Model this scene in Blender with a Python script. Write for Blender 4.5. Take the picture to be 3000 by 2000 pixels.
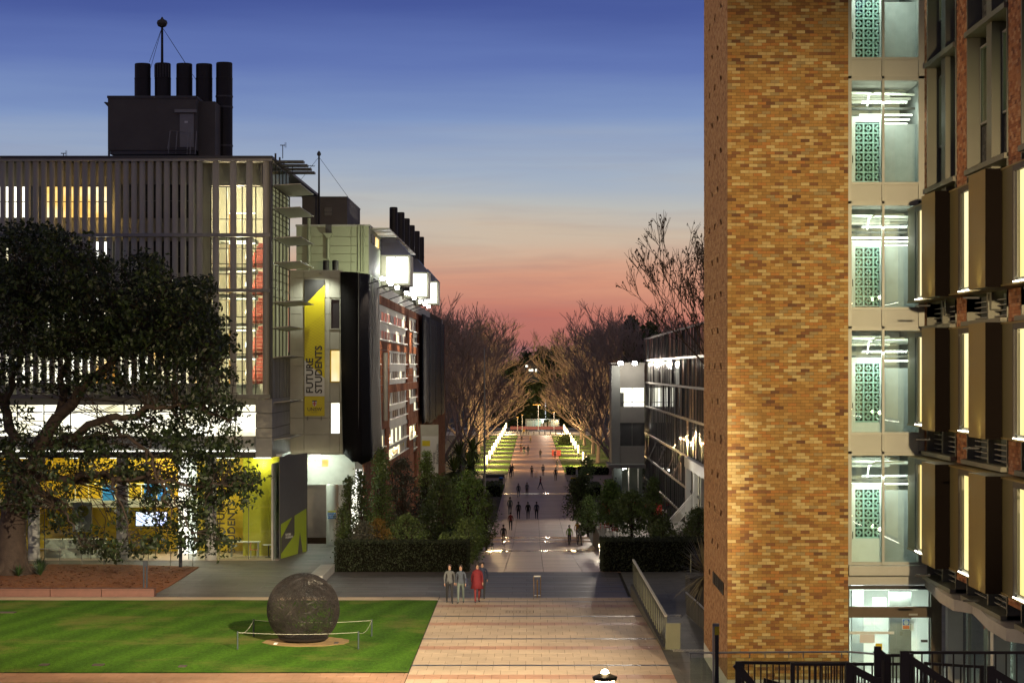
import bpy, bmesh, math, random
from mathutils import Vector, Matrix, Euler
R = math.radians
random.seed(7)
sc = bpy.context.scene
for o in list(bpy.data.objects):
    bpy.data.objects.remove(o)
COL = sc.collection

# ------------------------------------------------------------------ camera
# the plaza is z = 0, the camera stands 10.9 m above it on a terrace and looks along the mall (+Y)
F, CX, CY, H = 7000.0, 1560.0, 1083.0, 10.9
cam_d = bpy.data.cameras.new('camera')
cam = bpy.data.objects.new('camera', cam_d)
COL.objects.link(cam)
cam.location = (0, 0, H)
cam.rotation_euler = (R(90), 0, 0)
cam_d.sensor_width = 36
cam_d.lens = F / 3000 * 36
cam_d.shift_x = (1500 - CX) / 3000
cam_d.shift_y = (CY - 1000) / 3000
cam_d.clip_start = 0.5
cam_d.clip_end = 6000
sc.camera = cam
sc.view_settings.view_transform = 'Standard'
sc.view_settings.look = 'None'
sc.view_settings.gamma = 1
sc.view_settings.use_curve_mapping = False
sc.view_settings.exposure = 0.14
sc.cycles.use_denoising = True
sc.cycles.max_bounces = 6
sc.cycles.diffuse_bounces = 3
sc.cycles.glossy_bounces = 3
sc.cycles.transmission_bounces = 6
sc.cycles.transparent_max_bounces = 10
sc.cycles.caustics_reflective = False
sc.cycles.caustics_refractive = False
sc.cycles.sample_clamp_indirect = 4

# ------------------------------------------------------------------ dusk sky
world = bpy.data.worlds.new('World')
sc.world = world
world.use_nodes = True
nt = world.node_tree
nt.nodes.clear()
N = nt.nodes.new
def L(a, b): nt.links.new(a, b)
out = N('ShaderNodeOutputWorld'); bg = N('ShaderNodeBackground'); L(bg.outputs[0], out.inputs[0])
tc = N('ShaderNodeTexCoord'); sep = N('ShaderNodeSeparateXYZ'); L(tc.outputs['Generated'], sep.inputs[0])
mp = N('ShaderNodeMapping'); mp.inputs['Scale'].default_value = (5.0, 1.2, 62); mp.inputs['Rotation'].default_value = (0, R(3.0), 0)
L(tc.outputs['Generated'], mp.inputs[0])
nz = N('ShaderNodeTexNoise'); nz.inputs['Scale'].default_value = 1.0; nz.inputs['Detail'].default_value = 4; nz.inputs['Roughness'].default_value = .5
L(mp.outputs[0], nz.inputs['Vector'])
m1 = N('ShaderNodeMath'); m1.operation = 'MULTIPLY_ADD'; m1.inputs[1].default_value = .028; m1.inputs[2].default_value = -.014
L(nz.outputs[0], m1.inputs[0])
m2 = N('ShaderNodeMath'); m2.operation = 'ADD'; L(sep.outputs[2], m2.inputs[0]); L(m1.outputs[0], m2.inputs[1])
mr = N('ShaderNodeMapRange'); mr.inputs[1].default_value = -.01; mr.inputs[2].default_value = .99; L(m2.outputs[0], mr.inputs[0])
cr = N('ShaderNodeValToRGB'); L(mr.outputs[0], cr.inputs[0])
def s2l(c): return tuple(((v / 255) / 12.92 if v < 10 else ((v / 255 + .055) / 1.055) ** 2.4) for v in c)
stops = [(1090, (112, 68, 72)), (1010, (152, 94, 92)), (930, (186, 114, 100)), (850, (206, 144, 118)), (770, (203, 165, 140)),
         (690, (196, 178, 158)), (610, (180, 180, 176)), (500, (158, 170, 186)), (350, (122, 144, 186)),
         (180, (92, 112, 170)), (0, (68, 85, 148)), (-700, (68, 76, 120)), (-2200, (84, 81, 92)), (-12000, (92, 85, 84))]
e = cr.color_ramp.elements
while len(e) > 1: e.remove(e[-1])
for i, (y, c) in enumerate(stops):
    p = (math.sin(math.atan((CY - y) / F)) + .01) / 1.0
    el = e[0] if i == 0 else e.new(min(p, 1))
    el.position = max(0, min(p, 1)); el.color = (*s2l(c), 1)
hs = N('ShaderNodeHueSaturation'); hs.inputs['Saturation'].default_value = 1.0
L(cr.outputs[0], hs.inputs['Color'])
mp2 = N('ShaderNodeMapping'); mp2.inputs['Scale'].default_value = (7.0, 1.0, 90); mp2.inputs['Rotation'].default_value = (0, R(7), 0); mp2.inputs['Location'].default_value = (3.3, 0, .4)
L(tc.outputs['Generated'], mp2.inputs[0])
nz2 = N('ShaderNodeTexNoise'); nz2.inputs['Scale'].default_value = 1.0; nz2.inputs['Detail'].default_value = 6; nz2.inputs['Roughness'].default_value = .6; nz2.inputs['Distortion'].default_value = .6
L(mp2.outputs[0], nz2.inputs['Vector'])
cm = N('ShaderNodeValToRGB'); cm.color_ramp.elements[0].position = .47; cm.color_ramp.elements[1].position = .72; L(nz2.outputs[0], cm.inputs[0])
em = N('ShaderNodeValToRGB'); L(sep.outputs[2], em.inputs[0]); ee = em.color_ramp.elements; ee[0].position = .0; ee[0].color = (.9, .9, .9, 1); ee[1].position = .115; ee[1].color = (0, 0, 0, 1)
fm = N('ShaderNodeMath'); fm.operation = 'MULTIPLY'; L(cm.outputs[0], fm.inputs[0]); L(em.outputs[0], fm.inputs[1])
fm2 = N('ShaderNodeMath'); fm2.operation = 'MULTIPLY'; fm2.inputs[1].default_value = .5; L(fm.outputs[0], fm2.inputs[0])
cmx = N('ShaderNodeMix'); cmx.data_type = 'RGBA'; cmx.inputs['B'].default_value = (*s2l((138, 108, 112)), 1); L(fm2.outputs[0], cmx.inputs['Factor']); L(hs.outputs[0], cmx.inputs['A'])
L(cmx.outputs['Result'], bg.inputs[0]); bg.inputs[1].default_value = 1.0

# ------------------------------------------------------------------ helpers
def wx(x, d): return (x - CX) * d / F
def wz(y, d): return H + (CY - y) * d / F
def dg(y, z=0.0): return F * (H - z) / (y - CY)      # distance at which level z shows at row y

def mat(name, col, rough=.6, metal=0.0, var=.18, scale=4.0, bump=0.0, bscale=None, emit=0.0, ecol=None, isl=0.0, spec=.5, stretch=None, trans=0.0, alpha=1.0):
    m = bpy.data.materials.new(name); m.use_nodes = True
    t = m.node_tree; b = t.nodes['Principled BSDF']; n = t.nodes.new; l = t.links.new
    b.inputs['Roughness'].default_value = rough; b.inputs['Metallic'].default_value = metal
    b.inputs['Specular IOR Level'].default_value = spec
    if trans: b.inputs['Transmission Weight'].default_value = trans
    tcn = n('ShaderNodeTexCoord'); src = tcn.outputs['Object']
    if stretch:
        mpn = n('ShaderNodeMapping'); mpn.inputs['Scale'].default_value = stretch; l(src, mpn.inputs[0]); src = mpn.outputs[0]
    nzn = n('ShaderNodeTexNoise'); nzn.inputs['Scale'].default_value = scale; nzn.inputs['Detail'].default_value = 5; nzn.inputs['Roughness'].default_value = .62
    l(src, nzn.inputs['Vector'])
    mix = n('ShaderNodeMix'); mix.data_type = 'RGBA'
    mix.inputs['A'].default_value = (*[max(0, c * (1 - 1.6 * var)) for c in col], 1); mix.inputs['B'].default_value = (*[min(1, c * (1 + 1.6 * var)) for c in col], 1)
    l(nzn.outputs[0], mix.inputs['Factor']); c_out = mix.outputs['Result']
    if isl:
        g = n('ShaderNodeNewGeometry'); oi = n('ShaderNodeObjectInfo')
        a = n('ShaderNodeMath'); a.operation = 'ADD'; l(g.outputs['Random Per Island'], a.inputs[0]); l(oi.outputs['Random'], a.inputs[1])
        fr = n('ShaderNodeMath'); fr.operation = 'FRACT'; l(a.outputs[0], fr.inputs[0])
        mr_ = n('ShaderNodeMapRange'); mr_.inputs[3].default_value = 1 - isl; mr_.inputs[4].default_value = 1 + isl; l(fr.outputs[0], mr_.inputs[0])
        vm = n('ShaderNodeVectorMath'); vm.operation = 'SCALE'; l(c_out, vm.inputs[0]); l(mr_.outputs[0], vm.inputs['Scale']); c_out = vm.outputs[0]
    l(c_out, b.inputs['Base Color'])
    if bump:
        nb = n('ShaderNodeTexNoise'); nb.inputs['Scale'].default_value = bscale or scale * 6; nb.inputs['Detail'].default_value = 4
        l(src, nb.inputs['Vector'])
        bp = n('ShaderNodeBump'); bp.inputs['Strength'].default_value = bump; bp.inputs['Distance'].default_value = .05
        l(nb.outputs[0], bp.inputs['Height']); l(bp.outputs[0], b.inputs['Normal'])
    if emit:
        b.inputs['Emission Color'].default_value = (*(ecol or col), 1); b.inputs['Emission Strength'].default_value = emit
    if alpha < 1: b.inputs['Alpha'].default_value = alpha
    return m

def ramp_mat(name, cols, rough=.8, bump=.3, scale=30, var=.25, spec=.3):
    """pieces that differ from one another: a colour picked per piece"""
    m = mat(name, (.5, .5, .5), rough, var=var, scale=scale, bump=bump, bscale=scale * 2, spec=spec)
    t = m.node_tree; n = t.nodes.new; l = t.links.new; b = t.nodes['Principled BSDF']
    old = b.inputs['Base Color'].links[0].from_socket
    g = n('ShaderNodeNewGeometry'); oi = n('ShaderNodeObjectInfo')
    a = n('ShaderNodeMath'); a.operation = 'ADD'; l(g.outputs['Random Per Island'], a.inputs[0]); l(oi.outputs['Random'], a.inputs[1])
    fr = n('ShaderNodeMath'); fr.operation = 'FRACT'; l(a.outputs[0], fr.inputs[0])
    r = n('ShaderNodeValToRGB'); r.color_ramp.interpolation = 'CONSTANT'; l(fr.outputs[0], r.inputs[0])
    e = r.color_ramp.elements
    while len(e) > 1: e.remove(e[-1])
    tot = sum(w for w, c in cols); p = 0
    for i, (w, c) in enumerate(cols):
        el = e[0] if i == 0 else e.new(p / tot)
        el.position = p / tot; el.color = (*c, 1); p += w
    mx = n('ShaderNodeMix'); mx.data_type = 'RGBA'; mx.blend_type = 'MULTIPLY'; mx.inputs['Factor'].default_value = 1
    sc2 = n('ShaderNodeVectorMath'); sc2.operation = 'SCALE'; sc2.inputs['Scale'].default_value = 2.0; l(old, sc2.inputs[0])
    l(r.outputs[0], mx.inputs['A']); l(sc2.outputs[0], mx.inputs['B']); l(mx.outputs['Result'], b.inputs['Base Color'])
    return m

def emi(name, col, s):
    m = bpy.data.materials.new(name); m.use_nodes = True
    t = m.node_tree; t.nodes.clear()
    o = t.nodes.new('ShaderNodeOutputMaterial'); e_ = t.nodes.new('ShaderNodeEmission')
    e_.inputs[0].default_value = (*col, 1); e_.inputs[1].default_value = s
    t.links.new(e_.outputs[0], o.inputs[0]); return m

def emi_room(name, cols, s, stretch=(1, 1, 1), scale=1.0):
    """a lit room seen through glass: uneven light from blinds, walls and furniture"""
    m = bpy.data.materials.new(name); m.use_nodes = True
    t = m.node_tree; t.nodes.clear(); n = t.nodes.new
    o = n('ShaderNodeOutputMaterial'); e_ = n('ShaderNodeEmission'); tcn = n('ShaderNodeTexCoord'); mpn = n('ShaderNodeMapping')
    mpn.inputs['Scale'].default_value = stretch
    v = n('ShaderNodeTexNoise'); v.inputs['Scale'].default_value = scale; v.inputs['Detail'].default_value = 3
    r = n('ShaderNodeValToRGB'); e = r.color_ramp.elements
    while len(e) > 1: e.remove(e[-1])
    for i, c in enumerate(cols):
        el = e[0] if i == 0 else e.new(.3 + .4 * i / (len(cols) - 1)); el.position = .3 + .4 * i / (len(cols) - 1); el.color = (*c, 1)
    l = t.links.new
    l(tcn.outputs['Object'], mpn.inputs[0]); l(mpn.outputs[0], v.inputs['Vector']); l(v.outputs[0], r.inputs[0]); l(r.outputs[0], e_.inputs[0])
    e_.inputs[1].default_value = s; l(e_.outputs[0], o.inputs[0]); return m

def glass(name, tint=(.9, .95, .93), refl=.12, rough=.02):
    """thin pane: mostly see-through, mirrors more at grazing angles"""
    m = bpy.data.materials.new(name); m.use_nodes = True
    t = m.node_tree; t.nodes.clear(); n = t.nodes.new; l = t.links.new
    o = n('ShaderNodeOutputMaterial'); a = n('ShaderNodeBsdfTransparent'); g = n('ShaderNodeBsdfGlossy'); mx = n('ShaderNodeMixShader')
    a.inputs[0].default_value = (*tint, 1); g.inputs['Roughness'].default_value = rough
    lw = n('ShaderNodeLayerWeight'); lw.inputs[0].default_value = .25
    mrn = n('ShaderNodeMapRange'); mrn.inputs[3].default_value = refl * .5; mrn.inputs[4].default_value = min(1, refl * 5)
    l(lw.outputs['Fresnel'], mrn.inputs[0]); l(mrn.outputs[0], mx.inputs[0]); l(a.outputs[0], mx.inputs[1]); l(g.outputs[0], mx.inputs[2]); l(mx.outputs[0], o.inputs[0])
    return m

class MB:
    def __init__(s): s.v = []; s.f = []; s.m = []
    def face(s, pts, mi=0):
        k = len(s.v); s.v += [tuple(p) for p in pts]; s.f.append(tuple(range(k, k + len(pts)))); s.m.append(mi)
    def box(s, x0, x1, y0, y1, z0, z1, mi=0, M=None):
        if x0 > x1: x0, x1 = x1, x0
        if y0 > y1: y0, y1 = y1, y0
        if z0 > z1: z0, z1 = z1, z0
        k = len(s.v)
        p = [(x0, y0, z0), (x1, y0, z0), (x1, y1, z0), (x0, y1, z0), (x0, y0, z1), (x1, y0, z1), (x1, y1, z1), (x0, y1, z1)]
        if M is not None: p = [tuple(M @ Vector(q)) for q in p]
        s.v += p
        for q in ((0, 3, 2, 1), (4, 5, 6, 7), (0, 1, 5, 4), (1, 2, 6, 5), (2, 3, 7, 6), (3, 0, 4, 7)):
            s.f.append(tuple(k + i for i in q)); s.m.append(mi)
        return s
    def prism(s, poly, axis, a, b, mi=0):
        """extrude a 2-D polygon along an axis: x -> (y,z), y -> (x,z), z -> (x,y)"""
        def P(u, v, w): return {'x': (w, u, v), 'y': (u, w, v), 'z': (u, v, w)}[axis]
        k = len(s.v); n = len(poly)
        s.v += [P(u, v, a) for u, v in poly] + [P(u, v, b) for u, v in poly]
        s.f.append(tuple(range(k, k + n))[::-1]); s.m.append(mi); s.f.append(tuple(range(k + n, k + 2 * n))); s.m.append(mi)
        for i in range(n):
            j = (i + 1) % n; s.f.append((k + i, k + j, k + n + j, k + n + i)); s.m.append(mi)
        return s
    def tube(s, pts, rad, n=8, mi=0, cap=True):
        pts = [Vector(p) for p in pts]
        if not hasattr(rad, '__len__'): rad = [rad] * len(pts)
        k0 = len(s.v); ref = None
        for i, p in enumerate(pts):
            t = (pts[min(i + 1, len(pts) - 1)] - pts[max(i - 1, 0)])
            if t.length < 1e-9: t = Vector((0, 0, 1))
            t.normalize()
            if ref is None: ref = Vector((1, 0, 0)) if abs(t.x) < .8 else Vector((0, 1, 0))
            u = t.cross(ref); u = u.normalized() if u.length > 1e-6 else Vector((1, 0, 0)); w = t.cross(u); ref = -w if False else ref
            for j in range(n):
                a = 2 * math.pi * j / n; q = p + (u * math.cos(a) + w * math.sin(a)) * rad[i]; s.v.append((q.x, q.y, q.z))
        for i in range(len(pts) - 1):
            for j in range(n):
                a = k0 + i * n + j; b = k0 + i * n + (j + 1) % n; s.f.append((a, b, b + n, a + n)); s.m.append(mi)
        if cap and n > 2:
            s.f.append(tuple(k0 + j for j in range(n))[::-1]); s.m.append(mi)
            e0 = k0 + (len(pts) - 1) * n; s.f.append(tuple(e0 + j for j in range(n))); s.m.append(mi)
        return s
    def lathe(s, prof, c=(0, 0, 0), n=16, mi=0):
        k = len(s.v)
        for r, z in prof:
            for j in range(n):
                a = 2 * math.pi * j / n; s.v.append((c[0] + r * math.cos(a), c[1] + r * math.sin(a), c[2] + z))
        for i in range(len(prof) - 1):
            for j in range(n):
                a = k + i * n + j; b = k + i * n + (j + 1) % n; s.f.append((a, b, b + n, a + n)); s.m.append(mi)
        s.f.append(tuple(k + j for j in range(n))[::-1]); s.m.append(mi)
        e0 = k + (len(prof) - 1) * n; s.f.append(tuple(e0 + j for j in range(n))); s.m.append(mi)
        return s
    def mesh(s, name, mats, smooth=False):
        me = bpy.data.meshes.new(name); me.from_pydata(s.v, [], s.f)
        if not isinstance(mats, (list, tuple)): mats = [mats]
        for m in mats: me.materials.append(m)
        if len(mats) > 1: me.polygons.foreach_set('material_index', s.m)
        if smooth: me.polygons.foreach_set('use_smooth', [True] * len(s.f))
        me.update(); return me
    def build(s, name, mats, parent=None, smooth=False, loc=None, kind=None):
        o = bpy.data.objects.new(name, s.mesh(name, mats, smooth)); COL.objects.link(o)
        if parent is not None:
            o.parent = parent
            if loc is None: o.location = -Vector(OFF.get(parent.name, (0, 0, 0)))   # geometry was given in world coordinates
            else: o.location = loc
        elif loc is not None: o.location = loc
        if kind: o['kind'] = kind
        return o
OFF = {}      # world position of each Empty, so that children may be written in world coordinates
def world_of(o):
    p = Vector(o.location)
    while o.parent is not None: o = o.parent; p += Vector(o.location)
    return p
def thing(name, label, cat, loc=(0, 0, 0), group=None, rz=0.0):
    o = bpy.data.objects.new(name, None); COL.objects.link(o); o.location = loc; o.rotation_euler.z = rz; o.empty_display_size = .3
    OFF[o.name] = tuple(loc)
    return tag(o, label, cat, group)
def tag(o, label, cat, group=None):
    o['label'] = label; o['category'] = cat
    if group: o['group'] = group
    return o
def struct(o): o['kind'] = 'structure'; return o
def part(name, mats, parent, *boxes, **k):
    """boxes in world coordinates, one mesh, parented (parent may itself be a part)"""
    b = MB()
    for q in boxes: b.box(*q)
    return place(b, name, mats, parent, **k)
def place(b, name, mats, parent, smooth=False, kind=None):
    o = bpy.data.objects.new(name, b.mesh(name, mats, smooth)); COL.objects.link(o)
    if parent is not None:
        o.parent = parent; o.location = -world_of(parent)
    if kind: o['kind'] = kind
    return o
def inst(me, name, parent, loc, rot=None, scale=None):
    o = bpy.data.objects.new(name, me); COL.objects.link(o); o.parent = parent
    o.location = Vector(loc) - (world_of(parent) if parent else Vector())
    if rot: o.rotation_euler = rot
    if scale: o.scale = scale
    return o
def copy_tree(o, parent=None):
    c = o.copy(); COL.objects.link(c); c.parent = parent
    if parent is None: OFF[c.name] = tuple(o.location)
    for ch in o.children: copy_tree(ch, c)
    return c
def text(name, body, size, m, parent, loc, rot, align='LEFT', bold=.0, sx=1.0, spacing=1.0):
    cu = bpy.data.curves.new(name, 'FONT'); cu.body = body; cu.size = size; cu.align_x = align; cu.extrude = .004; cu.offset = bold; cu.space_character = spacing; cu.space_line = .95
    cu.resolution_u = 3
    to = bpy.data.objects.new('tmp_text', cu); COL.objects.link(to)
    me = bpy.data.meshes.new_from_object(to.evaluated_get(bpy.context.evaluated_depsgraph_get()))
    bpy.data.objects.remove(to); me.materials.clear(); me.materials.append(m); me.name = name
    return inst(me, name, parent, loc, rot, (sx, 1, 1))
def light(name, kind, loc, power, col, parent=None, size=.3, aim=None, angle=90, blend=.5):
    ld = bpy.data.lights.new(name, kind); ld.energy = power; ld.color = col
    if kind in ('POINT', 'SPOT'): ld.shadow_soft_size = size
    if kind == 'SPOT': ld.spot_size = R(angle); ld.spot_blend = blend
    if kind == 'AREA': ld.size = size
    o = bpy.data.objects.new(name, ld); COL.objects.link(o)
    if parent: o.parent = parent; o.location = Vector(loc) - world_of(parent)
    else: o.location = loc
    if aim is not None: o.rotation_euler = (Vector(aim) - Vector(loc)).to_track_quat('-Z', 'Y').to_euler()
    return o

WARM = (1.0, .74, .42); COOL = (.92, 1.0, .90); NEUT = (1.0, .9, .72)
# ------------------------------------------------------------------ shared materials
M = {}
M['concrete'] = mat('concrete', (.40, .40, .36), .8, var=.2, scale=1.2, bump=.15)
M['concrete_pale'] = mat('concrete_pale', (.52, .52, .46), .75, var=.12, scale=1.0, bump=.1)
M['grey_metal'] = mat('grey_metal', (.28, .28, .25), .45, .3, var=.1, scale=2)
M['dark_metal'] = mat('dark_metal', (.05, .047, .042), .5, .3, var=.2, scale=3)
M['black'] = mat('black', (.012, .011, .011), .6, var=.2)
M['bronze'] = mat('bronze', (.10, .075, .05), .45, .5, var=.15, scale=3)
M['white_paint'] = mat('white_paint', (.75, .75, .70), .5, var=.06, scale=2)
M['glass'] = glass('glass')
M['room_warm'] = emi_room('room_warm', [(1, .62, .2), (1, .78, .36), (1, .9, .62)], 1.0, (1, 1, .5), .9)
M['room_white'] = emi_room('room_white', [(.85, .82, .6), (1, .97, .8), (1, 1, .94)], 2.2, (1, 1, .6), .8)
M['tube_light'] = emi('tube_light', (1, .97, .86), 5)
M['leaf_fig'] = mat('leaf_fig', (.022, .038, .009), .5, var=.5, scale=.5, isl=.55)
M['leaf_dark'] = mat('leaf_dark', (.075, .11, .03), .5, var=.5, scale=.6, isl=.45)
M['leaf_mid'] = mat('leaf_mid', (.13, .19, .05), .5, var=.5, scale=.8, isl=.45)
M['leaf_light'] = mat('leaf_light', (.15, .24, .055), .42, var=.4, scale=.8, isl=.4)
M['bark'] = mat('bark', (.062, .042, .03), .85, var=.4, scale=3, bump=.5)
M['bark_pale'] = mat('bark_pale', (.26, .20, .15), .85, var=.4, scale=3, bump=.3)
# ------------------------------------------------------------------ terrain: level plaza, then the mall falls away from the camera
PROF = [(-200, 0), (129, 0), (190, -3.05), (241, -4.1), (601, -5.6), (720, -5.9), (4000, -6.5)]
def prof(d):
    for (a, za), (b, zb) in zip(PROF, PROF[1:]):
        if d <= b: return za + (zb - za) * (d - a) / (b - a)
    return PROF[-1][1]
def dprof(y):
    lo, hi = 60.0, 3000.0
    for _ in range(60):
        m_ = (lo + hi) / 2
        if CY + F * (H - prof(m_)) / m_ > y: lo = m_
        else: hi = m_
    return lo
M['soil'] = mat('soil', (.05, .045, .03), .95, var=.4, scale=.4, bump=.4)
b = MB()
ds = [-150, 60, 100, 129, 150, 170, 190, 215, 241, 300, 400, 500, 601, 720, 1200, 2500, 4000]
xs = [-1500, -300, -60, -12, 0, 12, 60, 300, 1500]
for i in range(len(ds) - 1):
    for j in range(len(xs) - 1):
        b.face([(xs[j], ds[i], prof(ds[i]) - .06), (xs[j + 1], ds[i], prof(ds[i]) - .06), (xs[j + 1], ds[i + 1], prof(ds[i + 1]) - .06), (xs[j], ds[i + 1], prof(ds[i + 1]) - .06)])
struct(b.build('ground', M['soil']))

def pave(name, x0, x1, d0, d1, px, pd, m, joint_m, z=.0, bond=.5, gap=.012, limit=300, skip=None, rowcol=None, near_first=True):
    """a paved surface: joint bed, and pavers proud of it (the largest-showing 300 are objects of their own)"""
    root = struct(part(name, joint_m, None, (x0, x1, d0, d1, z - .06, z - .012)))
    nr = max(1, round((d1 - d0) / pd)); pdd = (d1 - d0) / nr
    meshes = {}; rest = {}; n = 0
    for r in range(nr):
        y0 = d0 + r * pdd
        mm = rowcol(r) if rowcol else m
        off = (r % 2) * bond * px + (0 if bond else 0)
        x = x0 - off
        while x < x1 - 1e-6:
            a, c = max(x, x0), min(x + px, x1); x += px
            if c - a < .05: continue
            zz = z + random.uniform(-.002, .002)
            key = (round(c - a, 3), mm.name)
            if n < limit and (near_first):
                if key not in meshes:
                    w = c - a
                    meshes[key] = MB().box(-w / 2 + gap / 2, w / 2 - gap / 2, -pdd / 2 + gap / 2, pdd / 2 - gap / 2, -.05, 0).mesh('paver', mm)
                inst(meshes[key], 'paver', root, ((a + c) / 2, y0 + pdd / 2, zz)); n += 1
            else:
                rest.setdefault(mm.name, [mm, MB()])[1].box(a + gap / 2, c - gap / 2, y0 + gap / 2, y0 + pdd - gap / 2, z - .05, zz)
    for mm, mb in rest.values():
        place(mb, 'pavers', mm, root, kind='stuff')
    return root

M['joint'] = mat('joint', (.05, .04, .03), .9, var=.3, scale=2)
M['beige_paver'] = mat('beige_paver', (.52, .40, .27), .6, var=.10, scale=2.5, bump=.05, isl=.07)
def stains(m, amt=.35, sc_=.22):
    t = m.node_tree; n = t.nodes.new; l = t.links.new; bs = t.nodes['Principled BSDF']; old = bs.inputs['Base Color'].links[0].from_socket
    g = n('ShaderNodeNewGeometry'); nz_ = n('ShaderNodeTexNoise'); nz_.inputs['Scale'].default_value = sc_; nz_.inputs['Detail'].default_value = 8; nz_.inputs['Roughness'].default_value = .7; l(g.outputs['Position'], nz_.inputs['Vector'])
    r_ = n('ShaderNodeValToRGB'); r_.color_ramp.elements[0].position = .35; r_.color_ramp.elements[1].position = .65; r_.color_ramp.elements[0].color = (1 - amt, 1 - amt, 1 - amt * 1.05, 1); r_.color_ramp.elements[1].color = (1.06, 1.05, 1.03, 1); l(nz_.outputs[0], r_.inputs[0])
    mx = n('ShaderNodeMix'); mx.data_type = 'RGBA'; mx.blend_type = 'MULTIPLY'; mx.inputs['Factor'].default_value = 1; l(old, mx.inputs['A']); l(r_.outputs[0], mx.inputs['B']); l(mx.outputs['Result'], bs.inputs['Base Color'])
stains(M['beige_paver'], .28)
M['rose_paver'] = mat('rose_paver', (.44, .25, .15), .5, var=.10, scale=2.5, bump=.05, isl=.06)
M['dark_paver'] = mat('dark_paver', (.10, .088, .085), .55, var=.18, scale=1.5, bump=.08, isl=.14)
M['plaza_paver'] = mat('plaza_paver', (.16, .145, .125), .6, var=.16, scale=1.5, bump=.08, isl=.16)
M['green_paver'] = mat('green_paver', (.15, .15, .125), .6, var=.16, scale=1.5, bump=.08, isl=.1)
M['drain'] = mat('drain', (.03, .035, .03), .4, .5, var=.2)
for k_ in ('rose_paver', 'dark_paver', 'plaza_paver', 'green_paver'): stains(M[k_], .4)
# beige walk between the lawn and the railing: four drains, a rose row in each field
D_LINES = [79.0, 88.2, 96.9, 105.8, 112.4, 114.6]
for k, (a, c) in enumerate(zip(D_LINES, D_LINES[1:])):
    nrow = max(1, round((c - a) / 1.25))
    pave('beige_paving', -4.45, 5.05, a + .2, c - .2, .60, (c - a) / nrow, M['beige_paver'], M['joint'], z=.012, limit=75,
         rowcol=lambda r, n=nrow: M['rose_paver'] if r == n // 2 + 1 else M['beige_paver'])
    tag(part('drain_channel', M['drain'], None, (-4.45, 5.05, c - .19, c + .19, -.05, .010)), 'long slotted dark drain set across the beige paving', 'drain', 'drains across the beige walk')
# dark cross path in front of the hedges
pave('cross_path', -36, 4.6, 114.75, 129.0, 2.1, 1.42, M['dark_paver'], M['joint'], z=.0, limit=230, bond=.33)
pave('side_path', 4.75, 22, 82.0, 129.0, 1.2, 1.2, M['green_paver'], M['joint'], z=.0, limit=220)
pave('plaza_paving', -36, -10.9, 129.05, 150.0, 1.4, 1.0, M['plaza_paver'], M['joint'], z=.0, limit=280)
for y in (1688, 1706, 1717, 1731):
    d = dg(y)
    tag(part('drain_channel', M['drain'], None, (-13.5, 4.6, d - .2, d + .2, -.04, .006)), 'narrow dark drain running across the grey cross path', 'drain', 'drains across the cross path')
# lawn, its borders and the strip of lawn below
def lawn_mat(name, dry=True):
    m = mat(name, (.05, .125, .008), .95, var=.45, scale=9, bump=.9, bscale=26, stretch=(1, .35, 1), spec=.1)
    t = m.node_tree; n = t.nodes.new; l = t.links.new; bs = t.nodes['Principled BSDF']
    old = bs.inputs['Base Color'].links[0].from_socket
    tcn = n('ShaderNodeTexCoord'); mpn = n('ShaderNodeMapping'); mpn.inputs['Scale'].default_value = (.35, .16, 1); mpn.inputs['Rotation'].default_value = (0, 0, R(20)); l(tcn.outputs['Object'], mpn.inputs[0])
    wv = n('ShaderNodeTexWave'); wv.inputs['Scale'].default_value = .55; wv.inputs['Distortion'].default_value = 2.5; l(mpn.outputs[0], wv.inputs['Vector'])
    mx = n('ShaderNodeMix'); mx.data_type = 'RGBA'; mx.blend_type = 'MULTIPLY'; mx.inputs['Factor'].default_value = 1
    cr_ = n('ShaderNodeValToRGB'); cr_.color_ramp.elements[0].color = (.78, .80, .75, 1); cr_.color_ramp.elements[1].color = (1.15, 1.1, 1, 1); l(wv.outputs[0], cr_.inputs[0])
    l(old, mx.inputs['A']); l(cr_.outputs[0], mx.inputs['B'])
    p = n('ShaderNodeTexNoise'); p.inputs['Scale'].default_value = .16; p.inputs['Detail'].default_value = 7; p.inputs['Roughness'].default_value = .68; l(tcn.outputs['Object'], p.inputs['Vector'])
    r2 = n('ShaderNodeValToRGB'); r2.color_ramp.elements[0].position = .50; r2.color_ramp.elements[1].position = .72; l(p.outputs[0], r2.inputs[0])
    m3 = n('ShaderNodeMix'); m3.data_type = 'RGBA'; l(r2.outputs[0], m3.inputs['Factor']); l(mx.outputs['Result'], m3.inputs['A']); m3.inputs['B'].default_value = (.16, .15, .04, 1)
    l(m3.outputs['Result'], bs.inputs['Base Color']); return m
M['lawn'] = lawn_mat('lawn_grass')
def lawn(name, x0, x1, d0, d1, z=.02, zfun=None):
    b = MB(); nx = max(2, int((x1 - x0) / 1.5)); ny = max(2, int((d1 - d0) / 3))
    P = [[(x0 + (x1 - x0) * i / nx, d0 + (d1 - d0) * j / ny) for i in range(nx + 1)] for j in range(ny + 1)]
    q = lambda p: (p[0], p[1], (zfun(p[1]) if zfun else 0) + z + random.Random(hash((round(p[0], 2), round(p[1], 2)))).uniform(-.01, .01))
    k = {}
    for j in range(ny + 1):
        for i in range(nx + 1): k[i, j] = len(b.v); b.v.append(q(P[j][i]))
    for j in range(ny):
        for i in range(nx): b.f.append((k[i, j], k[i + 1, j], k[i + 1, j + 1], k[i, j + 1])); b.m.append(0)
    return struct(b.build(name, M['lawn'], smooth=True))
lawn('lawn', -40, -4.47, 85.9, 112.9, .035)
lawn('lawn', -40, -4.47, 70, 83.0, .035)
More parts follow.
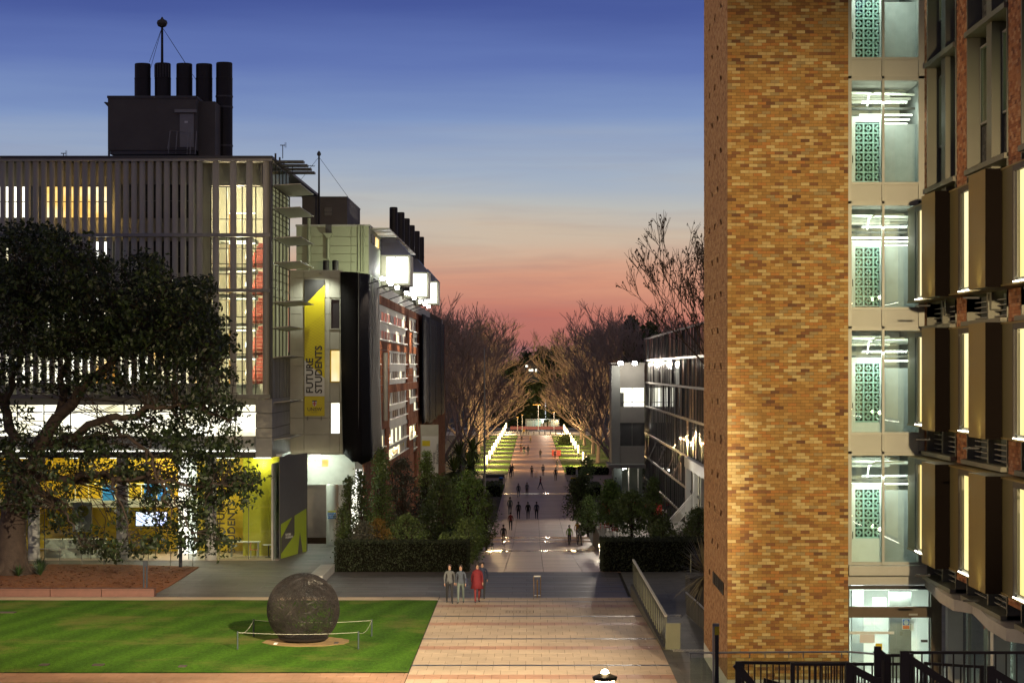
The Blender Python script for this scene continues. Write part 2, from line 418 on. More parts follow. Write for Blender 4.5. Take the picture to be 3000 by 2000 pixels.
pave('beige_path', -40, -4.47, 83.0, 85.9, .6, .97, M['rose_paver'], M['joint'], z=.012, limit=60)
pave('beige_edging', -40, -4.47, 112.9, 114.6, .9, .85, M['beige_paver'], M['joint'], z=.012, limit=50)

# mulch bed of the fig tree
M['mulch'] = mat('mulch', (.24, .085, .025), .95, var=.6, scale=5, bump=1.0, bscale=14)
b = MB()
outl = [(wx(x, dg(y)), dg(y)) for x, y in ((-260, 1741), (450, 1741), (500, 1715), (582, 1662), (330, 1655), (-260, 1655))]
b.prism(outl, 'z', -.05, .06)
struct(b.build('mulch_bed', M['mulch']))
b = MB()      # loose bark chips
rr = random.Random(3)
for _ in range(2600):
    y = rr.uniform(1660, 1738); d = dg(y); x = rr.uniform(-30, 560 - (y - 1660) * 1.3); s = rr.uniform(.04, .13); a = rr.uniform(0, 6.28)
    X = wx(x, d); u = Vector((math.cos(a), math.sin(a), rr.uniform(-.3, .3))) * s; w = Vector((-math.sin(a), math.cos(a), rr.uniform(-.3, .3))) * s * .35
    c = Vector((X, d, .075)); b.face([c - u - w, c + u - w, c + u + w, c - u + w])
o = b.build('bark_chips', M['mulch'], kind='stuff'); o['label'] = 'loose red brown bark mulch under the fig tree'; o['category'] = 'mulch'
M['planter'] = mat('planter_stone', (.13, .055, .038), .6, var=.2, scale=3)
t = thing('planter_wall', 'low red brown planter wall along the mulch bed edge', 'wall', (wx(100, 114.9), 114.9, 0))
for x0_, x1_ in ((-300, -60), (-58, 150), (152, 300), (302, 455)):
    part('wall_block', M['planter'], t, (wx(x0_, 115.3), wx(x1_, 115.3), 114.95, 115.5, 0, .33))
part('coping', M['planter'], t, (wx(-300, 115.3), wx(456, 115.3), 114.9, 115.6, .332, .38))

# ------------------------------------------------------------------ the mall
def mall_mat(name, col, rough, joints=True):
    m = mat(name, col, rough, var=.16, scale=.8, bump=.04, bscale=5, isl=.12, spec=.28)
    return m
M['mall'] = mall_mat('mall_paving', (.38, .235, .16), .44)
M['mall_polished'] = mall_mat('mall_polished', (.36, .28, .25), .10)
b = MB()
segs = [129.0 + i * 6 for i in range(0, 80)]
segs = [s for s in segs if s < 601] + [601]
for a, c in zip(segs, segs[1:]):
    b.face([(-3.7, a, prof(a) - .03), (4.8, a, prof(a) - .03), (4.8, c, prof(c) - .03), (-3.7, c, prof(c) - .03)])
mall = struct(b.build('mall_walk', M['joint']))
POL = [dprof(y) for y in (1446, 1575, 1586, 1613)]
d = 129.05; n = 0
restb = MB()
me_cache = {}
while d < 600:
    ln = 1.7 if d < 260 else (3.4 if d < 400 else 7.0)
    c = min(d + ln, 600.5); mid = (d + c) / 2
    tgt = restb
    b = MB()
    xs_ = [-3.7, -1.55, .6, 2.7, 4.8] if d < 240 else [-3.7, 4.8]
    for q, (xa, xb) in enumerate(zip(xs_, xs_[1:])):
        g = .012
        bb = MB()
        y0, y1, z0, z1 = d + g, c - g, prof(d), prof(c)
        k = len(bb.v)
        top = [(xa + g, y0, z0), (xb - g, y0, z0), (xb - g, y1, z1), (xa + g, y1, z1)]
        bb.v = top + [(p[0], p[1], p[2] - .028) for p in top]
        bb.f = [(0, 1, 2, 3), (0, 4, 5, 1), (1, 5, 6, 2), (2, 6, 7, 3), (3, 7, 4, 0)]; bb.m = [0] * 5
        pol = any(abs(mid - p) < ln * (.75 if d < 260 else .6) for p in POL)
        if n < 300: place(bb, 'paving_slab', M['mall_polished'] if pol else M['mall'], mall); n += 1
        else:
            k = len(restb.v); restb.v += bb.v; restb.f += [tuple(i + k for i in f_) for f_ in bb.f]; restb.m += bb.m
    d = c
place(restb, 'paving_slabs', M['mall'], mall, kind='stuff')
# grass verges beside the mall, a dark path behind the benches
lawn('verge', -11.5, -3.75, dprof(1388), 598, .02, prof)
lawn('verge', 4.85, 16, dprof(1382), 598, .02, prof)
lawn('verge', -7.4, -3.75, dprof(1452), dprof(1418), .02, prof)
M['path'] = mat('path', (.2, .15, .12), .6, var=.2, scale=1)
def ribbon(name, x0, x1, d0, d1, m, z=.008):
    b = MB(); n_ = max(1, int((d1 - d0) / 8))
    for i in range(n_):
        a, c = d0 + (d1 - d0) * i / n_, d0 + (d1 - d0) * (i + 1) / n_
        b.face([(x0, a, prof(a) + z), (x1, a, prof(a) + z), (x1, c, prof(c) + z), (x0, c, prof(c) + z)])
    return struct(b.build(name, m))
ribbon('path', -8.5, -3.72, dprof(1418), dprof(1390), M['path'])
ribbon('path', 4.82, 12.5, dprof(1440), dprof(1384), M['path'])
# street at the foot of the mall
M['asphalt'] = mat('asphalt', (.06, .055, .055), .7, var=.2, scale=1)
M['kerb'] = mat('kerb_stone', (.45, .42, .36), .7, var=.15, scale=1)
ribbon('footpath', -40, 60, 600.6, 640, M['kerb'], .01)
ribbon('road', -80, 90, 640, 668, M['asphalt'], -.05)
ribbon('footpath', -80, 90, 668, 690, M['kerb'], .01)
# hills that close the view
M['hill'] = mat('hill', (.02, .022, .016), .95, var=.4, scale=.02)
b = MB()
hx = [(-900, 30), (-300, 34), (-120, 26), (-60, 22), (0, 20), (60, 20), (140, 22), (320, 26), (900, 24)]
for (x0, h0), (x1, h1) in zip(hx, hx[1:]):
    b.face([(x0, 1050, -8), (x1, 1050, -8), (x1, 1400, -6 + h1), (x0, 1400, -6 + h0)])
    b.face([(x0, 1400, -6 + h0), (x1, 1400, -6 + h1), (x1, 1900, -8), (x0, 1900, -8)])
struct(b.build('hill', M['hill']))
# ------------------------------------------------------------------ plaza lamps (one shows at the bottom edge, the tall masts out of view are added for their light)
M['lamp_glow'] = emi('lamp_glow', (1, .72, .36), 60)
def plaza_lamp(loc, h, power, label, aim=None, angle=150, col=WARM, grp=None, soft=.25):
    t = thing('plaza_lamp', label, 'lamp', loc, grp)
    x, y, z = loc
    place(MB().tube([(x, y, z), (x, y, z + h)], [.09, .06], 10), 'pole', M['dark_metal'], t)
    place(MB().lathe([(.05, 0), (.32, .05), (.34, .14), (.10, .24)], (x, y, z + h), 16), 'lamp_head', M['dark_metal'], t)
    place(MB().lathe([(.05, -.05), (.24, -.03), (.26, .045)], (x, y, z + h), 16), 'diffuser', M['lamp_glow'], t)
    if h < 5: place(MB().lathe([(.02, .24), (.09, .27), (.11, .34), (.07, .42), (.01, .44)], (x, y, z + h - .1), 12), 'globe', M['lamp_glow'], t)
    light('lamp_light', 'SPOT', (x, y, z + h - .15), power, col, t, soft, aim or (x, y + 2, z), angle, .7)
    return t
plaza_lamp((wx(1772, 64), 64, 0), wz(1996, 64), 500, 'slim plaza lamp at the near end of the beige walk', (wx(1772, 64) - 2, 78, 0), 165)
plaza_lamp((-40, 84, 0), 14.0, 60000, 'tall added floodlight mast, out of view far out on the lawn side of the plaza', (2, 98, 2), 120)  # unseen mast added to light the lawn and the side of the tower
plaza_lamp((8.9, 33, 0), 15.0, 105000, 'tall assumed floodlight mast, added out of view beside the terrace and aimed at the brick tower', (7.6, 80, 11), 34)  # unseen mast assumed and added here to light the brick tower front
# ------------------------------------------------------------------ brick building on the right: solid brick tower, glazed bay, sawtooth facade
M['brick'] = ramp_mat('ochre_brick', [(18, (.36, .20, .055)), (16, (.30, .165, .045)), (12, (.40, .245, .075)), (9, (.46, .33, .13)), (8, (.24, .115, .035)),
                                       (7, (.50, .38, .16)), (4, (.20, .09, .035)), (6, (.30, .215, .09)), (7, (.38, .17, .045)), (2, (.14, .065, .03))], .75, .25, 9, .16)
M['brick_red'] = ramp_mat('red_brick', [(10, (.30, .115, .045)), (8, (.36, .155, .065)), (6, (.24, .085, .035)), (6, (.42, .22, .11)), (4, (.34, .17, .09)), (3, (.16, .06, .03))], .8, .25, 9, .16)
M['brick_grey'] = ramp_mat('grey_brick', [(1, (.07, .07, .065)), (1, (.10, .10, .09)), (1, (.055, .055, .05))], .8, .2, 9, .15)
M['mortar'] = mat('mortar', (.07, .045, .02), .95, var=.3, scale=5)
M['mortar_dark'] = mat('mortar_recess', (.03, .022, .015), .95, var=.3, scale=5)
TX0, TX1, TY0, TY1, TZ0, TZ1 = 6.503, 10.535, 79.7, 90.6, .58, 25.0
BP, BC = .2880, .1035
brick_b = thing('brick_building', 'tall ochre brick tower with glazed bay and sawtooth bronze window boxes', 'building', (TX0, TY0, 0))
part('tower_core', M['mortar_dark'], brick_b, (TX0 + .34, TX1 - .02, TY0 + .035, TY1, 0.02, TZ1 - .01))
part('plinth', M['concrete_pale'], brick_b, (TX0 - .004, TX1 + .01, TY0 - .004, TY1 - .004, 0, TZ0 - .004))
G = .009
ind = MB().box(G / 2, BP - G / 2, 0, .10, G / 2, BC - G / 2).mesh('brick', M['brick'])
rest = MB(); mort = MB(); n = 0; rr = random.Random(5)
nc = int((TZ1 - TZ0) / BC)
for r in range(nc):
    z = TZ0 + r * BC; x = TX0 - (BP / 2 if r % 2 else 0)
    while x < TX1 - .02:
        a, c = max(x, TX0), min(x + BP, TX1); j = rr.uniform(-.003, .003)
        if abs(c - a - BP) < 1e-6 and 92 <= r < 116 and n < 300:
            inst(ind, 'brick', brick_b, (a, TY0 + j, z)); n += 1
        elif c - a > .03: rest.box(a + G / 2, c - G / 2, TY0 + j, TY0 + .1, z + G / 2, z + BC - G / 2)
        x += BP
part('mortar', M['mortar'], brick_b, (TX0 + .02, TX1, TY0 + .012, TY0 + .034, TZ0, TZ1))
HOLES = [(d, 23.5 - 2.5 * k) for k in range(9) for d in (82.5, 85.2, 87.8)] + [(d, 22.25 - 2.5 * k) for k in range(8) for d in (83.9, 86.5)]
side = MB(); sm = MB()
for r in range(nc):
    z = TZ0 + r * BC; y = TY0 + .101 - (BP / 2 if r % 2 else 0)
    while y < TY1:
        a, c = max(y, TY0 + .101), min(y + BP, TY1)
        hole = any(abs((a + c) / 2 - hd) < .32 and abs(z + BC / 2 - hz) < BC * 1.05 for hd, hz in HOLES)
        if not hole and c - a > .03: side.box(TX0 + rr.uniform(-.003, .003), TX0 + .1, a + G / 2, c - G / 2, z + G / 2, z + BC - G / 2)
        y += BP
place(rest, 'bricks', M['brick'], brick_b, kind='stuff')
M['brick_side'] = ramp_mat('brown_brick', [(10, (.31, .17, .08)), (8, (.35, .20, .095)), (6, (.26, .135, .06)), (4, (.38, .235, .12)), (3, (.22, .11, .05))], .8, .25, 9, .16)
place(side, 'side_bricks', M['brick_side'], brick_b, kind='stuff')
for i, w in enumerate((.35, .22, .3, .18, .32, .25, .3, .2, .34, .26)):      # lettering in dark metal on the side of the tower, too small to read
    y0 = 81.2 + i * .5; part('wall_letter', M['black'], brick_b, (TX0 - .03, TX0 - .005, y0, y0 + w, 3.25, 3.67))

# glazed bay
BY = 83.0; S = F / BY
def bx_(x): return wx(x, BY)
def bz_(y): return wz(y, BY)
M['bay_frame'] = mat('bay_frame', (.36, .37, .32), .45, .2, var=.06, scale=2)
M['bay_panel'] = mat('bay_panel', (.42, .43, .37), .5, .1, var=.06, scale=1.2)
M['int_concrete'] = mat('interior_concrete', (.30, .32, .31), .7, var=.22, scale=1.4, bump=.1)
M['int_white'] = mat('interior_white', (.78, .80, .76), .6, var=.05)
M['teal'] = mat('teal_block', (.62, .80, .80), .7, var=.1, scale=4)
M['int_dark'] = mat('interior_dark', (.05, .06, .055), .8, var=.2)
M['duct'] = mat('duct', (.55, .55, .48), .5, .2, var=.1)
XL, XM0, XM1, XR = 2486, 2583, 2590, 2700
def breeze_block():
    b = MB(); s = .345; w = .06
    b.box(0, s, 0, .12, 0, w / 2); b.box(0, s, 0, .12, s - w / 2, s); b.box(0, w / 2, 0, .12, w / 2, s - w / 2); b.box(s - w / 2, s, 0, .12, w / 2, s - w / 2)
    for cx_, cz_, a0 in ((0, 0, 0), (s, 0, 90), (s, s, 180), (0, s, 270)):
        n_ = 6; r1, r0 = s * .60, s * .60 - .052
        for i in range(n_):
            A, B_ = R(a0 + 90 * i / n_), R(a0 + 90 * (i + 1) / n_)
            b.prism([(cx_ + r0 * math.cos(A), cz_ + r0 * math.sin(A)), (cx_ + r1 * math.cos(A), cz_ + r1 * math.sin(A)), (cx_ + r1 * math.cos(B_), cz_ + r1 * math.sin(B_)), (cx_ + r0 * math.cos(B_), cz_ + r0 * math.sin(B_))], 'y', .01, .11)
    return b.mesh('breeze_block', M['teal'])
bb_me = breeze_block()
M['bay_glass'] = glass('bay_glass', (.92, .98, .95), .08)
PER = 365.6
for k in range(-1, 4):
    y0 = 237 + PER * k; y1 = y0 + 297; yb = y0 + PER       # pane, spandrel, next pane
    if k == 3: y1 = 1645
    zt, zb, zn = bz_(y0), bz_(y1), bz_(yb)
    bay = part('bay_storey', M['bay_frame'], brick_b,
               (bx_(XL - 8), bx_(XL + 8), BY - .10, BY + .12, zb - .75 if k < 3 else zb - .1, zt + .15), (bx_(2690), bx_(2707), BY - .10, BY + .12, zb - .75 if k < 3 else zb - .1, zt + .15),
               (bx_(XM0), bx_(XM1), BY - .12, BY + .12, zb - .75 if k < 3 else zb - .1, zt + .15), (bx_(XL + 8), bx_(2690), BY - .05, BY + .1, zt, zt + .14), (bx_(XL + 8), bx_(2690), BY - .05, BY + .1, zb - .10, zb))
    for xa, xb in ((XL + 8, XM0), (XM1, 2690)):
        part('pane', M['bay_glass'], bay, (bx_(xa), bx_(xb), BY + .02, BY + .03, zb, zt))
        if k < 3: part('spandrel_panel', M['bay_panel'], bay, (bx_(xa) + .01, bx_(xb) - .01, BY - .03, BY + .05, zb - .74, zb - .105))
    # room behind
    zf, zc = zb - .30, zt + .05
    part('floor', M['int_concrete'], brick_b, (bx_(XL) - .4, bx_(2707), BY + .14, BY + 5.8, zf - .3, zf))
    part('ceiling', M['concrete_pale'], brick_b, (bx_(XL) - .4, bx_(2707), BY + .14, BY + 5.8, zc, zc + .25))
    part('back_wall', M['int_white'], brick_b, (bx_(XL) - .4, bx_(2780), BY + 5.8, BY + 6.0, zf, zc))
    part('concrete_wall', M['int_concrete'], brick_b, (bx_(2597), bx_(2740), BY + 2.0, BY + 2.3, zf, zc - 1.35))
    # white door with teal breeze block screen behind its glass
    D0 = BY + .9
    q = lambda x: wx(x, D0)
    zd1, zd0 = wz(y0 + (104 if k != 2 else 78) - (22 if k == 3 else 0), D0), zf
    door = part('door', M['int_white'], brick_b, (q(2489), q(2506), D0, D0 + .08, zd0, zd1), (q(2577), q(2588), D0, D0 + .08, zd0, zd1), (q(2506), q(2577), D0, D0 + .08, zd1 - .2, zd1), (q(2506), q(2577), D0, D0 + .08, zd0, zd0 + (.32 if k < 2 else .62 if k == 2 else 1.05)))
    part('handle', M['dark_metal'], door, (q(2497), q(2499), D0 - .04, D0 - .005, zd0 + 1.05, zd0 + 1.3))
    part('pane', M['bay_glass'], door, (q(2506), q(2577), D0 + .03, D0 + .04, zd0 + .42, zd1 - .2))
    part('screen_backing', M['int_dark'], brick_b, (q(2500), q(2590), D0 + .6, D0 + .66, zd0, zd1))
    for i in range(3):
        for j in range(8):
            zz = zd1 - .2 - (j + 1) * .345
            if zz > zd0 + .05: inst(bb_me, 'breeze_block', brick_b, (q(2506) + i * .345, D0 + .4, zz))
    # services and tube lights under the ceiling
    b = MB()
    for i in range(3): b.tube([(bx_(2495), BY + 1.5 + i * .8, zc - .3 - .1 * i), (bx_(2700), BY + 1.6 + i * .8, zc - .35 - .05 * i)], .05, 8)
    b.box(bx_(2500), bx_(2640), BY + 2.6, BY + 3.2, zc - .55, zc - .2)
    b.tube([(bx_(2550), BY + .8, zc - .85), (bx_(2555), BY + .8, zc - .45), (bx_(2575), BY + .8, zc - .32), (bx_(2660), BY + .8, zc - .3)], .03, 8)
    place(b, 'duct', M['duct'], brick_b)
    part('ceiling_rail', M['dark_metal'], brick_b, (bx_(XL + 8), bx_(2690), BY + .7, BY + .76, zc - .98, zc - .90))
    for i in range({-1: 1, 0: 3, 1: 3, 2: 1, 3: 1}[k]):
        part('tube_light', M['tube_light'], brick_b, (bx_(2500) + (.4 if k == 0 else 0), bx_(2690), BY + 1.3 + i * .55, BY + 1.42 + i * .55, zc - 1.12 - i * .10, zc - 1.07 - i * .10))
    light('room_light', 'AREA', ((bx_(XL) + bx_(2700)) / 2, BY + .55, zc - .5), 120, COOL, brick_b, 1.6, ((bx_(XL) + bx_(2700)) / 2, BY + 1.6, zf + 1))
part('bay_side_wall', M['int_concrete'], brick_b, (13.64, 13.8, BY + .13, BY + 6.2, 4.1, 25))
# ledge, canopy and entrance below the bay
part('ledge', M['concrete_pale'], brick_b, (bx_(2485), bx_(2712), BY - .25, BY + .3, bz_(1683), bz_(1655)))
part('soffit', M['concrete_pale'], brick_b, (bx_(2485), bx_(2715), BY + .05, BY + .5, bz_(1712), bz_(1684)))
part('fascia', M['dark_metal'], brick_b, (bx_(2486), bx_(2731), BY + .1, BY + .3, bz_(1727), bz_(1716)))
ent = part('entrance', M['bronze'], brick_b, (bx_(2486), bx_(2731), BY + .1, BY + .3, bz_(1809), bz_(1777)), (bx_(2483), bx_(2489), BY + .08, BY + .3, 0, bz_(1727)), (bx_(2729), bx_(2760), BY + .08, BY + .3, 0, bz_(1690)))
part('pane', M['bay_glass'], ent, (bx_(2489), bx_(2729), BY + .2, BY + .21, bz_(1777), bz_(1727)))
for xa, xb in ((2489, 2564), (2565, 2628), (2629, 2687), (2688, 2729)):
    part('pane', M['bay_glass'], ent, (bx_(xa), bx_(xb), BY + .2, BY + .21, .02, bz_(1809)))
M['decal'] = mat('frosted_band', (.75, .8, .75), .6, var=.1, scale=20)
part('glass_decal', M['decal'], ent, (bx_(2489), bx_(2622), BY + .17, BY + .18, bz_(1858), bz_(1850)))
part('light_fitting', M['tube_light'], brick_b, (bx_(2576), bx_(2614), BY + 1.4, BY + 1.6, bz_(1790), bz_(1762)))
part('entrance_wall', M['int_concrete'], brick_b, (bx_(2624), bx_(2690), BY + 1.5, BY + 1.7, 0, bz_(1735)), (bx_(2530), bx_(2565), BY + 3, BY + 3.2, 0, bz_(1735)))
part('hall_back_wall', M['int_white'], brick_b, (bx_(2470), bx_(2790), BY + 5, BY + 5.2, 0, bz_(1720)))
M['hall_floor'] = mat('hall_floor', (.5, .5, .46), .3, var=.1)
part('hall_floor', M['hall_floor'], brick_b, (bx_(2470), bx_(2790), BY + .3, BY + 5, -.04, .015))
part('door_closer', M['grey_metal'], ent, (bx_(2664), bx_(2689), BY + .04, BY + .1, bz_(1802), bz_(1797)))
part('door_pull', M['dark_metal'], ent, (bx_(2700), bx_(2719), BY + .08, BY + .19, bz_(1881), bz_(1874)))
part('hall_tube', M['tube_light'], brick_b, (bx_(2490), bx_(2700), BY + .8, BY + .9, bz_(1733), bz_(1730)))
light('hall_light', 'AREA', (bx_(2610), BY + 2.2, bz_(1740)), 260, COOL, brick_b, 2.0, (bx_(2610), BY + 2.4, 0))
def sheet(name, label, cat, x0, x1, y0, y1, d, m, grp=None):
    return tag(part(name, m, None, (wx(x0, d), wx(x1, d), d, d + .012, wz(y1, d), wz(y0, d))), label, cat, grp)
M['paper'] = mat('paper', (.8, .8, .76), .7, var=.04)
M['poster_blue'] = mat('poster_blue', (.10, .2, .55), .6, var=.1)
M['poster_orange'] = mat('poster_orange', (.75, .2, .06), .6, var=.1)
M['yellow'] = mat('yellow_paint', (.75, .55, .02), .5, var=.06)
po = thing('poster', 'blue and orange poster with a round badge on the entrance wall', 'poster', (wx(2655, BY + 1.47), BY + 1.47, wz(1843, BY)))
d_ = BY + 1.47
part('poster_sheet', M['paper'], po, (wx(2643, d_), wx(2666, d_), d_, d_ + .01, wz(1843, d_), wz(1811, d_)))
part('blue_field', M['poster_blue'], po, (wx(2645, d_), wx(2664, d_), d_ - .004, d_, wz(1830, d_), wz(1813, d_)))
part('orange_field', M['poster_orange'], po, (wx(2645, d_), wx(2664, d_), d_ - .004, d_, wz(1841, d_), wz(1831, d_)))
place(MB().lathe([(.09, 0), (.09, .004)], (0, 0, 0), 16), 'badge', M['paper'], po).matrix_local = Matrix.Translation((wx(2654.5, d_) - po.location.x, -.009, wz(1821.5, d_) - po.location.z)) @ Matrix.Rotation(R(90), 4, 'X')
for i, (x0, x1, y0, y1) in enumerate(((2667, 2679, 1812, 1826), (2668, 2678, 1829, 1847))):
    sheet('notice', ['small white notice taped beside the blue poster, upper one', 'small white notice taped beside the blue poster, lower one'][i], 'notice', x0, x1, y0, y1, d_, M['paper'])
sheet('notice', 'large white notice stuck on the entrance glass', 'notice', 2519, 2563, 1857, 1882, BY + .15, M['paper'])
sheet('safety_sign', 'yellow safety sign on the entrance glass', 'sign', 2565, 2585, 1884, 1904, BY + .15, M['yellow'])
sheet('intercom', 'small pale intercom panel on the entrance wall', 'intercom', 2636, 2644, 1848, 1860, d_, M['grey_metal'])

# sawtooth facade
FX, XIN, XOUT = 13.6, 13.04, 12.59
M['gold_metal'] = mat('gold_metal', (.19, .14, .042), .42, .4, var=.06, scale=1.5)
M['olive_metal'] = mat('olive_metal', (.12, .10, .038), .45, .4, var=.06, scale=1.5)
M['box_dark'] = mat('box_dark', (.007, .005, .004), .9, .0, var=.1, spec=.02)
M['facade_metal'] = mat('facade_metal', (.14, .14, .105), .5, .2, var=.08, scale=1.5)
M['win_glow'] = emi_room('win_glow', [(1, .72, .22), (1, .82, .34), (1, .88, .5)], 1.15, (1, .6, .3), .8)
M['win_low'] = emi_room('win_low', [(.30, .30, .12), (.42, .42, .18), (.55, .52, .26)], .75, (1, .6, .3), .8)
M['led'] = emi('led', (1, .95, .78), 14)
part('wall_core', M['mortar_dark'], brick_b, (FX + .65, FX + 1.2, 40, BY - .01, 4.0, 25))
UN = 8.3
bricks = MB(); greyb = MB()
def brick_strip(mb, y0, y1, z0, z1, X):
    r = 0; z = z0
    while z < z1 - .02:
        y = y0 - (BP / 2 if r % 2 else 0)
        while y < y1 - .02:
            a, c = max(y, y0), min(y + BP, y1)
            if c - a > .04: mb.box(X + rr.uniform(-.003, .003), X + .1, a + G / 2, c - G / 2, z + G / 2, min(z + BC - G / 2, z1))
            y += BP
        z += BC; r += 1
ZT = [16.43, 12.16, 7.88]; ZB = [13.26, 9.03, 4.74]
for k in range(4):
    D = 83.0 - UN * k
    # brick pier at the far end of each module
    yb1, yb0 = (D - .02, D - .75) if k == 0 else (D + 1.9, D)
    brick_strip(bricks, yb0, yb1, 4.2, 25, FX)
    part('pier_core', M['mortar'], brick_b, (FX + .02, FX + .64, yb0, yb1, 4.2, 25))
    ya, yc = yb0 - .02, D - UN + 1.92      # window bay from yc (near) to ya (far)
    # upper floors: recessed twin windows under a hood, grey brick panels below
    for f, zh in enumerate((25.58, 21.25, 16.95)):
        if f == 2 and k > 3: continue
        wb = part('window_bay', M['facade_metal'], brick_b, (FX - .12, FX + .6, yc, ya, zh, zh + .16), (FX - .03, FX + .6, ya - .10, ya, zh - 4.25, zh - .005), (FX - .03, FX + .6, yc, yc + .10, zh - 4.25, zh - .005),
                  (FX + .05, FX + .6, (ya + yc) / 2 - .45, (ya + yc) / 2 + .35, zh - 4.25, zh - .005))
        if f == 2: continue
        for s0, s1 in ((ya - .12, (ya + yc) / 2 + .37), ((ya + yc) / 2 - .47, yc + .12)):
            w0, w1 = max(s0, s1), min(s0, s1)
            fr = part('window', M['grey_metal'], wb, (FX + .36, FX + .46, w1, w1 + .07, zh - 2.75, zh - .3), (FX + .36, FX + .46, w0 - .07, w0, zh - 2.75, zh - .3), (FX + .36, FX + .46, w1 + .07, w0 - .07, zh - 2.75, zh - 2.68), (FX + .36, FX + .46, w1 + .07, w0 - .07, zh - .37, zh - .3))
            part('pane', M['bay_glass'], fr, (FX + .40, FX + .41, w1 + .07, w0 - .07, zh - 2.68, zh - .37))
            part('lit_blind', M['win_low'], fr, (FX + .55, FX + .57, w1 + .07, w0 - .07, zh - 2.68, zh - .37))
            brick_strip(greyb, w1, w0, zh - 4.2, zh - 2.8, FX + .42)
    # three storeys of sawtooth boxes
    for f in range(3):
        zt, zb = ZT[f], ZB[f]
        n1, n0 = D, D - 5.7; g0 = D - UN
        bxo = part('window_box', M['olive_metal'], brick_b, (XIN, XIN + .06, n1 - 1.6, n1 - .02, zb, zt))
        part('hood', M['gold_metal'], bxo, (XIN - .03, FX + .1, n0, n1, zt, zt + .05))
        part('sill', M['gold_metal'], bxo, (XIN - .03, FX + .1, n0, n1, zb - .05, zb))
        part('reveal', M['dark_metal'], bxo, (XIN - .02, XIN + .1, n1 - 1.75, n1 - 1.6, zb + .001, zt - .001), (XIN - .02, XIN + .1, n0, n0 + .1, zb + .001, zt - .001), (XIN - .02, XIN + .1, n0 + .1, n1 - 1.75, zt - .16, zt - .001))
        part('pane', M['win_glow'], bxo, (XIN + .08, XIN + .1, n0 + .1, n1 - 1.75, zb + .12, zt - .16))
        part('window_frame', M['facade_metal'], bxo, (XIN - .005, XIN + .07, n1 - 2.15, n1 - 1.755, zb + .12, zt - .17), (XIN, XIN + .07, n0 + .1, n1 - 2.16, zb + .002, zb + .12))
        part('led_strip', M['led'], bxo, (XIN - .06, XIN - .03, n0 + .3, n1 - 1.8, zb + .01, zb + .035))
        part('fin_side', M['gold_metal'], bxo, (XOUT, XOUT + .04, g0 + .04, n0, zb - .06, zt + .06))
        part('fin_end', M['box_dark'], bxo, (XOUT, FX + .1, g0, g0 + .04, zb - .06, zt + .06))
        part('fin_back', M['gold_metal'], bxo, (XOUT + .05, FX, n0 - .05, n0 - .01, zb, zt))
        part('fin_cap', M['facade_metal'], bxo, (XOUT + .04, FX + .1, g0 + .05, n0, zt + .0, zt + .055), (XOUT + .04, FX + .1, g0 + .05, n0, zb - .055, zb))
        light('box_light', 'POINT', (XIN - .25, n0 - .3 if False else n0 + .8, zb + .3), 9, (1, .9, .6), bxo, .08)
        part('added_uplight', M['black'], bxo, (XOUT - .46, XOUT - .01, g0 + .85, g0 + .95, zb - .36, zb - .31))  # small housing made up to carry the added wash light
        light('added_box_wash', 'SPOT', (XOUT - .40, g0 + .9, zb - .25), 50, (1, .88, .5), bxo, .15, (XOUT - .05, g0 + 1.0, zb + 1.6), 120, 1.0)  # added lamp that brightens the foot of the gold fin side
        # strip between this storey and the one below: louvres and sill
        z1, z0 = zb - .1, (ZT[f + 1] + .12 if f < 2 else 3.75)
        lv = part('louvre_bay', M['facade_metal'], brick_b, (FX - .03, FX + .5, yc, yc + .1, z0, z1), (FX + .02, FX + .5, (ya + yc) / 2 - .1, (ya + yc) / 2 + .1, z0, z1), (FX - .03, FX + .5, ya - .1, ya, z0, z1), (FX - .22, FX + .5, yc, ya, z0 - .02, z0 + .12))
        part('louvre_back', M['int_dark'], lv, (FX + .4, FX + .45, yc, ya, z0, z1))
        for i in range(int((z1 - z0 - .15) / .16)):
            part('slat', M['grey_metal'], lv, (FX + .2, FX + .3, yc + .1, ya - .1, z0 + .2 + i * .16, z0 + .23 + i * .16))
place(bricks, 'facade_bricks', M['brick_red'], brick_b, kind='stuff')
place(greyb, 'grey_bricks', M['brick_grey'], brick_b, kind='stuff')
# folded concrete canopy along the foot of the facade
b = MB()
pl = [(13.66, 83.2)]
for k in range(4):
    D = 83 - UN * k
    pl += [(13.22, D - 5.4), (13.18, D - 8.2), (13.62, D - 9.0)]
poly = pl + [(FX + 1.0, pl[-1][1]), (FX + 1.0, 83.2)]
b.prism(poly, 'z', 3.36, 3.72)
place(b, 'canopy', mat('canopy_concrete', (.36, .33, .29), .8, var=.15, scale=1.5, bump=.1), brick_b)
# ground floor under the canopy: columns, glass and lit hall
gf = part('ground_floor', M['grey_metal'], brick_b, (FX + .9, FX + 1.0, 46, 82.8, 3.0, 3.4), (FX + .9, FX + 1.0, 46, 82.8, 0, .12), *[(FX + .9, FX + 1.0, y, y + .09, .12, 3.0) for y in (48, 52, 56, 60, 63, 66.5, 70, 73, 76, 79.5, 82.6)])
for a, c in zip((48, 52, 56, 60, 63, 66.5, 70, 73, 76, 79.5), (52, 56, 60, 63, 66.5, 70, 73, 76, 79.5, 82.6)):
    part('pane', M['bay_glass'], gf, (FX + .94, FX + .95, a + .1, c - .01, .13, 2.99))
for y in (64, 72.3, 80.2):
    part('column', M['concrete_pale'], brick_b, (FX + .35, FX + .85, y, y + .5, 0, 3.37))
part('hall_wall', M['int_white'], brick_b, (FX + 5, FX + 5.2, 46, 82.8, 0, 3.4))
part('hall_floor', M['hall_floor'], brick_b, (FX + 1.0, FX + 5, 46, 82.8, -.03, .016))
part('hall_ceiling', M['int_white'], brick_b, (FX + 1.0, FX + 5, 46, 82.8, 3.38, 3.5))
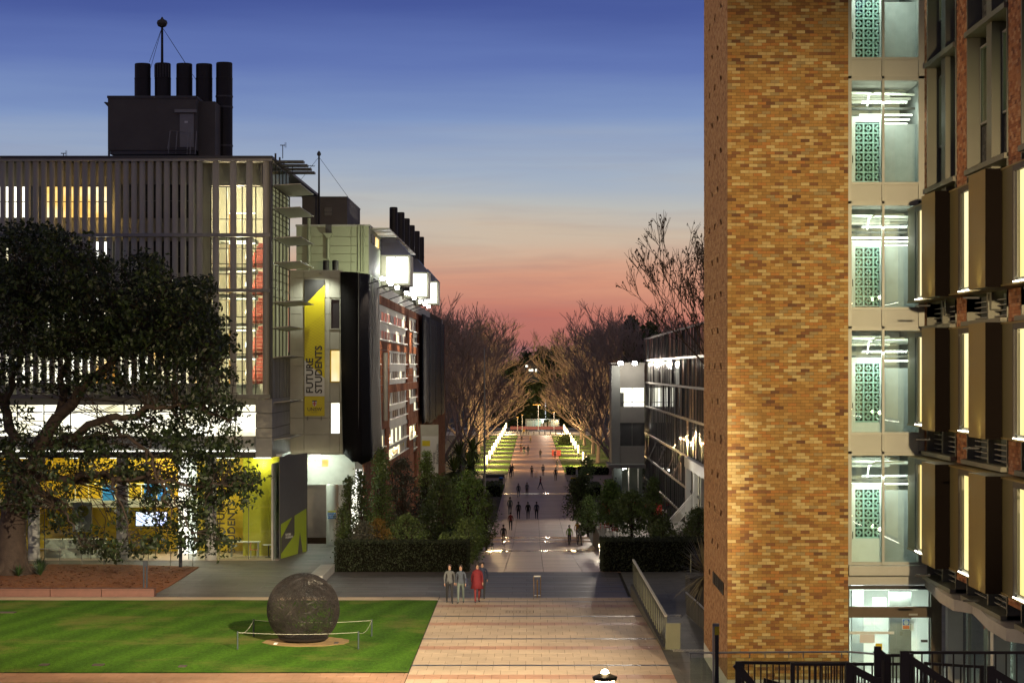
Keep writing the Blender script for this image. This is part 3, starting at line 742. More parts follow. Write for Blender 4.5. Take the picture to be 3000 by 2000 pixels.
for y in (60, 67, 74, 81):
    part('ceiling_panel', M['tube_light'], brick_b, (FX + 2, FX + 3.2, y - 1.2, y, 3.3, 3.37))

# unseen floodlight added at the head of the facade to light walk and lawn
fl = thing('added_facade_flood', 'large added floodlight, out of view, bracketed to the head of the brick facade', 'lamp', (12.2, 44, 21))
place(MB().tube([(FX, 44, 21.2), (12.3, 44, 21.2)], .05, 8), 'bracket', M['dark_metal'], fl)
part('housing', M['dark_metal'], fl, (11.9, 12.4, 43.7, 44.3, 20.95, 21.3))
light('flood_beam', 'SPOT', (12.0, 44.2, 20.9), 450000, (1, .82, .58), fl, .4, (-9.0, 97, 0), 29, 1.0)  # beam of the added floodlight, thrown on the walk and lawn
# ------------------------------------------------------------------ louvred building on the left (front at 136.7 m, side wall receding to 146.5 m)
DL = 136.7
lx = lambda x, d=DL: wx(x, d)
lz = lambda y, d=DL: wz(y, d)
XS = lx(797)                      # side wall plane
M['fin'] = mat('louvre_fin', (.48, .465, .39), .55, .05, var=.14, scale=1.2, stretch=(1, 1, .3))
M['lb_wall'] = mat('panel_wall', (.30, .295, .25), .7, var=.12, scale=.8)
M['lb_frame'] = mat('dark_frame', (.09, .09, .085), .5, .3, var=.1)
M['room_gold'] = emi_room('room_gold', [(.6, .26, .04), (1, .6, .16), (1, .86, .5), (1, 1, .85)], 1.3, (.35, 1, .6), .9)
M['room_bright'] = emi_room('room_bright', [(.55, .5, .3), (1, .95, .72), (1, 1, .92)], 1.9, (.5, 1, 1.2), 1.1)
M['dark_glass'] = mat('dark_glass', (.03, .032, .035), .12, var=.2)
lb = thing('louvred_building', 'louvred laboratory building with lit stairwell, glazed ground floor and rooftop stacks', 'building', (XS, DL, 0))
GX0 = lx(-190)
part('roof', M['lb_frame'], lb, (GX0, XS + .05, DL - .35, DL + 30, lz(466), lz(458)))
part('roof_fascia', M['fin'], lb, (GX0, XS + .02, DL - .3, DL - .05, lz(473), lz(466) - .002))
part('upper_wall', M['lb_wall'], lb, (GX0, lx(610), DL + 1.0, DL + 1.3, lz(1165), lz(473)), (lx(610), lx(790), DL + .9, DL + 1.3, lz(540), lz(473)), (lx(776), lx(792), DL + .5, DL + 1.2, lz(1165), lz(541)))
for y0, y1 in ((684, 694), (846, 856), (1155, 1167)):
    part('louvre_rail', M['grey_metal'], lb, (GX0, lx(793), DL - .35, DL + .1, lz(y1), lz(y0)))
part('corner_post', M['lb_frame'], lb, (lx(791), XS - .005, DL - .3, DL - .02, lz(1167), lz(473)))
# fins: a bent section, turned a little; three tiers
def fin_mesh(h, w):
    b = MB(); n = 5; c = []
    for i in range(n + 1):
        t_ = i / n - .5; c.append((t_ * w, -.07 * math.cos(t_ * 3.0)))
    poly = c + [(x, y + .035) for x, y in c[::-1]]
    b.prism(poly, 'z', 0, h); return b.mesh('louvre_fin', M['fin'])
for (ya, yb) in ((473.5, 683.5), (694.5, 845.5), (856.5, 1154.5)):
    h = lz(ya) - lz(yb); me = fin_mesh(h, .33); me2 = fin_mesh(h, .37)
    for k in range(-2, 25):
        x = 10 + 24.0 * k
        inst(me, 'louvre_fin', lb, (lx(x), DL - .1, lz(yb)), (0, 0, R(18 + 2 * math.sin(k))))
    for x in (633, 684, 731, 780):
        inst(me2, 'louvre_fin', lb, (lx(x), DL - .1, lz(yb)), (0, 0, R(4)))
# windows behind the fins: upper row lit gold at the left, dark in the middle
def win_row(y0, y1, cells, d=DL + .98):
    for x0, x1, key in cells:
        fr = part('window', M['lb_frame'], lb, (lx(x0), lx(x1), d - .06, d - .0, lz(y1, d), lz(y1, d) + .05), (lx(x0), lx(x1), d - .06, d, lz(y0, d) - .05, lz(y0, d)), (lx(x0), lx(x1), d - .05, d, lz((y0 + y1) / 2, d), lz((y0 + y1) / 2, d) + .05))
        part('pane', M[key], fr, (lx(x0) + .02, lx(x1) - .02, d - .03, d - .01, lz(y1, d) + .05, lz(y0, d) - .05))
win_row(545, 640, [(-60, 70, 'room_white'), (72, 118, 'dark_glass'), (120, 206, 'room_gold'), (208, 318, 'room_gold')])
win_row(540, 640, [(330, 395, 'dark_glass'), (400, 470, 'dark_glass'), (475, 560, 'dark_glass')])
win_row(706, 800, [(-60, 30, 'room_gold'), (32, 270, 'dark_glass'), (272, 318, 'room_white'), (322, 560, 'dark_glass')])
win_row(868, 960, [(-60, 120, 'dark_glass'), (122, 300, 'room_white'), (302, 440, 'dark_glass'), (445, 575, 'room_gold')])
win_row(1025, 1125, [(-60, 100, 'room_bright'), (102, 270, 'room_bright'), (272, 330, 'room_gold'), (334, 440, 'room_bright'), (442, 575, 'room_gold')])
for x in (404, 428, 452, 524, 548):
    part('ceiling_lamp', M['tube_light'], lb, (lx(x), lx(x + 6), DL + .90, DL + .95, lz(581), lz(579)))
light('window_spill', 'POINT', (lx(250), DL + .45, lz(600)), 26, (1, .62, .2), lb, .2)
light('window_spill', 'POINT', (lx(295), DL + .45, lz(620)), 34, (1, .62, .2), lb, .2)
light('window_spill', 'POINT', (lx(150), DL + .45, lz(600)), 10, (1, .62, .2), lb, .2)
# stairwell
SX0, SX1 = lx(611), lx(776)
M['stair_wall'] = mat('stair_wall', (.78, .72, .56), .8, var=.08, scale=1)
M['stair_red'] = mat('stair_red', (.24, .035, .02), .7, var=.1)
SB = DL + 5.2
part('stair_back_wall', M['stair_wall'], lb, (SX0 - .6, SX1 + .2, SB, SB + .2, lz(1165), lz(480)))
part('stair_side_wall', M['stair_wall'], lb, (SX0 - .6, SX0 - .45, DL + 1.31, SB, lz(1165), lz(480)))
M['orange_wall'] = mat('orange_wall', (.75, .40, .08), .7, var=.06)
FL = [1120, 935, 773, 690, 530]
for i, y in enumerate((1125, 1040, 945, 860, 780, 690)):
    z = lz(y)
    part('landing', M['concrete_pale'], lb, (SX0 - .4, lx(725), DL + 1.35, SB, z - .22, z))
    part('orange_door', M['orange_wall'], lb, (lx(638), lx(652), SB - .06, SB - .01, z, z + 1.55))
    part('stair_tube', M['tube_light'], lb, (lx(655), lx(735), DL + 2.6, DL + 2.75, z + 1.42, z + 1.47))
for i, (ya, yb) in enumerate(((1125, 1035), (1040, 950), (945, 865), (860, 785), (780, 700))):
    # each flight climbs inside the right bay, alternately leaning
    fl = part('stair_flight', M['stair_red'], lb, (lx(716), lx(722), DL + 2.0, DL + 2.1, lz(ya), lz(ya) + .1))
    nst = 8
    for s in range(nst):
        z = lz(ya) + (lz(yb) - lz(ya)) * s / nst
        part('stair_tread', M['stair_red'], fl, (lx(712) + s * .06, lx(772) - .02, DL + 2.1 + s * .26, DL + 2.36 + s * .26, z, z + (lz(yb) - lz(ya)) / nst - .03))
    place(MB().tube([(lx(708), DL + 1.9, lz(ya) + .5), (lx(722), DL + 2.2, lz(yb) + .5)], .035, 8), 'handrail', M['tube_light'] if i in (1, 3) else M['white_paint'], fl)
stw = part('stair_glazing', M['lb_frame'], lb, *[(lx(x), lx(x + 3), DL + .95, DL + 1.05, lz(1160), lz(542)) for x in (610, 656, 702, 742, 774)], *[(lx(611), lx(776), DL + .96, DL + 1.04, lz(y + 2.5), lz(y)) for y in (542, 638, 690, 724, 770, 800, 862, 926, 948, 1035, 1086)])
for x0, x1 in ((613, 656), (659, 702), (705, 742), (745, 774)):
    for y0, y1 in ((545, 638), (641, 690), (693, 770), (773, 862), (865, 948), (951, 1035), (1038, 1086), (1089, 1158)):
        part('pane', M['glass'], stw, (lx(x0), lx(x1), DL + 1.0, DL + 1.01, lz(y1), lz(y0)))
for y in (560, 650, 735, 820, 905, 990, 1075):
    light('stair_light', 'POINT', (lx(690), DL + 2.0, lz(y)), 300, (1, .84, .55), lb, .3)
# band of brilliant windows, concrete corner, beam
part('band_wall', M['concrete'], lb, (GX0, lx(750), DL + .3, DL + .6, lz(1186), lz(1166.5)), (GX0, lx(750), DL + .2, DL + .6, lz(1338), lz(1277)))
for i in range(12):
    x0 = -190 + i * 78.3; x1 = x0 + 76
    w = part('band_window', M['lb_frame'], lb, (lx(x0), lx(x0) + .06, DL + .35, DL + .5, lz(1277), lz(1186)), (lx(x0) + .06, lx(x1), DL + .36, DL + .5, lz(1208), lz(1205)))
    part('pane', M['room_bright'], w, (lx(x0) + .06, lx(x1) + .04, DL + .42, DL + .45, lz(1277), lz(1186)))
part('soffit_light', M['tube_light'], lb, (GX0, lx(748), DL + .12, DL + .18, lz(1322), lz(1320)))
part('beam', M['dark_metal'], lb, (GX0, lx(748), DL + .14, DL + 2.0, lz(1341), lz(1322) - .02))
for i, (y0, y1) in enumerate(((1168, 1210), (1211, 1253), (1254, 1281), (1282, 1340))):
    part('concrete_panel', M['concrete'], lb, (lx(750), XS + .03, DL + .05 - .3, DL + 10, lz(y1) + .01, lz(y0)))
# side wall of glass with awnings
M['side_glass'] = glass('side_glass', (.85, .88, .8), .03)
M['side_glow'] = emi_room('side_glow', [(.30, .27, .16), (.5, .46, .30), (.9, .82, .55)], .5, (1, .5, .25), .9)
M['awning'] = mat('awning', (.5, .48, .40), .5, .1, var=.1)
side_y = [473, 542, 610, 697, 770, 886, 961, 1048, 1167]
sgl = part('side_glazing', M['lb_frame'], lb, *[(XS - .04, XS + .03, DL + .02 + i * 1.96, DL + .09 + i * 1.96, lz(1167), lz(473)) for i in range(6)], *[(XS - .03, XS + .02, DL, DL + 9.8, lz(y) - .05, lz(y)) for y in side_y])
for i in range(5):
    for j, (ya, yb) in enumerate(zip(side_y, side_y[1:])):
        y0, y1 = DL + .09 + i * 1.96, DL + .02 + (i + 1) * 1.96
        if j in (1, 2, 4):
            part('pane', M['side_glass'], sgl, (XS - .01, XS, y0, y1, lz(yb), lz(ya) - .05))
            for s in range(4): part('blade', M['awning'], sgl, (XS - .06, XS - .012, y0, y1, lz(yb) + (lz(ya) - lz(yb)) * (.15 + .22 * s), lz(yb) + (lz(ya) - lz(yb)) * (.15 + .22 * s) + .05))
        else:
            part('pane', M['side_glass'] if j in (0, 3, 5, 6) else M['lb_wall'], sgl, (XS - .01, XS, y0, y1, lz(yb), lz(ya) - .05))
part('side_lit_wall', M['side_glow'], lb, (XS - .12, XS - .07, DL + .3, DL + 9.6, lz(1165), lz(545)))
part('side_back_wall', M['lb_wall'], lb, (XS - .7, XS - .6, DL + .3, DL + 9.6, lz(544), lz(480)))
for y in (542, 610, 697, 770, 886, 961, 1048, 1181, 1290):
    b = MB(); z = lz(y)
    w_ = 1.55 if y < 900 else .95
    b.prism([(XS + .04, z), (XS + w_, z + .10), (XS + w_, z + .14), (XS + .04, z + .06)], 'y', DL + .6, DL + 9.2)
    place(b, 'awning', M['awning'], lb)
for i in range(4):
    z = lz(468) - i * .02
    part('roof_blade', M['lb_frame'], lb, (XS + .1, XS + 1.75, DL + .4 + i * 2.3, DL + 1.3 + i * 2.3, z - .12, z))
    part('blade_bracket', M['lb_frame'], lb, (XS + .1, XS + .2, DL + .4 + i * 2.3, DL + .5 + i * 2.3, z, z + .4))
# roof plant room and stacks
PD = DL + 8; q = lambda x: wx(x, PD); qz = lambda y: wz(y, PD)
M['plant_wall'] = mat('plant_wall', (.13, .12, .10), .75, var=.18, scale=.7)
M['stack'] = mat('stack_steel', (.03, .027, .025), .55, .4, var=.15)
pr = part('plant_room', M['plant_wall'], lb, (q(316), q(575), PD, PD + 9, qz(440), qz(288)))
part('roof_edge', M['lb_frame'], pr, (q(314), q(577), PD - .06, PD + 9.05, qz(288), qz(281)))
part('base_beam', M['lb_frame'], pr, (q(322), q(570), PD + .1, PD + 8, qz(452), qz(441)))
part('post', M['lb_frame'], pr, (q(316), q(321), PD + .0, PD + .2, qz(462), qz(441)))
part('side_panel', M['plant_wall'], pr, (q(575) + .005, q(624), PD + 1.0, PD + 9, qz(456), qz(292)))
b = MB(); b.prism([(q(316), qz(315)), (q(300), qz(298)), (q(302), qz(296)), (q(316), qz(298))], 'y', PD + .5, PD + 6); place(b, 'vent_hood', M['lb_frame'], pr)
dr = part('door', M['grey_metal'], pr, (q(527), q(568), PD - .05, PD - .005, qz(431), qz(334)))
part('door_sign', M['white_paint'], dr, (q(541), q(551), PD - .07, PD - .052, qz(361), qz(355)))
part('door_light', M['grey_metal'], pr, (q(513), q(577), PD - .25, PD - .01, qz(331), qz(322)))
for x in (499, 520, 553, 562, 577):
    place(MB().tube([(q(x), PD - .8, qz(456)), (q(x + 4), PD - .7, qz(388))], .03, 6), 'stair_rail', M['grey_metal'], pr)
place(MB().tube([(q(497), PD - .8, qz(440)), (q(506), PD - .8, qz(386)), (q(548), PD - .8, qz(392))], .03, 6), 'stair_rail', M['grey_metal'], pr)
for i in range(4): part('stair_step', M['lb_frame'], pr, (q(503), q(556), PD - 1.6 + .3 * i, PD - 1.3 + .3 * i, qz(458 - 7 * i), qz(456 - 7 * i)))
for x, w, yt, ybm in ((418, 48, 187, 285), (477, 48, 186, 285), (540, 48, 187, 285), (598, 49, 188, 310), (657, 49, 184, 458)):
    dd = PD + 4; r = w / 2 * dd / F; c = (wx(x, dd), dd, wz(ybm, dd)); h = wz(yt, dd) - c[2]; m_ = wz(233, dd) - c[2]
    s_ = place(MB().lathe([(r, 0), (r, m_), (r * 1.02, m_ + .01), (r * 1.02, m_ + .08), (r * .98, m_ + .09), (r * .98, h - .06), (r * .9, h), (r * .8, h - .02)], c, 20), 'exhaust_stack', M['stack'], lb, smooth=False)
    if x == 477:
        for i in range(7):
            a = R(200 + i * 20); place(MB().box(c[0] + r * math.cos(a) - .02, c[0] + r * math.cos(a) + .02, c[1] + r * math.sin(a) - .03, c[1] + r * math.sin(a) + .03, c[2] + m_ + .1, c[2] + h - .1), 'stack_rib', M['lb_frame'], s_)
    if x == 657:
        for yy in (286, 317, 430): place(MB().lathe([(r * 1.06, 0), (r * 1.06, .1)], (c[0], c[1], wz(yy, dd)), 20), 'clamp_band', M['lb_frame'], s_)
mx_, md = wx(475, PD + 5), PD + 5
ms = place(MB().tube([(mx_, md, wz(290, md)), (mx_, md, wz(75, md))], [.10, .07], 8), 'mast', M['black'], lb)
place(MB().lathe([(.05, -.28), (.26, -.18), (.34, 0), (.30, .16), (.1, .27), (.03, .40)], (mx_, md, wz(69, md)), 16), 'mast_ball', M['lb_frame'], ms)
for x, y in ((442, 186), (444, 210), (542, 186), (576, 240)):
    place(MB().tube([(mx_, md, wz(80, md)), (wx(x, md), md + (.6 if x > 500 else -.6), wz(y, md))], .014, 4), 'guy_wire', M['black'], ms)
for x, y, s in ((823, 422, 1), (176, 446, .7)):      # small wind sensors on the roof edge
    p = Vector((lx(x), DL + 1, lz(y))); b = MB()
    b.tube([p + Vector((0, 0, -.75 * s if s == 1 else -.3)), p], .025, 6); b.tube([p + Vector((-.15, 0, .02)), p + Vector((.15, 0, .02))], .025, 6)
    b.tube([p + Vector((.13, 0, -.12)), p + Vector((.13, 0, .18)), p + Vector((.19, 0, .18)), p + Vector((.19, 0, -.12)), p + Vector((.13, 0, -.12))], .012, 5)
    place(b, 'wind_sensor', M['black'], lb)
b = MB(); p0 = Vector((lx(826), DL + 3, lz(471))); p1 = Vector((lx(908), DL + 3, lz(474)))
b.tube([p0, p1], .02, 6)
for i in range(14):
    p = p0.lerp(p1, i / 13); b.tube([p + Vector((0, -.12, 0)), p + Vector((0, .12, .06))], .012, 4)
b.tube([p0 + Vector((.3, 0, -.5)), p0 + Vector((.3, 0, 0))], .025, 6)
place(b, 'yagi_aerial', M['black'], lb)
# ------------------------------------------------------------------ glazed ground floor
M['yellow_wall'] = mat('yellow_wall', (.66, .44, .015), .6, var=.08, scale=.6)
M['lime_wall'] = mat('lime_wall', (.46, .42, .02), .6, var=.08, scale=.6)
M['floor_in'] = mat('floor_in', (.45, .36, .28), .4, var=.1)
GB = DL + 7
part('hall_back_wall', M['yellow_wall'], lb, (GX0, lx(690), GB, GB + .2, 0, lz(1342)))
part('hall_right_wall', M['lime_wall'], lb, (lx(690), lx(812), GB - 3.5, GB - 3.3, 0, lz(1342)))
part('hall_floor', M['floor_in'], lb, (GX0, lx(815), DL + .05, GB, -.03, .01))
part('hall_ceiling', M['int_white'], lb, (GX0, lx(815), DL + 2.01, GB, lz(1341) + .0, lz(1341) + .15))
part('mezzanine', M['concrete_pale'], lb, (GX0, lx(600), DL + 4, GB, lz(1497), lz(1478)))
part('mezzanine_rail', M['white_paint'], lb, (lx(170), lx(600), DL + 4.0, DL + 4.06, lz(1428), lz(1426)), *[(lx(x), lx(x) + .04, DL + 4.0, DL + 4.06, lz(1478), lz(1428)) for x in range(180, 600, 40)])
M['blue_board'] = mat('blue_board', (.03, .22, .62), .5, var=.1)
for x0, x1 in ((258, 296), (300, 335), (384, 420), (424, 462)):
    tag(part('display_board', M['blue_board'], None, (lx(x0), lx(x1), DL + 4.6, DL + 4.66, lz(1478), lz(1427))), 'blue display board standing on the mezzanine', 'board', 'blue boards on the mezzanine')
gg = part('ground_glazing', M['lb_frame'], lb, *[(lx(x), lx(x) + .03, DL + .9, DL + .95, 0, lz(1342)) for x in (-190, -90, 30, 120, 228, 257, 345, 448, 545, 636, 722, 813)])
for x0, x1 in ((-190, -90), (-90, 30), (30, 120), (120, 228), (228, 257), (257, 345), (345, 448), (545, 636), (636, 722), (722, 813)):
    for y0, y1 in ((1342, 1488), (1489, 1641)):
        part('pane', M['glass'], gg, (lx(x0) + .03, lx(x1), DL + .92, DL + .93, max(0.01, lz(y1)), lz(y0)))
for x, bz in ((-60, 0), (94, 0), (354, 0), (614, 0)):
    place(MB().lathe([(.34, 0), (.34, lz(1341))], (lx(x), DL + .5, 0), 24), 'column', M['concrete'], lb, smooth=False)
for x, p_, c_ in ((40, 60, (1, .45, .1)), (200, 190, (1, .8, .35)), (320, 260, (1, .85, .45)), (440, 300, (1, .86, .5)), (520, 300, (1, .95, .75)), (640, 70, (1, .92, .5)), (750, 70, (1, .95, .5))):
    light('hall_light', 'POINT', (lx(x), DL + 3.2, lz(1365)), p_, c_, lb, .3)
    part('hall_lamp', M['tube_light'], lb, (lx(x) - .5, lx(x) + .5, DL + 3.1, DL + 3.3, lz(1348), lz(1346)))
M['screen'] = emi_room('screen_glow', [(.35, .45, 1), (.75, .8, 1), (1, .95, 1)], 2.2, (1.5, 1, 2.5), 1.4)
tv = thing('wall_screen', 'bright lit video screen glowing on the yellow hall wall', 'screen', (lx(418), DL + 3, lz(1551)))
part('screen_panel', M['screen'], tv, (lx(373), lx(465), DL + 3, DL + 3.05, lz(1549), lz(1509)))
part('screen_frame', M['black'], tv, (lx(371), lx(467), DL + 3.051, DL + 3.12, lz(1552), lz(1506)))
part('bright_wall', M['room_white'], lb, (lx(485), lx(540), DL + 5, DL + 5.1, .02, lz(1345)))
tag(part('notice_board', mat('board_white', (.6, .62, .6), .6, var=.1), None, (lx(199), lx(256), DL + 1.4, DL + 1.45, lz(1562), lz(1475))), 'white display panel with yellow discs behind the hall glass', 'panel')
p_ = thing('disc_sign', 'round yellow sign with a dark star on the white panel', 'sign', (lx(230), DL + 1.35, lz(1500)))
b = MB().lathe([(.33, 0), (.33, .02)], (0, 0, 0), 20); o = b.build('disc', M['lime_wall'], p_, loc=(0, 0, 0)); o.rotation_euler = (R(90), 0, 0)
for k in range(4):
    o = MB().box(-.15, .15, -.03, -.025, -.012, .012).build('star_bar', M['black'], p_, loc=(0, 0, 0)); o.rotation_euler = (0, R(45 * k), 0)
# counter, tables and chairs seen through the glass
t = thing('hall_counter', 'long grey reception counter behind the glass', 'counter', (lx(200), DL + 2.0, 0))
part('counter_body', M['concrete_pale'], t, (lx(110), lx(290), DL + 1.8, DL + 2.3, 0.01, 1.05)); part('counter_top', M['white_paint'], t, (lx(108), lx(292), DL + 1.7, DL + 2.35, 1.051, 1.10))
def cafe_table(x, d, label):
    t = thing('cafe_table', label, 'table', (x, d, 0.01))
    place(MB().lathe([(.34, .72), (.34, .75)], (x, d, .01), 16), 'table_top', M['white_paint'], t)
    place(MB().tube([(x, d, .03), (x, d, .73)], .03, 8), 'pedestal', M['dark_metal'], t)
    place(MB().lathe([(.22, 0), (.2, .03)], (x, d, .01), 12), 'base', M['dark_metal'], t)
def cafe_chair(x, d, m, label, rz=0, grp=None, z0=.01, name='cafe_chair'):
    t = thing(name, label, 'chair', (x, d, z0), grp, rz)
    def pb(n, *bx): 
        b = MB()
        for q_ in bx: b.box(*q_)
        return b.build(n, m if n in ('seat', 'backrest') else M['grey_metal'], t, loc=(0, 0, 0))
    pb('seat', (-.22, .22, -.22, .22, .43, .47))
    b = MB(); b.prism([(-.22, .46), (-.20, .86), (-.17, .87), (-.19, .46)], 'x', -.21, .21); b.build('backrest', m, t, loc=(0, 0, 0))
    for sx in (-.19, .19):
        for sy in (-.19, .19): pb('leg', (sx - .015, sx + .015, sy - .015, sy + .015, 0, .43))
    return t
M['orange'] = mat('orange_plastic', (.6, .2, .04), .4, var=.1)
cafe_table(lx(787, DL + 2.2), DL + 2.2, 'small round white cafe table behind the lime lit glass')
cafe_chair(lx(744, DL + 2.2), DL + 2.2, M['orange'], 'orange plastic chair behind the lime lit glass', R(-90))
cafe_chair(lx(803, DL + 2.9), DL + 2.9, M['white_paint'], 'white plastic chair at the small round table behind glass', R(90))
t = thing('white_bench_table', 'long white table behind the lime lit glass', 'table', (lx(700), DL + 2.6, .01))
part('table_top', M['white_paint'], t, (lx(655), lx(747), DL + 2.3, DL + 2.9, .86, .92))
for x in (660, 740): part('leg', M['grey_metal'], t, (lx(x), lx(x) + .06, DL + 2.4, DL + 2.8, .01, .858))
M['glyph'] = mat('glyph_dark', (.05, .05, .03), .7, var=.05)
g = thing('glass_lettering', 'dark rotated lettering on the lime lit ground floor glass', 'lettering', (lx(640), DL + .88, .1))
text('letters', 'FUTURE', .62, M['glyph'], g, (lx(652), DL + .88, 1.15), (R(90), R(-90), 0), bold=.012)
text('letters', 'STUDENTS', .62, M['glyph'], g, (lx(683), DL + .88, .35), (R(90), R(-90), 0), bold=.012)
# ------------------------------------------------------------------ terracotta building: concrete end wall with banner, black mesh screens, tiled side along the mall
DB = 146.5
tx = lambda x, d=DB: wx(x, d)
tz = lambda y, d=DB: wz(y, d)
TXX = tx(1060)                           # plane of the tiled side wall (about -10.5)
def sd(x): return F * TXX / (x - CX)      # distance along the side wall at picture column x
tb = thing('terracotta_building', 'terracotta tiled building with black mesh screens and lit rooftop window boxes', 'building', (TXX, DB, 0))
M['end_wall'] = mat('end_wall', (.44, .44, .37), .65, .1, var=.2, scale=.7)
M['terracotta'] = ramp_mat('terracotta_tile', [(4, (.33, .115, .055)), (4, (.37, .135, .065)), (3, (.29, .095, .045)), (2, (.40, .16, .08))], .95, .15, 3, .15, .05)
M['green_panel'] = mat('green_panel', (.40, .43, .28), .6, .1, var=.06, scale=.6)
M['mesh_black'] = mat('mesh_black', (.010, .009, .010), .65, .0, var=.5, scale=14, bump=.6, bscale=40, spec=.12)
M['room_pale'] = emi_room('room_pale', [(1, .85, .45), (1, .95, .7)], 1.5, (1, 1, 1), .8)
part('core', M['end_wall'], tb, (tx(849), TXX - .12, DB + .35, DB + 100, tz(1332), tz(800)))
part('core_low', M['concrete'], tb, (tx(849), TXX - .12, DB + 15, DB + 100, 0, tz(1332) - .01))
part('lit_doors', M['room_white'], tb, (tx(985), tx(1048), DB + 12, DB + 12.1, .02, 4.3))
part('red_panel', mat('red_panel', (.45, .05, .04), .6, var=.1), tb, (tx(1046), tx(1052), DB + 11.8, DB + 11.9, .5, 4))
part('core_far', M['mortar'], tb, (TXX - 14, TXX - .13, DB + 100.01, sd(1304), -5.5, tz(800)))
part('core_base', M['mortar'], tb, (TXX - 5, TXX - .13, DB + 14, DB + 100, -5.5, -.01))
# end wall panels
rows = [(795, 815), (816, 872), (873, 920), (921, 968), (969, 1023), (1024, 1072), (1073, 1120), (1121, 1176), (1177, 1224), (1225, 1272), (1273, 1327)]
cols = [(850, 890), (891, 966), (967, 994), (995, 1014)]
for i, (y0, y1) in enumerate(rows):
    for x0, x1 in cols:
        if x0 == 967 and any(a <= (y0 + y1) / 2 <= c for a, c in ((875, 965), (1025, 1120), (1178, 1272))): continue
        part('wall_panel', M['end_wall'], tb, (tx(x0), tx(x1), DB + random.uniform(0, .012), DB + .3, tz(y1) + .008, tz(y0)))
for i, (y0, y1, key) in enumerate(((875, 965, 'dark_glass'), (1025, 1120, 'room_warm'), (1178, 1272, 'room_white'))):
    w = part('end_window', M['yellow_wall'] if i == 1 else M['end_wall'], tb, (tx(967), tx(970), DB - .05, DB + .3, tz(y1), tz(y0)), (tx(970), tx(994), DB - .05, DB + .3, tz(y1), tz(y1) + .07), (tx(970), tx(994), DB - .02, DB + .3, tz(y0) - .05, tz(y0)))
    part('pane', M[key], w, (tx(970), tx(994), DB + .15, DB + .17, tz(y1) + .07, tz(y0) - .05))
part('parapet', M['concrete_pale'], tb, (tx(850), tx(1002), DB - .03, DB + .35, tz(795) + .003, tz(791)))
sc_ = part('wall_sconce', M['grey_metal'], tb, (tx(936), tx(944), DB - .5, DB - .005, tz(803), tz(800)))
light('sconce_light', 'SPOT', (tx(940), DB - 1.2, tz(802)), 420, (.98, 1, .82), tb, .1, (tx(930), DB, tz(1000)), 130, .9)
light('end_window_light', 'POINT', (tx(982), DB - .6, tz(1075)), 5, (1, .8, .4), tb, .3)
# passage under the end wall
part('passage_wall', M['concrete'], tb, (tx(870), tx(1030), DB + 3.0, DB + 3.3, tz(1426), tz(1327)))
part('passage_soffit', M['concrete'], tb, (tx(850), tx(1050), DB - .0, DB + 3.0, tz(1330), tz(1327) - .003))
part('passage_panel', M['concrete'], tb, (tx(849) - .1, tx(849), DB - 9.5, DB + 10, 0, tz(1341)))
b = MB()
place(MB().lathe([(.38, 0), (.38, tz(1424))], (tx(964), DB + 2.4, 0), 24), 'column', M['concrete_pale'], tb)
part('passage_back', M['concrete'], tb, (tx(860), tx(925), DB + 9, DB + 9.2, 0, tz(1426)))
part('passage_light', M['tube_light'], tb, (tx(905), tx(935), DB + 1.0, DB + 1.15, tz(1336), tz(1333)))
light('passage_lamp', 'POINT', (tx(915), DB + 1.2, tz(1345)), 420, (.85, 1, .85), tb, .3)
light('passage_lamp', 'POINT', (tx(955), DB + 6, tz(1445)), 60, (1, .9, .75), tb, .3)
for i in range(7):
    part('louvre_window', M['room_pale'] if i % 3 else M['room_gold'], tb, (tx(828) + i * .42, tx(828) + i * .42 + .36, DB - 1.0, DB - .95, tz(1364), tz(1343)))
for i in range(7):
    part('louvre_window', M['room_pale'] if i in (1, 3, 5) else M['dark_glass'], tb, (tx(849) + .01, tx(849) + .05, DB + .6 + i * .55, DB + 1.05 + i * .55, tz(1474), tz(1455)))
# coloured mural on the splayed wall left of the passage
mu = thing('mural_wall', 'lime and yellow mural wall beside the dark passage', 'mural', (lx(820), DL + 1.2, 0))
y0m = DL + .98
M['lime_lit'] = mat('mural_lime', (.42, .55, .04), .6, var=.05); M['mural_dark'] = mat('mural_dark', (.12, .12, .10), .6, var=.1)
def ang(x, s=0.0): return (lx(815) + (lx(868) - lx(815)) * x, y0m + 6.0 * x)
def mural(poly, m, name, off):
    b = MB(); k = [(ang(u)[0] - .02 * 1 + off * .7, ang(u)[1] - off * .3, v) for u, v in poly]
    b.face(k); b.face([(p[0] - .02, p[1] + .02, p[2]) for p in k][::-1]); place(b, name, m, mu)
mural([(0, 0.01), (1, 0.01), (1, 5.9), (0, 5.9)], mat('mural_grey', (.13, .135, .14), .7, var=.1), 'mural_base', 0)
mural([(.03, .02), (.95, .02), (.95, 2.6), (.03, 2.0)], M['lime_lit'], 'mural_field', .03)
mural([(.03, 1.2), (.50, 2.5), (.50, 1.2), (.03, .3)], M['mural_dark'], 'mural_panel', .06)
mural([(.62, .02), (.80, .02), (.70, 1.3)], M['mural_dark'], 'mural_wedge', .06)
text('letters', 'FUTURE\nSTUDENTS', .17, M['white_paint'], mu, (ang(.14)[0] + .1, ang(.14)[1] - .1, 1.3), (R(90), 0, R(65)))
sg = thing('blue_sign', 'blue direction sign with white lettering on the passage column', 'sign', (tx(965), DB + 1.95, tz(1524)))
part('sign_panel', M['blue_board'], sg, (tx(952), tx(976), DB + 1.93, DB + 1.97, tz(1524), tz(1506))); part('sign_header', M['lime_wall'], sg, (tx(952), tx(976), DB + 1.93, DB + 1.97, tz(1505.8), tz(1501)))
text('letters', 'School of\nMathematics\n& Statistics', .115, M['white_paint'], sg, (tx(953), DB + 1.92, tz(1510)), (R(90), 0, 0))
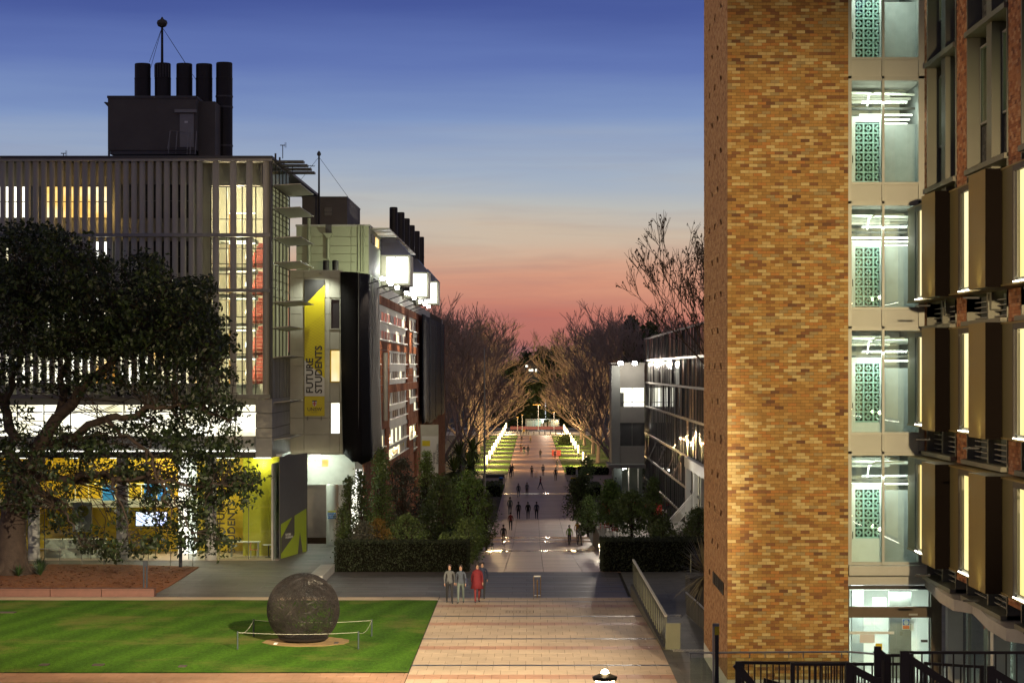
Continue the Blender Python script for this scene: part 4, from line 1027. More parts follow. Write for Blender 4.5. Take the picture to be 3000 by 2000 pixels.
rl = thing('passage_handrail', 'pale handrail at the passage entrance', 'handrail', (tx(890), DB - 1.0, 0))
for x in (876, 901): place(MB().tube([(tx(x), DB - 1, 0), (tx(x), DB - 1, 1.0)], .025, 8), 'post', M['grey_metal'], rl)
place(MB().tube([(tx(876), DB - 1, 1.0), (tx(901), DB - 1, 1.0)], .025, 8), 'rail', M['grey_metal'], rl)
# banner on the end wall
M['ban_yellow'] = mat('banner_yellow', (.62, .52, .01), .5, var=.05, scale=1)
M['ban_white'] = mat('banner_white', (.62, .63, .6), .5, var=.04, scale=1)
M['ban_black'] = mat('banner_black', (.02, .02, .02), .5, var=.05)
M['ban_olive'] = mat('banner_olive', (.42, .34, .005), .5, var=.05)
BD = DB - .12
ux = lambda x: wx(x, BD); uz = lambda y: wz(y, BD)
bn = thing('future_students_banner', 'tall yellow and white vertical banner reading FUTURE STUDENTS on the concrete wall', 'banner', (ux(922), BD, uz(1218)))
x0, x1 = ux(892), ux(951)
def poly_xz(name, pts, m, off):
    b = MB(); b.prism([(ux(x), uz(y)) for x, y in pts], 'y', BD - off, BD - off + .002); return place(b, name, m, bn)
part('banner_sheet', M['ban_yellow'], bn, (x0, x1, BD, BD + .02, uz(1218), uz(819)))
poly_xz('black_corner', [(892, 819), (951, 819), (951, 834), (892, 894)], M['ban_black'], .006)
poly_xz('white_field', [(892, 1054), (951, 1108), (951, 1160), (892, 1160)], M['ban_white'], .006)
b = MB()           # woven line pattern in the middle of the banner
for i in range(22):
    for j in range(9):
        cx_, cy_ = 894 + j * 6.6, 905 + i * 9 - j * 5.2
        if 895 < cy_ < 1060 + j * 3 and 897 < cy_ - 0:
            if cy_ < 900 - (cx_ - 892) * .9 + 60: continue
            for dx_ in (0, 3.2):
                p_ = [(cx_ + dx_, cy_ + (2.6 if dx_ else 0)), (cx_ + dx_ + 3, cy_ + (0 if dx_ else 2.6)), (cx_ + dx_ + 3, cy_ + (0 if dx_ else 2.6) + 1.2), (cx_ + dx_, cy_ + (2.6 if dx_ else 0) + 1.2)]
                if max(q[0] for q in p_) < 950: b.face([(ux(a), BD - .004, uz(c)) for a, c in p_])
place(b, 'woven_pattern', M['ban_olive'], bn, kind='stuff')
text('letters', 'FUTURE', .60, M['ban_black'], bn, (ux(917), BD - .012, uz(1152)), (R(90), R(-90), 0), bold=.014, sx=1.0)
text('letters', 'STUDENTS', .60, M['ban_black'], bn, (ux(943), BD - .012, uz(1152)), (R(90), R(-90), 0), bold=.014, sx=1.0)
text('letters', 'UNSW', .30, M['ban_black'], bn, (ux(921.5), BD - .008, uz(1203)), (R(90), 0, 0), 'CENTER', .003)
text('letters', 'SYDNEY', .09, M['ban_black'], bn, (ux(921.5), BD - .008, uz(1209)), (R(90), 0, 0), 'CENTER', 0, 1, 1.5)
M['crest_red'] = mat('crest_red', (.45, .05, .03), .6, var=.05)
poly_xz('crest_shield', [(915, 1172), (928, 1172), (928, 1182), (926, 1187), (921.5, 1191), (917, 1187), (915, 1182)], M['ban_white'], .008)
poly_xz('crest_chief', [(915, 1172), (928, 1172), (928, 1175.5), (915, 1175.5)], M['ban_black'], .011)
poly_xz('crest_cross', [(920, 1175.6), (923, 1175.6), (923, 1189), (921.5, 1190), (920, 1189)], M['crest_red'], .012)
poly_xz('crest_cross', [(915.5, 1180), (927.5, 1180), (927.5, 1183), (915.5, 1183)], M['crest_red'], .015)
for x in (901, 941): place(MB().tube([(ux(x), BD + .05, uz(1231)), (ux(x), BD + .05, uz(1219))], .03, 6), 'bracket', M['grey_metal'], bn)
# black mesh screens: a curtain that wraps the corner, and a second one along the side
def screen(name, path, zt, zb, drape, flare):
    b = MB(); n = len(path); nz = 12; idx = {}
    rs = random.Random(len(path))
    low = [rs.uniform(-drape, drape) for _ in range(n)]
    for i, (px, py) in enumerate(path):
        for j in range(nz + 1):
            t_ = j / nz; z = zt[i] + (zb[i] + low[i] - zt[i]) * t_
            fl = flare * t_ ** 2; w = .05 * math.sin(i * 2.1)
            idx[i, j] = len(b.v); b.v.append((px + (fl if name == 0 else fl * .4) * .6 + w, py - fl * (1 if i < n * .6 else .2), z))
    for i in range(n - 1):
        for j in range(nz): b.f.append((idx[i, j], idx[i + 1, j], idx[i + 1, j + 1], idx[i, j + 1])); b.m.append(0)
    o = place(b, 'mesh_screen', M['mesh_black'], tb, smooth=True)
    s_ = o.modifiers.new('thick', 'SOLIDIFY'); s_.thickness = .03
    return o
ex = TXX + .30
path = [(tx(998), DB - .06), (tx(1012), DB - .25), (tx(1028), DB - .45), (tx(1040), DB - .5), (tx(1050), DB - .42), (tx(1058), DB - .1), (ex, DB + .6), (ex + .05, DB + 2.5), (ex, DB + 4.5), (ex + .06, DB + 6.5), (ex, DB + 8.5), (ex + .05, DB + 10.2), (ex, sd(1097))]
o = screen(0, path, [tz(797)] + [tz(796) - .02 * i for i in range(len(path) - 1)], [tz(1322), tz(1345), tz(1356), tz(1359), tz(1352), tz(1350)] + [tz(1340)] * 7, .25, .35)
for k in (4, 8):
    pts = [Vector(path[k] + (0,)) + Vector((.05, -.03, tz(800) + (tz(1335) - tz(800)) * j / 10)) - Vector((0, .35 * (j / 10) ** 2, 0)) for j in range(11)]
    place(MB().tube(pts, .025, 5), 'seam', M['grey_metal'], o)
d0, d1 = sd(1226), sd(1294)
path = [(ex + (.05 if i % 2 else 0), d0 + (d1 - d0) * i / 11) for i in range(12)]
zs_b = wz(1243, d0)
o = screen(1, path, [tz(838)] * 12, [zs_b] * 12, .35, .0)
for k in (3, 6, 9): place(MB().tube([(path[k][0] + .05, path[k][1], tz(840)), (path[k][0] + .05, path[k][1], zs_b)], .03, 5), 'seam', M['grey_metal'], o)
# side wall: terracotta tiles between the screens and beyond, in courses
ZTOP = tz(838)
TC, TW = .62, 1.45
WIN = []       # x0,x1 picture columns; z of head and sill from picture rows at the nearer jamb
def wrow(cols_, ytop, ybot, lit=(), sill=True): WIN.append((cols_, ytop, ybot, lit, sill))
wrow([(1098, 1194)], 904, 934, (9,)); wrow([(1200, 1222)], 936, 967, (0,))
wrow([(1098, 1193)], 962, 989, (7,)); wrow([(1210, 1226)], 985, 1004)
wrow([(1098, 1115)], 1031, 1065); wrow([(1141, 1193)], 1032, 1064); wrow([(1200, 1222)], 1038, 1065, (0,))
wrow([(1098, 1113)], 1090, 1113); wrow([(1141, 1193)], 1088, 1110, (6,)); wrow([(1211, 1226)], 1086, 1102, (1,))
wrow([(1098, 1113)], 1160, 1194); wrow([(1141, 1193)], 1151, 1186); wrow([(1200, 1222)], 1140, 1166, (0,))
wrow([(1098, 1112)], 1220, 1245); wrow([(1141, 1194)], 1206, 1229); wrow([(1211, 1228)], 1180, 1202, (1,))
wrow([(1112, 1131)], 1281, 1315, (1,)); wrow([(1142, 1197)], 1262, 1304, (1, 3, 5)); wrow([(1200, 1222)], 1252, 1288, (0,))
wrow([(1140, 1197)], 1320, 1347, (0, 1, 5)); wrow([(1211, 1222)], 1298, 1315)
for y in (945, 1010, 1075, 1140): wrow([(1296, 1301)], y - 9, y + 9)
wrow([(1296, 1301)], 1157, 1172, (0,)); wrow([(1108, 1142)], 1372, 1408)
holes = []
for cols_, yt, yb, lit, sill in WIN:
    for xa, xb in cols_:
        da, db = sd(xa), sd(xb); zt_, zb_ = wz(yt, da), wz(yb, da); holes.append((da, db, zb_, zt_))
tiles = MB(); n = 0; rr = random.Random(11)
ind_cache = {}
nrow = int((ZTOP + 5.2) / TC)
for r in range(nrow):
    z0 = ZTOP - (r + 1) * TC; y = DB + 2.2 - (r % 2) * TW / 2
    while y < sd(1304):
        a, c = y, min(y + TW, sd(1304)); y += TW
        if z0 < prof(a) - .3: continue
        spans = [(a, c)]
        for (h0, h1, hb, ht) in holes:
            if z0 + TC > hb + .05 and z0 < ht - .05:
                new = []
                for s0, s1 in spans:
                    if h1 <= s0 or h0 >= s1: new.append((s0, s1)); continue
                    if h0 > s0: new.append((s0, h0))
                    if h1 < s1: new.append((h1, s1))
                spans = new
        for s0, s1 in spans:
            if s1 - s0 < .08: continue
            bxs = (TXX - .08, TXX + rr.uniform(-.006, .006), s0 + .012, s1 - .012, z0 + .012, z0 + TC - .012)
            if sd(1096) < s0 < 182 and n < 300 and z0 > -3:
                part('tile', M['terracotta'], tb, bxs); n += 1
            else: tiles.box(*bxs)
place(tiles, 'tiles', M['terracotta'], tb, kind='stuff')
M['win_grey'] = mat('window_glass_grey', (.10, .105, .11), .08, var=.3, scale=.5)
M['blind'] = mat('blind', (.26, .255, .24), .7, var=.2, scale=.4)
for (cols_, yt, yb, lit, sill), (da, db, zb_, zt_) in zip(WIN, holes):
    nmul = max(1, min(11, round((db - da) / 2.6))); st = (db - da) / nmul
    w = part('strip_window', M['white_paint'], tb, *[(TXX - .09, TXX - .06, da + st * i - .02, da + st * i + .06, zb_, zt_) for i in range(1, nmul)], (TXX - .12, TXX + .06, da, db, zb_ - .05, zb_ + .015))
    for i in range(nmul):
        k_ = 'room_pale' if i in lit else ('blind' if (i * 7 + int(da)) % 4 == 1 else 'win_grey')
        part('pane', M[k_], w, (TXX - .11, TXX - .09, da + st * i + .05, da + st * (i + 1) - .03, zb_ + .015, zt_))
place(MB().tube([(TXX + .25, sd(1119), wz(1232, sd(1119))), (TXX + .25, sd(1119), wz(1033, sd(1119)))], .16, 12), 'downpipe', M['grey_metal'], tb)
# rooftop storey in green panels, dark plant box, mast
UD = 153.0
vx = lambda x, d=UD: wx(x, d); vz = lambda y, d=UD: wz(y, d)
part('upper_core', M['green_panel'], tb, (vx(868), vx(1080), UD + .15, UD + 22, tz(800) - .2, vz(664)))
for i, (y0, y1) in enumerate(((664, 693), (694, 720), (721, 744), (745, 768), (769, 797))):
    for x0, x1 in ((868, 909), (910, 962), (963, 1028), (1029, 1080)):
        part('roof_panel', M['green_panel'], tb, (vx(x0), vx(x1) - .01, UD, UD + .14, vz(y1) + .01, vz(y0)))
part('roof_coping', M['end_wall'], tb, (vx(866), vx(1084), UD - .1, UD + 22, vz(664), vz(658)))
bxp = part('plant_box', M['plant_wall'], tb, (wx(885, 160), wx(1017, 160), 160, 172, wz(665, 160), wz(580, 160)))
part('box_edge', M['lb_frame'], bxp, (wx(884, 160), wx(1018, 160), 159.9, 172.1, wz(580, 160), wz(576, 160)))
lvp = part('louvre_grille', M['lb_frame'], bxp, (wx(949, 160), wx(975, 160), 159.94, 159.99, wz(633, 160), wz(608, 160)))
for i in range(6): part('slat', M['grey_metal'], lvp, (wx(951, 160), wx(973, 160), 159.9, 159.93, wz(631 - 4 * i, 160), wz(630 - 4 * i, 160)))
mx_, md = wx(934.5, 158), 158
ms = place(MB().tube([(mx_, md, wz(660, md)), (mx_, md, wz(456, md))], [.075, .055], 8), 'mast', M['black'], tb)
place(MB().lathe([(.04, -.16), (.12, -.1), (.14, 0), (.10, .1), (.02, .2)], (mx_, md, wz(451, md)), 12), 'mast_ball', M['lb_frame'], ms)
for x, y in ((875, 535), (1020, 578)): place(MB().tube([(mx_, md, wz(460, md)), (wx(x, md), md, wz(y, md))], .012, 4), 'guy_wire', M['black'], ms)
for x, y0, y1 in ((906, 640, 795), (962, 695, 760), (1051, 660, 795), (1060, 660, 795), (1067, 662, 795)):
    place(MB().tube([(vx(x), UD - .25, vz(y1)), (vx(x), UD - .25, vz(y0))], .10 if x < 1000 else .055, 8), 'downpipe', M['green_panel'], tb)
b = MB(); b.prism([(vx(949), vz(684)), (vx(974), vz(684)), (vx(966), vz(698)), (vx(958), vz(698))], 'y', UD - .5, UD - .1); place(b, 'rainwater_head', M['green_panel'], tb)
part('gutter_gap', M['lb_frame'], tb, (vx(954), vx(972), UD - .12, UD - .05, vz(683), vz(658)))
for x in (967, 994): place(MB().lathe([(.19, 0), (.2, .1), (.2, .75), (.15, .78)], (vx(x), UD - 3.0, tz(792)), 14), 'roof_vent', M['stack'], tb)
for i in range(9):
    d = UD + 2 + i * 4
    part('side_louvre', M['room_gold'] if i % 3 == 1 else M['lb_frame'], tb, (vx(1080) + .01, vx(1080) + .08, d, d + 3.2, vz(706), vz(680)))
    part('roof_awning', M['awning'], tb, (vx(1080) + .02, vx(1080) + 1.2, d, d + 3.0, vz(666), vz(662)))
# window boxes hanging over the mall, pipes behind them
M['oriel'] = mat('oriel_panel', (.36, .36, .26), .55, .15, var=.1)
M['oriel_light'] = emi_room('oriel_light', [(.9, 1, .95), (1, 1, 1)], 2.4, (1, 1, 1), .6)
M['solar'] = mat('solar_panel', (.02, .022, .045), .25, var=.2)
for i, d in enumerate((165.0, 194.0, 214.0)):
    xr = -8.45; xl = xr - 2.9; zb_ = 16.75; zt_ = zb_ + 2.05
    ob = part('window_box', M['oriel'], tb, (xl + .9, xr, d, d + 4.2, zb_, zb_ + .14), (xl + .9, xr, d, d + 4.2, zt_ - .12, zt_), (xr - .14, xr, d, d + 4.2, zb_ + .142, zt_ - .122), (xl + .9, xl + 1.25, d, d + 4.2, zb_ + .142, zt_ - .122))
    part('pane', M['oriel_light'], ob, (xl + 1.252, xr - .142, d + .12, d + .15, zb_ + .142, zt_ - .122))
    part('mullion', M['grey_metal'], ob, (xl + 1.85, xl + 1.9, d + .04, d + .1, zb_ + .142, zt_ - .122))
    b = MB(); b.prism([(xl - .3, zt_ + 1.1), (xr - .9, zt_ + 1.1), (xr + .05, zt_ + .02), (xl + .85, zt_ + .02)], 'y', d - .3, d + 4.0); place(b, 'roof_slope', M['solar'], ob)
    part('cheek', M['oriel'], ob, (xl - .5, xl + .88, d + .3, d + 4.0, zb_ - .1, zt_ + .1))
    light('box_light', 'POINT', ((xl + xr) / 2 + .5, d - .9, zb_ + 1), 150, (1, 1, .95), ob, .3)
for i, (x, yt) in enumerate(((1153, 607), (1174, 622), (1190, 640), (1205, 660), (1220, 677), (1233, 694))):
    d = 7000 * 9.95 / (CX - x); r = (1165 - 1141) / 2 * 171 / F
    z1 = wz(yt, d)
    place(MB().lathe([(r, 0), (r, z1 - 17 - 1.9), (r * 1.04, z1 - 17 - 1.88), (r * 1.04, z1 - 17 - 1.75), (r, z1 - 17 - 1.7), (r, z1 - 17.06), (r * .85, z1 - 17)], (-9.95, d, 17), 16), 'exhaust_stack', M['stack'], tb)
# floodlights along the wall head washing the tiles
M['flood'] = emi('flood_face', (1, .97, .85), 70)
for i, x in enumerate((1045, 1088, 1110, 1140, 1166, 1187, 1202, 1214)):
    d = sd(x) if x > 1062 else DB + .3; X = TXX + 1.25; z = ZTOP + .45
    fl = thing('flood_light', 'small wall washing floodlight on an arm above the terracotta tiles' if x > 1062 else 'floodlight at the corner above the black mesh screen', 'lamp', (X, d, z), 'floodlights along the wall head' if x > 1062 else None)
    place(MB().tube([(TXX, d, ZTOP), (X - .1, d, z - .05)], .03, 6), 'arm', M['black'], fl)
    part('housing', M['black'], fl, (X - .18, X + .18, d + .02, d + .2, z - .12, z + .16))
    if x < 1062: light('corner_glow', 'POINT', (X - .9, d + 2.5, z + .5), 330, (.95, 1, .72), fl, .1)
    part('lens', M['flood'], fl, (X - .13, X + .13, d - .01, d + .015, z - .09, z + .12))
    light('flood_beam', 'SPOT', (X - .2, d, z - .2), 2600 if x > 1062 else 500, (1, .84, .62), fl, .05, (TXX - .1, d + .6, z - 5), 80, .9)
# second banner on the far return
d = 284.0; cx_ = lambda x: wx(x, 283)
fb = thing('future_cities_banner', 'pale banner reading Shaping Future Cities below the far mesh screen', 'banner', (wx(1258, 216), 216, wz(1380, 216)))
D2 = 216.0
part('banner_sheet', M['ban_white'], fb, (wx(1236, D2), wx(1283, D2), D2, D2 + .05, wz(1385, D2), wz(1277, D2)))
part('banner_badge', M['ban_yellow'], fb, (wx(1237, D2), wx(1260, D2), D2 - .02, D2 - .002, wz(1306, D2), wz(1290, D2)))
text('letters', 'Shaping\nFuture Cities', .34, M['ban_black'], fb, (wx(1274, D2), D2 - .03, wz(1358, D2)), (R(90), R(-90), 0))
part('return_wall', M['end_wall'], tb, (wx(1232, D2), wx(1284, D2), D2 + .2, D2 + .4, prof(216), wz(1244, D2)))
# ------------------------------------------------------------------ glass fronted building on the right of the mall
GXP = 12.5
M['mirror_glass'] = mat('mirror_glass', (.018, .022, .02), .035, var=.3, scale=.3, spec=1.0)
M['mirror_glass'].node_tree.nodes['Principled BSDF'].inputs['IOR'].default_value = 1.9
M['gb_band'] = mat('gb_band', (.16, .15, .13), .4, .2, var=.1)
M['gb_wall'] = mat('gb_wall', (.55, .51, .44), .75, var=.12, scale=.6)
gb = thing('glass_building', 'long dark glass fronted building with pale stair tower beside the mall', 'building', (GXP, 200, -4))
FLZ = [-3.2, -1.0, 1.4, 4.0, 7.0, 9.6, 12.0, 14.4]
part('core', M['int_dark'], gb, (GXP + .25, GXP + 14, 140, 266, -5, 14.3))
rg = random.Random(4)
for a, c in zip(FLZ, FLZ[1:]):
    part('floor_band', M['gb_band'], gb, (GXP - .04, GXP + .24, 140, 267, c - .18, c))
    y = 140.0
    while y < 266:
        if not (y < 194 and c < 4.5 and y > 168):
            pn = part('pane', M['mirror_glass'], gb, (-.02, .02, .03, 2.97, a + .005, c - .185))
            pn.location = Vector((GXP + .06, y, 0)) - world_of(gb); pn.rotation_euler.z = R(rg.uniform(-.5, .5)); pn.rotation_euler.y = R(rg.uniform(-.35, .35))
        y += 3.0
part('mullions', M['gb_band'], gb, *[(GXP - .03, GXP + .05, 140 + 3 * i - .03, 140 + 3 * i + .03, -3.2, 14.3) for i in range(43)], kind='stuff')
M['open_glass'] = mat('open_sash', (.25, .32, .28), .1, var=.2)
for i, d in enumerate((197.5, 206.5, 222, 238)):          # top hung sashes standing open
    s = part('open_sash', M['gb_band'], gb, (-.05, .0, -.0, .06, -1.9, 0), (-.05, .0, 1.44, 1.5, -1.9, 0), (-.05, 0, .06, 1.44, -1.9, -1.84))
    part('pane', M['open_glass'], s, (-.03, -.02, .06, 1.44, -1.84, 0)).location = (0, 0, 0)
    s.location = Vector((GXP - .05, d, 3.8)) - world_of(gb); s.rotation_euler.y = R(24)
# portal with cream panels
M['cream'] = mat('cream_panel', (.62, .56, .42), .7, var=.08)
pt = part('portal', M['white_paint'], gb, (GXP - .35, GXP + .2, 189, 190.2, -1.2, 3.2), (GXP - .40, GXP + .2, 150, 190.4, 3.2, 4.0))
for y in (150, 158, 166, 174, 182): part('portal_panel', M['cream'], pt, (GXP + .05, GXP + .2, y + .3, y + 7.0, -1.2, 3.15)); part('portal_post', M['white_paint'], pt, (GXP - .3, GXP + .04, y + 7.1, y + 7.6, -1.2, 3.15))
light('portal_lamp', 'POINT', (GXP - 2.2, 181, 2.8), 90, (1, .93, .8), pt, .3)
# stair tower
SD = 262.0
sx_ = lambda x: wx(x, SD); sz_ = lambda y: wz(y, SD)
st = part('stair_tower', M['gb_wall'], gb, (sx_(1817), sx_(1888), SD, SD + .3, sz_(1135), sz_(1066)))
for ya_, yb_ in ((1238, 1191), (1357, 1306)): part('wall_panel', M['gb_wall'], st, (sx_(1817), sx_(1888), SD, SD + .3, sz_(ya_), sz_(yb_)))
part('pier', M['concrete_pale'], st, (sx_(1791), sx_(1816), SD - .5, SD + 6, sz_(1362), sz_(1070)))
part('tower_roof', M['gb_wall'], st, (sx_(1790), sx_(1890), SD - .3, SD + 8, sz_(1066), sz_(1062)))
part('lit_window', M['room_white'], st, (sx_(1819), sx_(1888), SD + 1.2, SD + 1.3, sz_(1191), sz_(1136)))
part('lit_window_frame', M['grey_metal'], st, (sx_(1851), sx_(1853), SD + .1, SD + .2, sz_(1356), sz_(1066)), (sx_(1817), sx_(1888), SD + .1, SD + .2, sz_(1179), sz_(1177)), (sx_(1817), sx_(1828), SD + .2, SD + .5, sz_(1191), sz_(1150)))
part('dark_window', M['win_grey'], st, (sx_(1817), sx_(1851), SD + .12, SD + .16, sz_(1306), sz_(1238))); part('dark_window', M['win_grey'], st, (sx_(1853), sx_(1888), SD + .12, SD + .16, sz_(1306), sz_(1238)))
part('tower_slab', M['concrete_pale'], st, (sx_(1780), sx_(1888), SD - 2.5, SD + 6, sz_(1368), sz_(1358)))
part('tower_base', M['int_dark'], st, (sx_(1797), sx_(1822), SD - .2, SD + .2, prof(SD), sz_(1369)))
for x in (1840, 1868): part('base_column', M['gb_wall'], st, (sx_(x), sx_(x + 3), SD - .2, SD, prof(SD), sz_(1369)))
part('base_glass', M['glass'], st, (sx_(1823), sx_(1888), SD + .3, SD + .32, prof(SD), sz_(1369)))
part('base_wall', M['gb_wall'], st, (sx_(1797), sx_(1888), SD + 5, SD + 5.2, prof(SD), sz_(1369)))
part('soffit_lamp', M['tube_light'], st, (sx_(1823), sx_(1834), SD - 1.2, SD - .9, sz_(1372), sz_(1368) - .001))
light('soffit_light', 'POINT', (sx_(1828), SD - 1.0, sz_(1376)), 60, (1, .98, .9), st, .1)
for i, x in enumerate((1817, 1858)):
    f = thing('roof_flood_light', ['brilliant white floodlight at the pier end of the stair tower roof', 'brilliant white floodlight over the middle of the stair tower roof'][i], 'lamp', (sx_(x), SD - 1.0, sz_(1066)))
    place(MB().tube([(sx_(x), SD - .2, sz_(1068)), (sx_(x), SD - 1.0, sz_(1064))], .05, 6), 'arm', M['black'], f)
    light('flood_spill', 'POINT', (sx_(x), SD - 2.4, sz_(1075)), 110, (1, .95, .86), f, .2)
    part('housing', M['black'], f, (sx_(x) - .3, sx_(x) + .3, SD - 1.0, SD - .8, sz_(1064) - .25, sz_(1064) + .25))
    part('lens', emi('flood_white', (1, .98, .95), 260), f, (sx_(x) - .22, sx_(x) + .22, SD - 1.04, SD - 1.005, sz_(1064) - .18, sz_(1064) + .18))
    light('flood_beam', 'SPOT', (sx_(x), SD - 1.3, sz_(1066)), 11000, (1, .86, .68), f, .2, (7.5, 185, -2.0), 70, .8)
# ------------------------------------------------------------------ terrace with white fences, red chairs, stairs
TZ = -1.25
M['terrace'] = mat('terrace_paving', (.3, .27, .23), .7, var=.15, scale=1)
struct(part('terrace', M['terrace'], None, (5.0, GXP - .5, 167, 192, TZ - 3, TZ)))
M['retaining'] = mat('retaining_wall', (.35, .33, .28), .8, var=.15, scale=1)
tag(part('retaining_wall', M['retaining'], None, (4.86, 4.99, 150, 192, -3.3, TZ + .12)), 'low pale retaining wall between the mall and the terrace', 'wall')
def fence(name, label, p0, p1, h=1.0, step=.16, grp=None, m=None, mid=True, cat='fence'):
    p0, p1 = Vector(p0), Vector(p1); t = thing(name, label, cat, p0, grp); m = m or M['white_paint']
    L_ = (p1 - p0).length; n_ = int(L_ / step); up = Vector((0, 0, 1))
    place(MB().tube([p0 + up * h, p1 + up * h], .03, 6), 'rail', m, t)
    if mid: place(MB().tube([p0 + up * (h - .18), p1 + up * (h - .18)], .02, 6), 'rail', m, t)
    place(MB().tube([p0 + up * .08, p1 + up * .08], .02, 6), 'rail', m, t)
    me = MB().tube([(0, 0, .08), (0, 0, h)], .014, 5).mesh('baluster', m)
    for i in range(n_ + 1): inst(me, 'baluster', t, p0.lerp(p1, i / max(1, n_)))
    for p in (p0, p1): place(MB().tube([p, p + up * (h + .02)], .035, 6), 'post', m, t)
    return t
M['fence_white'] = mat('fence_white', (.75, .74, .68), .5, var=.05)
fx = lambda x, d: wx(x, d)
fence('terrace_fence', 'white picket railing along the front of the terrace by the hedge', (fx(1757, 170), 170, TZ), (fx(1825, 170), 170, TZ), 1.05, m=M['fence_white'])
fence('terrace_fence', 'white picket railing at the foot of the terrace stair', (fx(1938, 171), 171, TZ), (fx(1972, 171), 171, TZ), 1.05, m=M['fence_white'])
fence('terrace_fence', 'white picket railing along the mall side of the terrace', (5.05, 170, TZ), (5.05, 189, TZ), 1.05, .3, m=M['fence_white'])
fence('terrace_fence', 'white picket railing across the back of the terrace', (5.2, 189.5, TZ), (10.6, 189.5, TZ), 1.05, .2, m=M['fence_white'])
fence('stair_railing', 'white picket railing climbing the terrace stair to the portal', (fx(1962, 176), 176, TZ + .1), (fx(2030, 186), 186, TZ + 1.5), 1.05, .2, m=M['fence_white'], cat='railing')
t = thing('terrace_stair', 'flight of pale steps climbing to the portal', 'stairs', (10.4, 174, TZ))
for i in range(8): part('step', M['terrace'], t, (10.3 + .2 * i, 12.1, 173, 177, TZ + .17 * i + .001, TZ + .17 * (i + 1)))
M['red'] = mat('red_plastic', (.52, .03, .02), .4, var=.08)
k = 0
for x, d, rz in ((1762, 176, .4), (1775, 178, 2.2), (1800, 174, .2), (1905, 178, .3), (1925, 176, 3.2), (1935, 181, 1.2), (1800, 183, 4.1)):
    cafe_chair(fx(x, d), d, M['red'], 'red cafe chair on the terrace behind the white railing', rz, 'red cafe chairs on the terrace', TZ)
for x, d in ((1785, 180), (1855, 176), (1915, 180)):
    t = thing('terrace_table', 'white cafe table among the red terrace chairs', 'table', (fx(x, d), d, TZ), 'white tables on the terrace')
    X = fx(x, d)
    part('table_top', M['white_paint'], t, (X - .5, X + .5, d - .4, d + .4, TZ + .72, TZ + .75)); part('leg', M['grey_metal'], t, (X - .04, X + .04, d - .04, d + .04, TZ, TZ + .719))
for i, (x, m_) in enumerate(((1790, 'red'), (1920, 'red'))):
    d = 186; X = fx(x, d); t = thing('red_kiosk_sign', ['red square menu board near the mall corner of the terrace', 'red square menu board near the terrace stair'][i], 'sign', (X, d, TZ))
    part('sign_panel', M['red'], t, (X - .8, X + .5, d, d + .06, TZ + .9, TZ + 1.75)); part('post', M['grey_metal'], t, (X - .2, X - .12, d + .061, d + .12, TZ, TZ + 1.7))
for x in range(4):
    cafe_chair(sx_(1828 + 12 * x), SD - 4, M['red'], 'red chair under the stair tower overhang', 0, 'red chairs under the stair tower', prof(SD - 4))
light('terrace_lamp', 'POINT', (8.0, 180, 3.2), 260, (1, .95, .85), gb, .3)
# ------------------------------------------------------------------ plants
def leaf(mb, c, s, rng, up=.3, asp=.5):
    u = Vector((rng.gauss(0, 1), rng.gauss(0, 1), rng.gauss(0, 1)))
    if u.length < 1e-3: u = Vector((1, 0, 0))
    u.normalize(); w = u.cross(Vector((rng.gauss(0, 1), rng.gauss(0, 1), rng.gauss(0, 1) + up)))
    if w.length < 1e-3: w = Vector((0, 1, 0))
    w.normalize(); a = s * .5; q = a * asp
    k = len(mb.v)
    for p in (c - u * a, c + w * q, c + u * a, c - w * q): mb.v.append((p.x, p.y, p.z))
    mb.f.append((k, k + 1, k + 2, k + 3)); mb.m.append(0)
def clump(mb, c, r, n, s, rng, flat=.7):
    for _ in range(n):
        p = Vector((rng.gauss(0, .5), rng.gauss(0, .5), rng.gauss(0, .5) * flat)) * r
        leaf(mb, c + p, s * rng.uniform(.6, 1.25), rng)
def limb(mb, a, b_, r0, r1, rng, n=6, wob=.12, sides=7):
    a, b_ = Vector(a), Vector(b_); L_ = (b_ - a).length; pts = []
    for i in range(n + 1):
        t_ = i / n; p = a.lerp(b_, t_)
        if 0 < i < n: p += Vector((rng.uniform(-1, 1), rng.uniform(-1, 1), rng.uniform(-.6, 1))) * L_ * wob * .5
        pts.append(p)
    mb.tube(pts, [r0 + (r1 - r0) * i / n for i in range(n + 1)], sides, cap=False)
    return pts
# great fig tree in the mulch bed
rng = random.Random(21)
FD = 127.0
ft = thing('fig_tree', 'huge spreading dark fig tree in the mulch bed', 'tree', (wx(35, FD), FD, .05))
P3 = lambda x, y, d=FD: Vector((wx(x, d), d, wz(y, d)))
tr = MB()
base = P3(35, 1662); base.z = .03
tr.tube([base, base + Vector((0, 0, .5)), P3(35, 1560), P3(45, 1480), P3(60, 1420)], [1.15, .85, .72, .68, .6], 14)
for a in range(6):
    an = a * 1.05; tr.tube([base + Vector((math.cos(an) * 1.5, math.sin(an) * 1.5, -.05)), base + Vector((math.cos(an) * .7, math.sin(an) * .7, .35)), base + Vector((math.cos(an) * .3, math.sin(an) * .3, 1.6))], [.12, .28, .3], 8)
place(tr, 'trunk', M['bark'], ft, smooth=True)
lm = MB(); joints = []
def L2(a, b_, r0, r1, da=0, db=0, n=7):
    pts = limb(lm, P3(a[0], a[1], FD + da), P3(b_[0], b_[1], FD + db), r0, r1, rng, n); joints.extend(pts[1:]); return pts
L2((55, 1440), (170, 1220), .5, .34, 0, -1); L2((170, 1220), (330, 1060), .34, .2, -1, -2); L2((330, 1060), (520, 960), .2, .08, -2, -3)
L2((60, 1430), (10, 1180), .4, .25, 0, 1); L2((10, 1180), (-60, 900), .25, .1, 1, 2); L2((10, 1180), (90, 900), .22, .08, 1, 0)
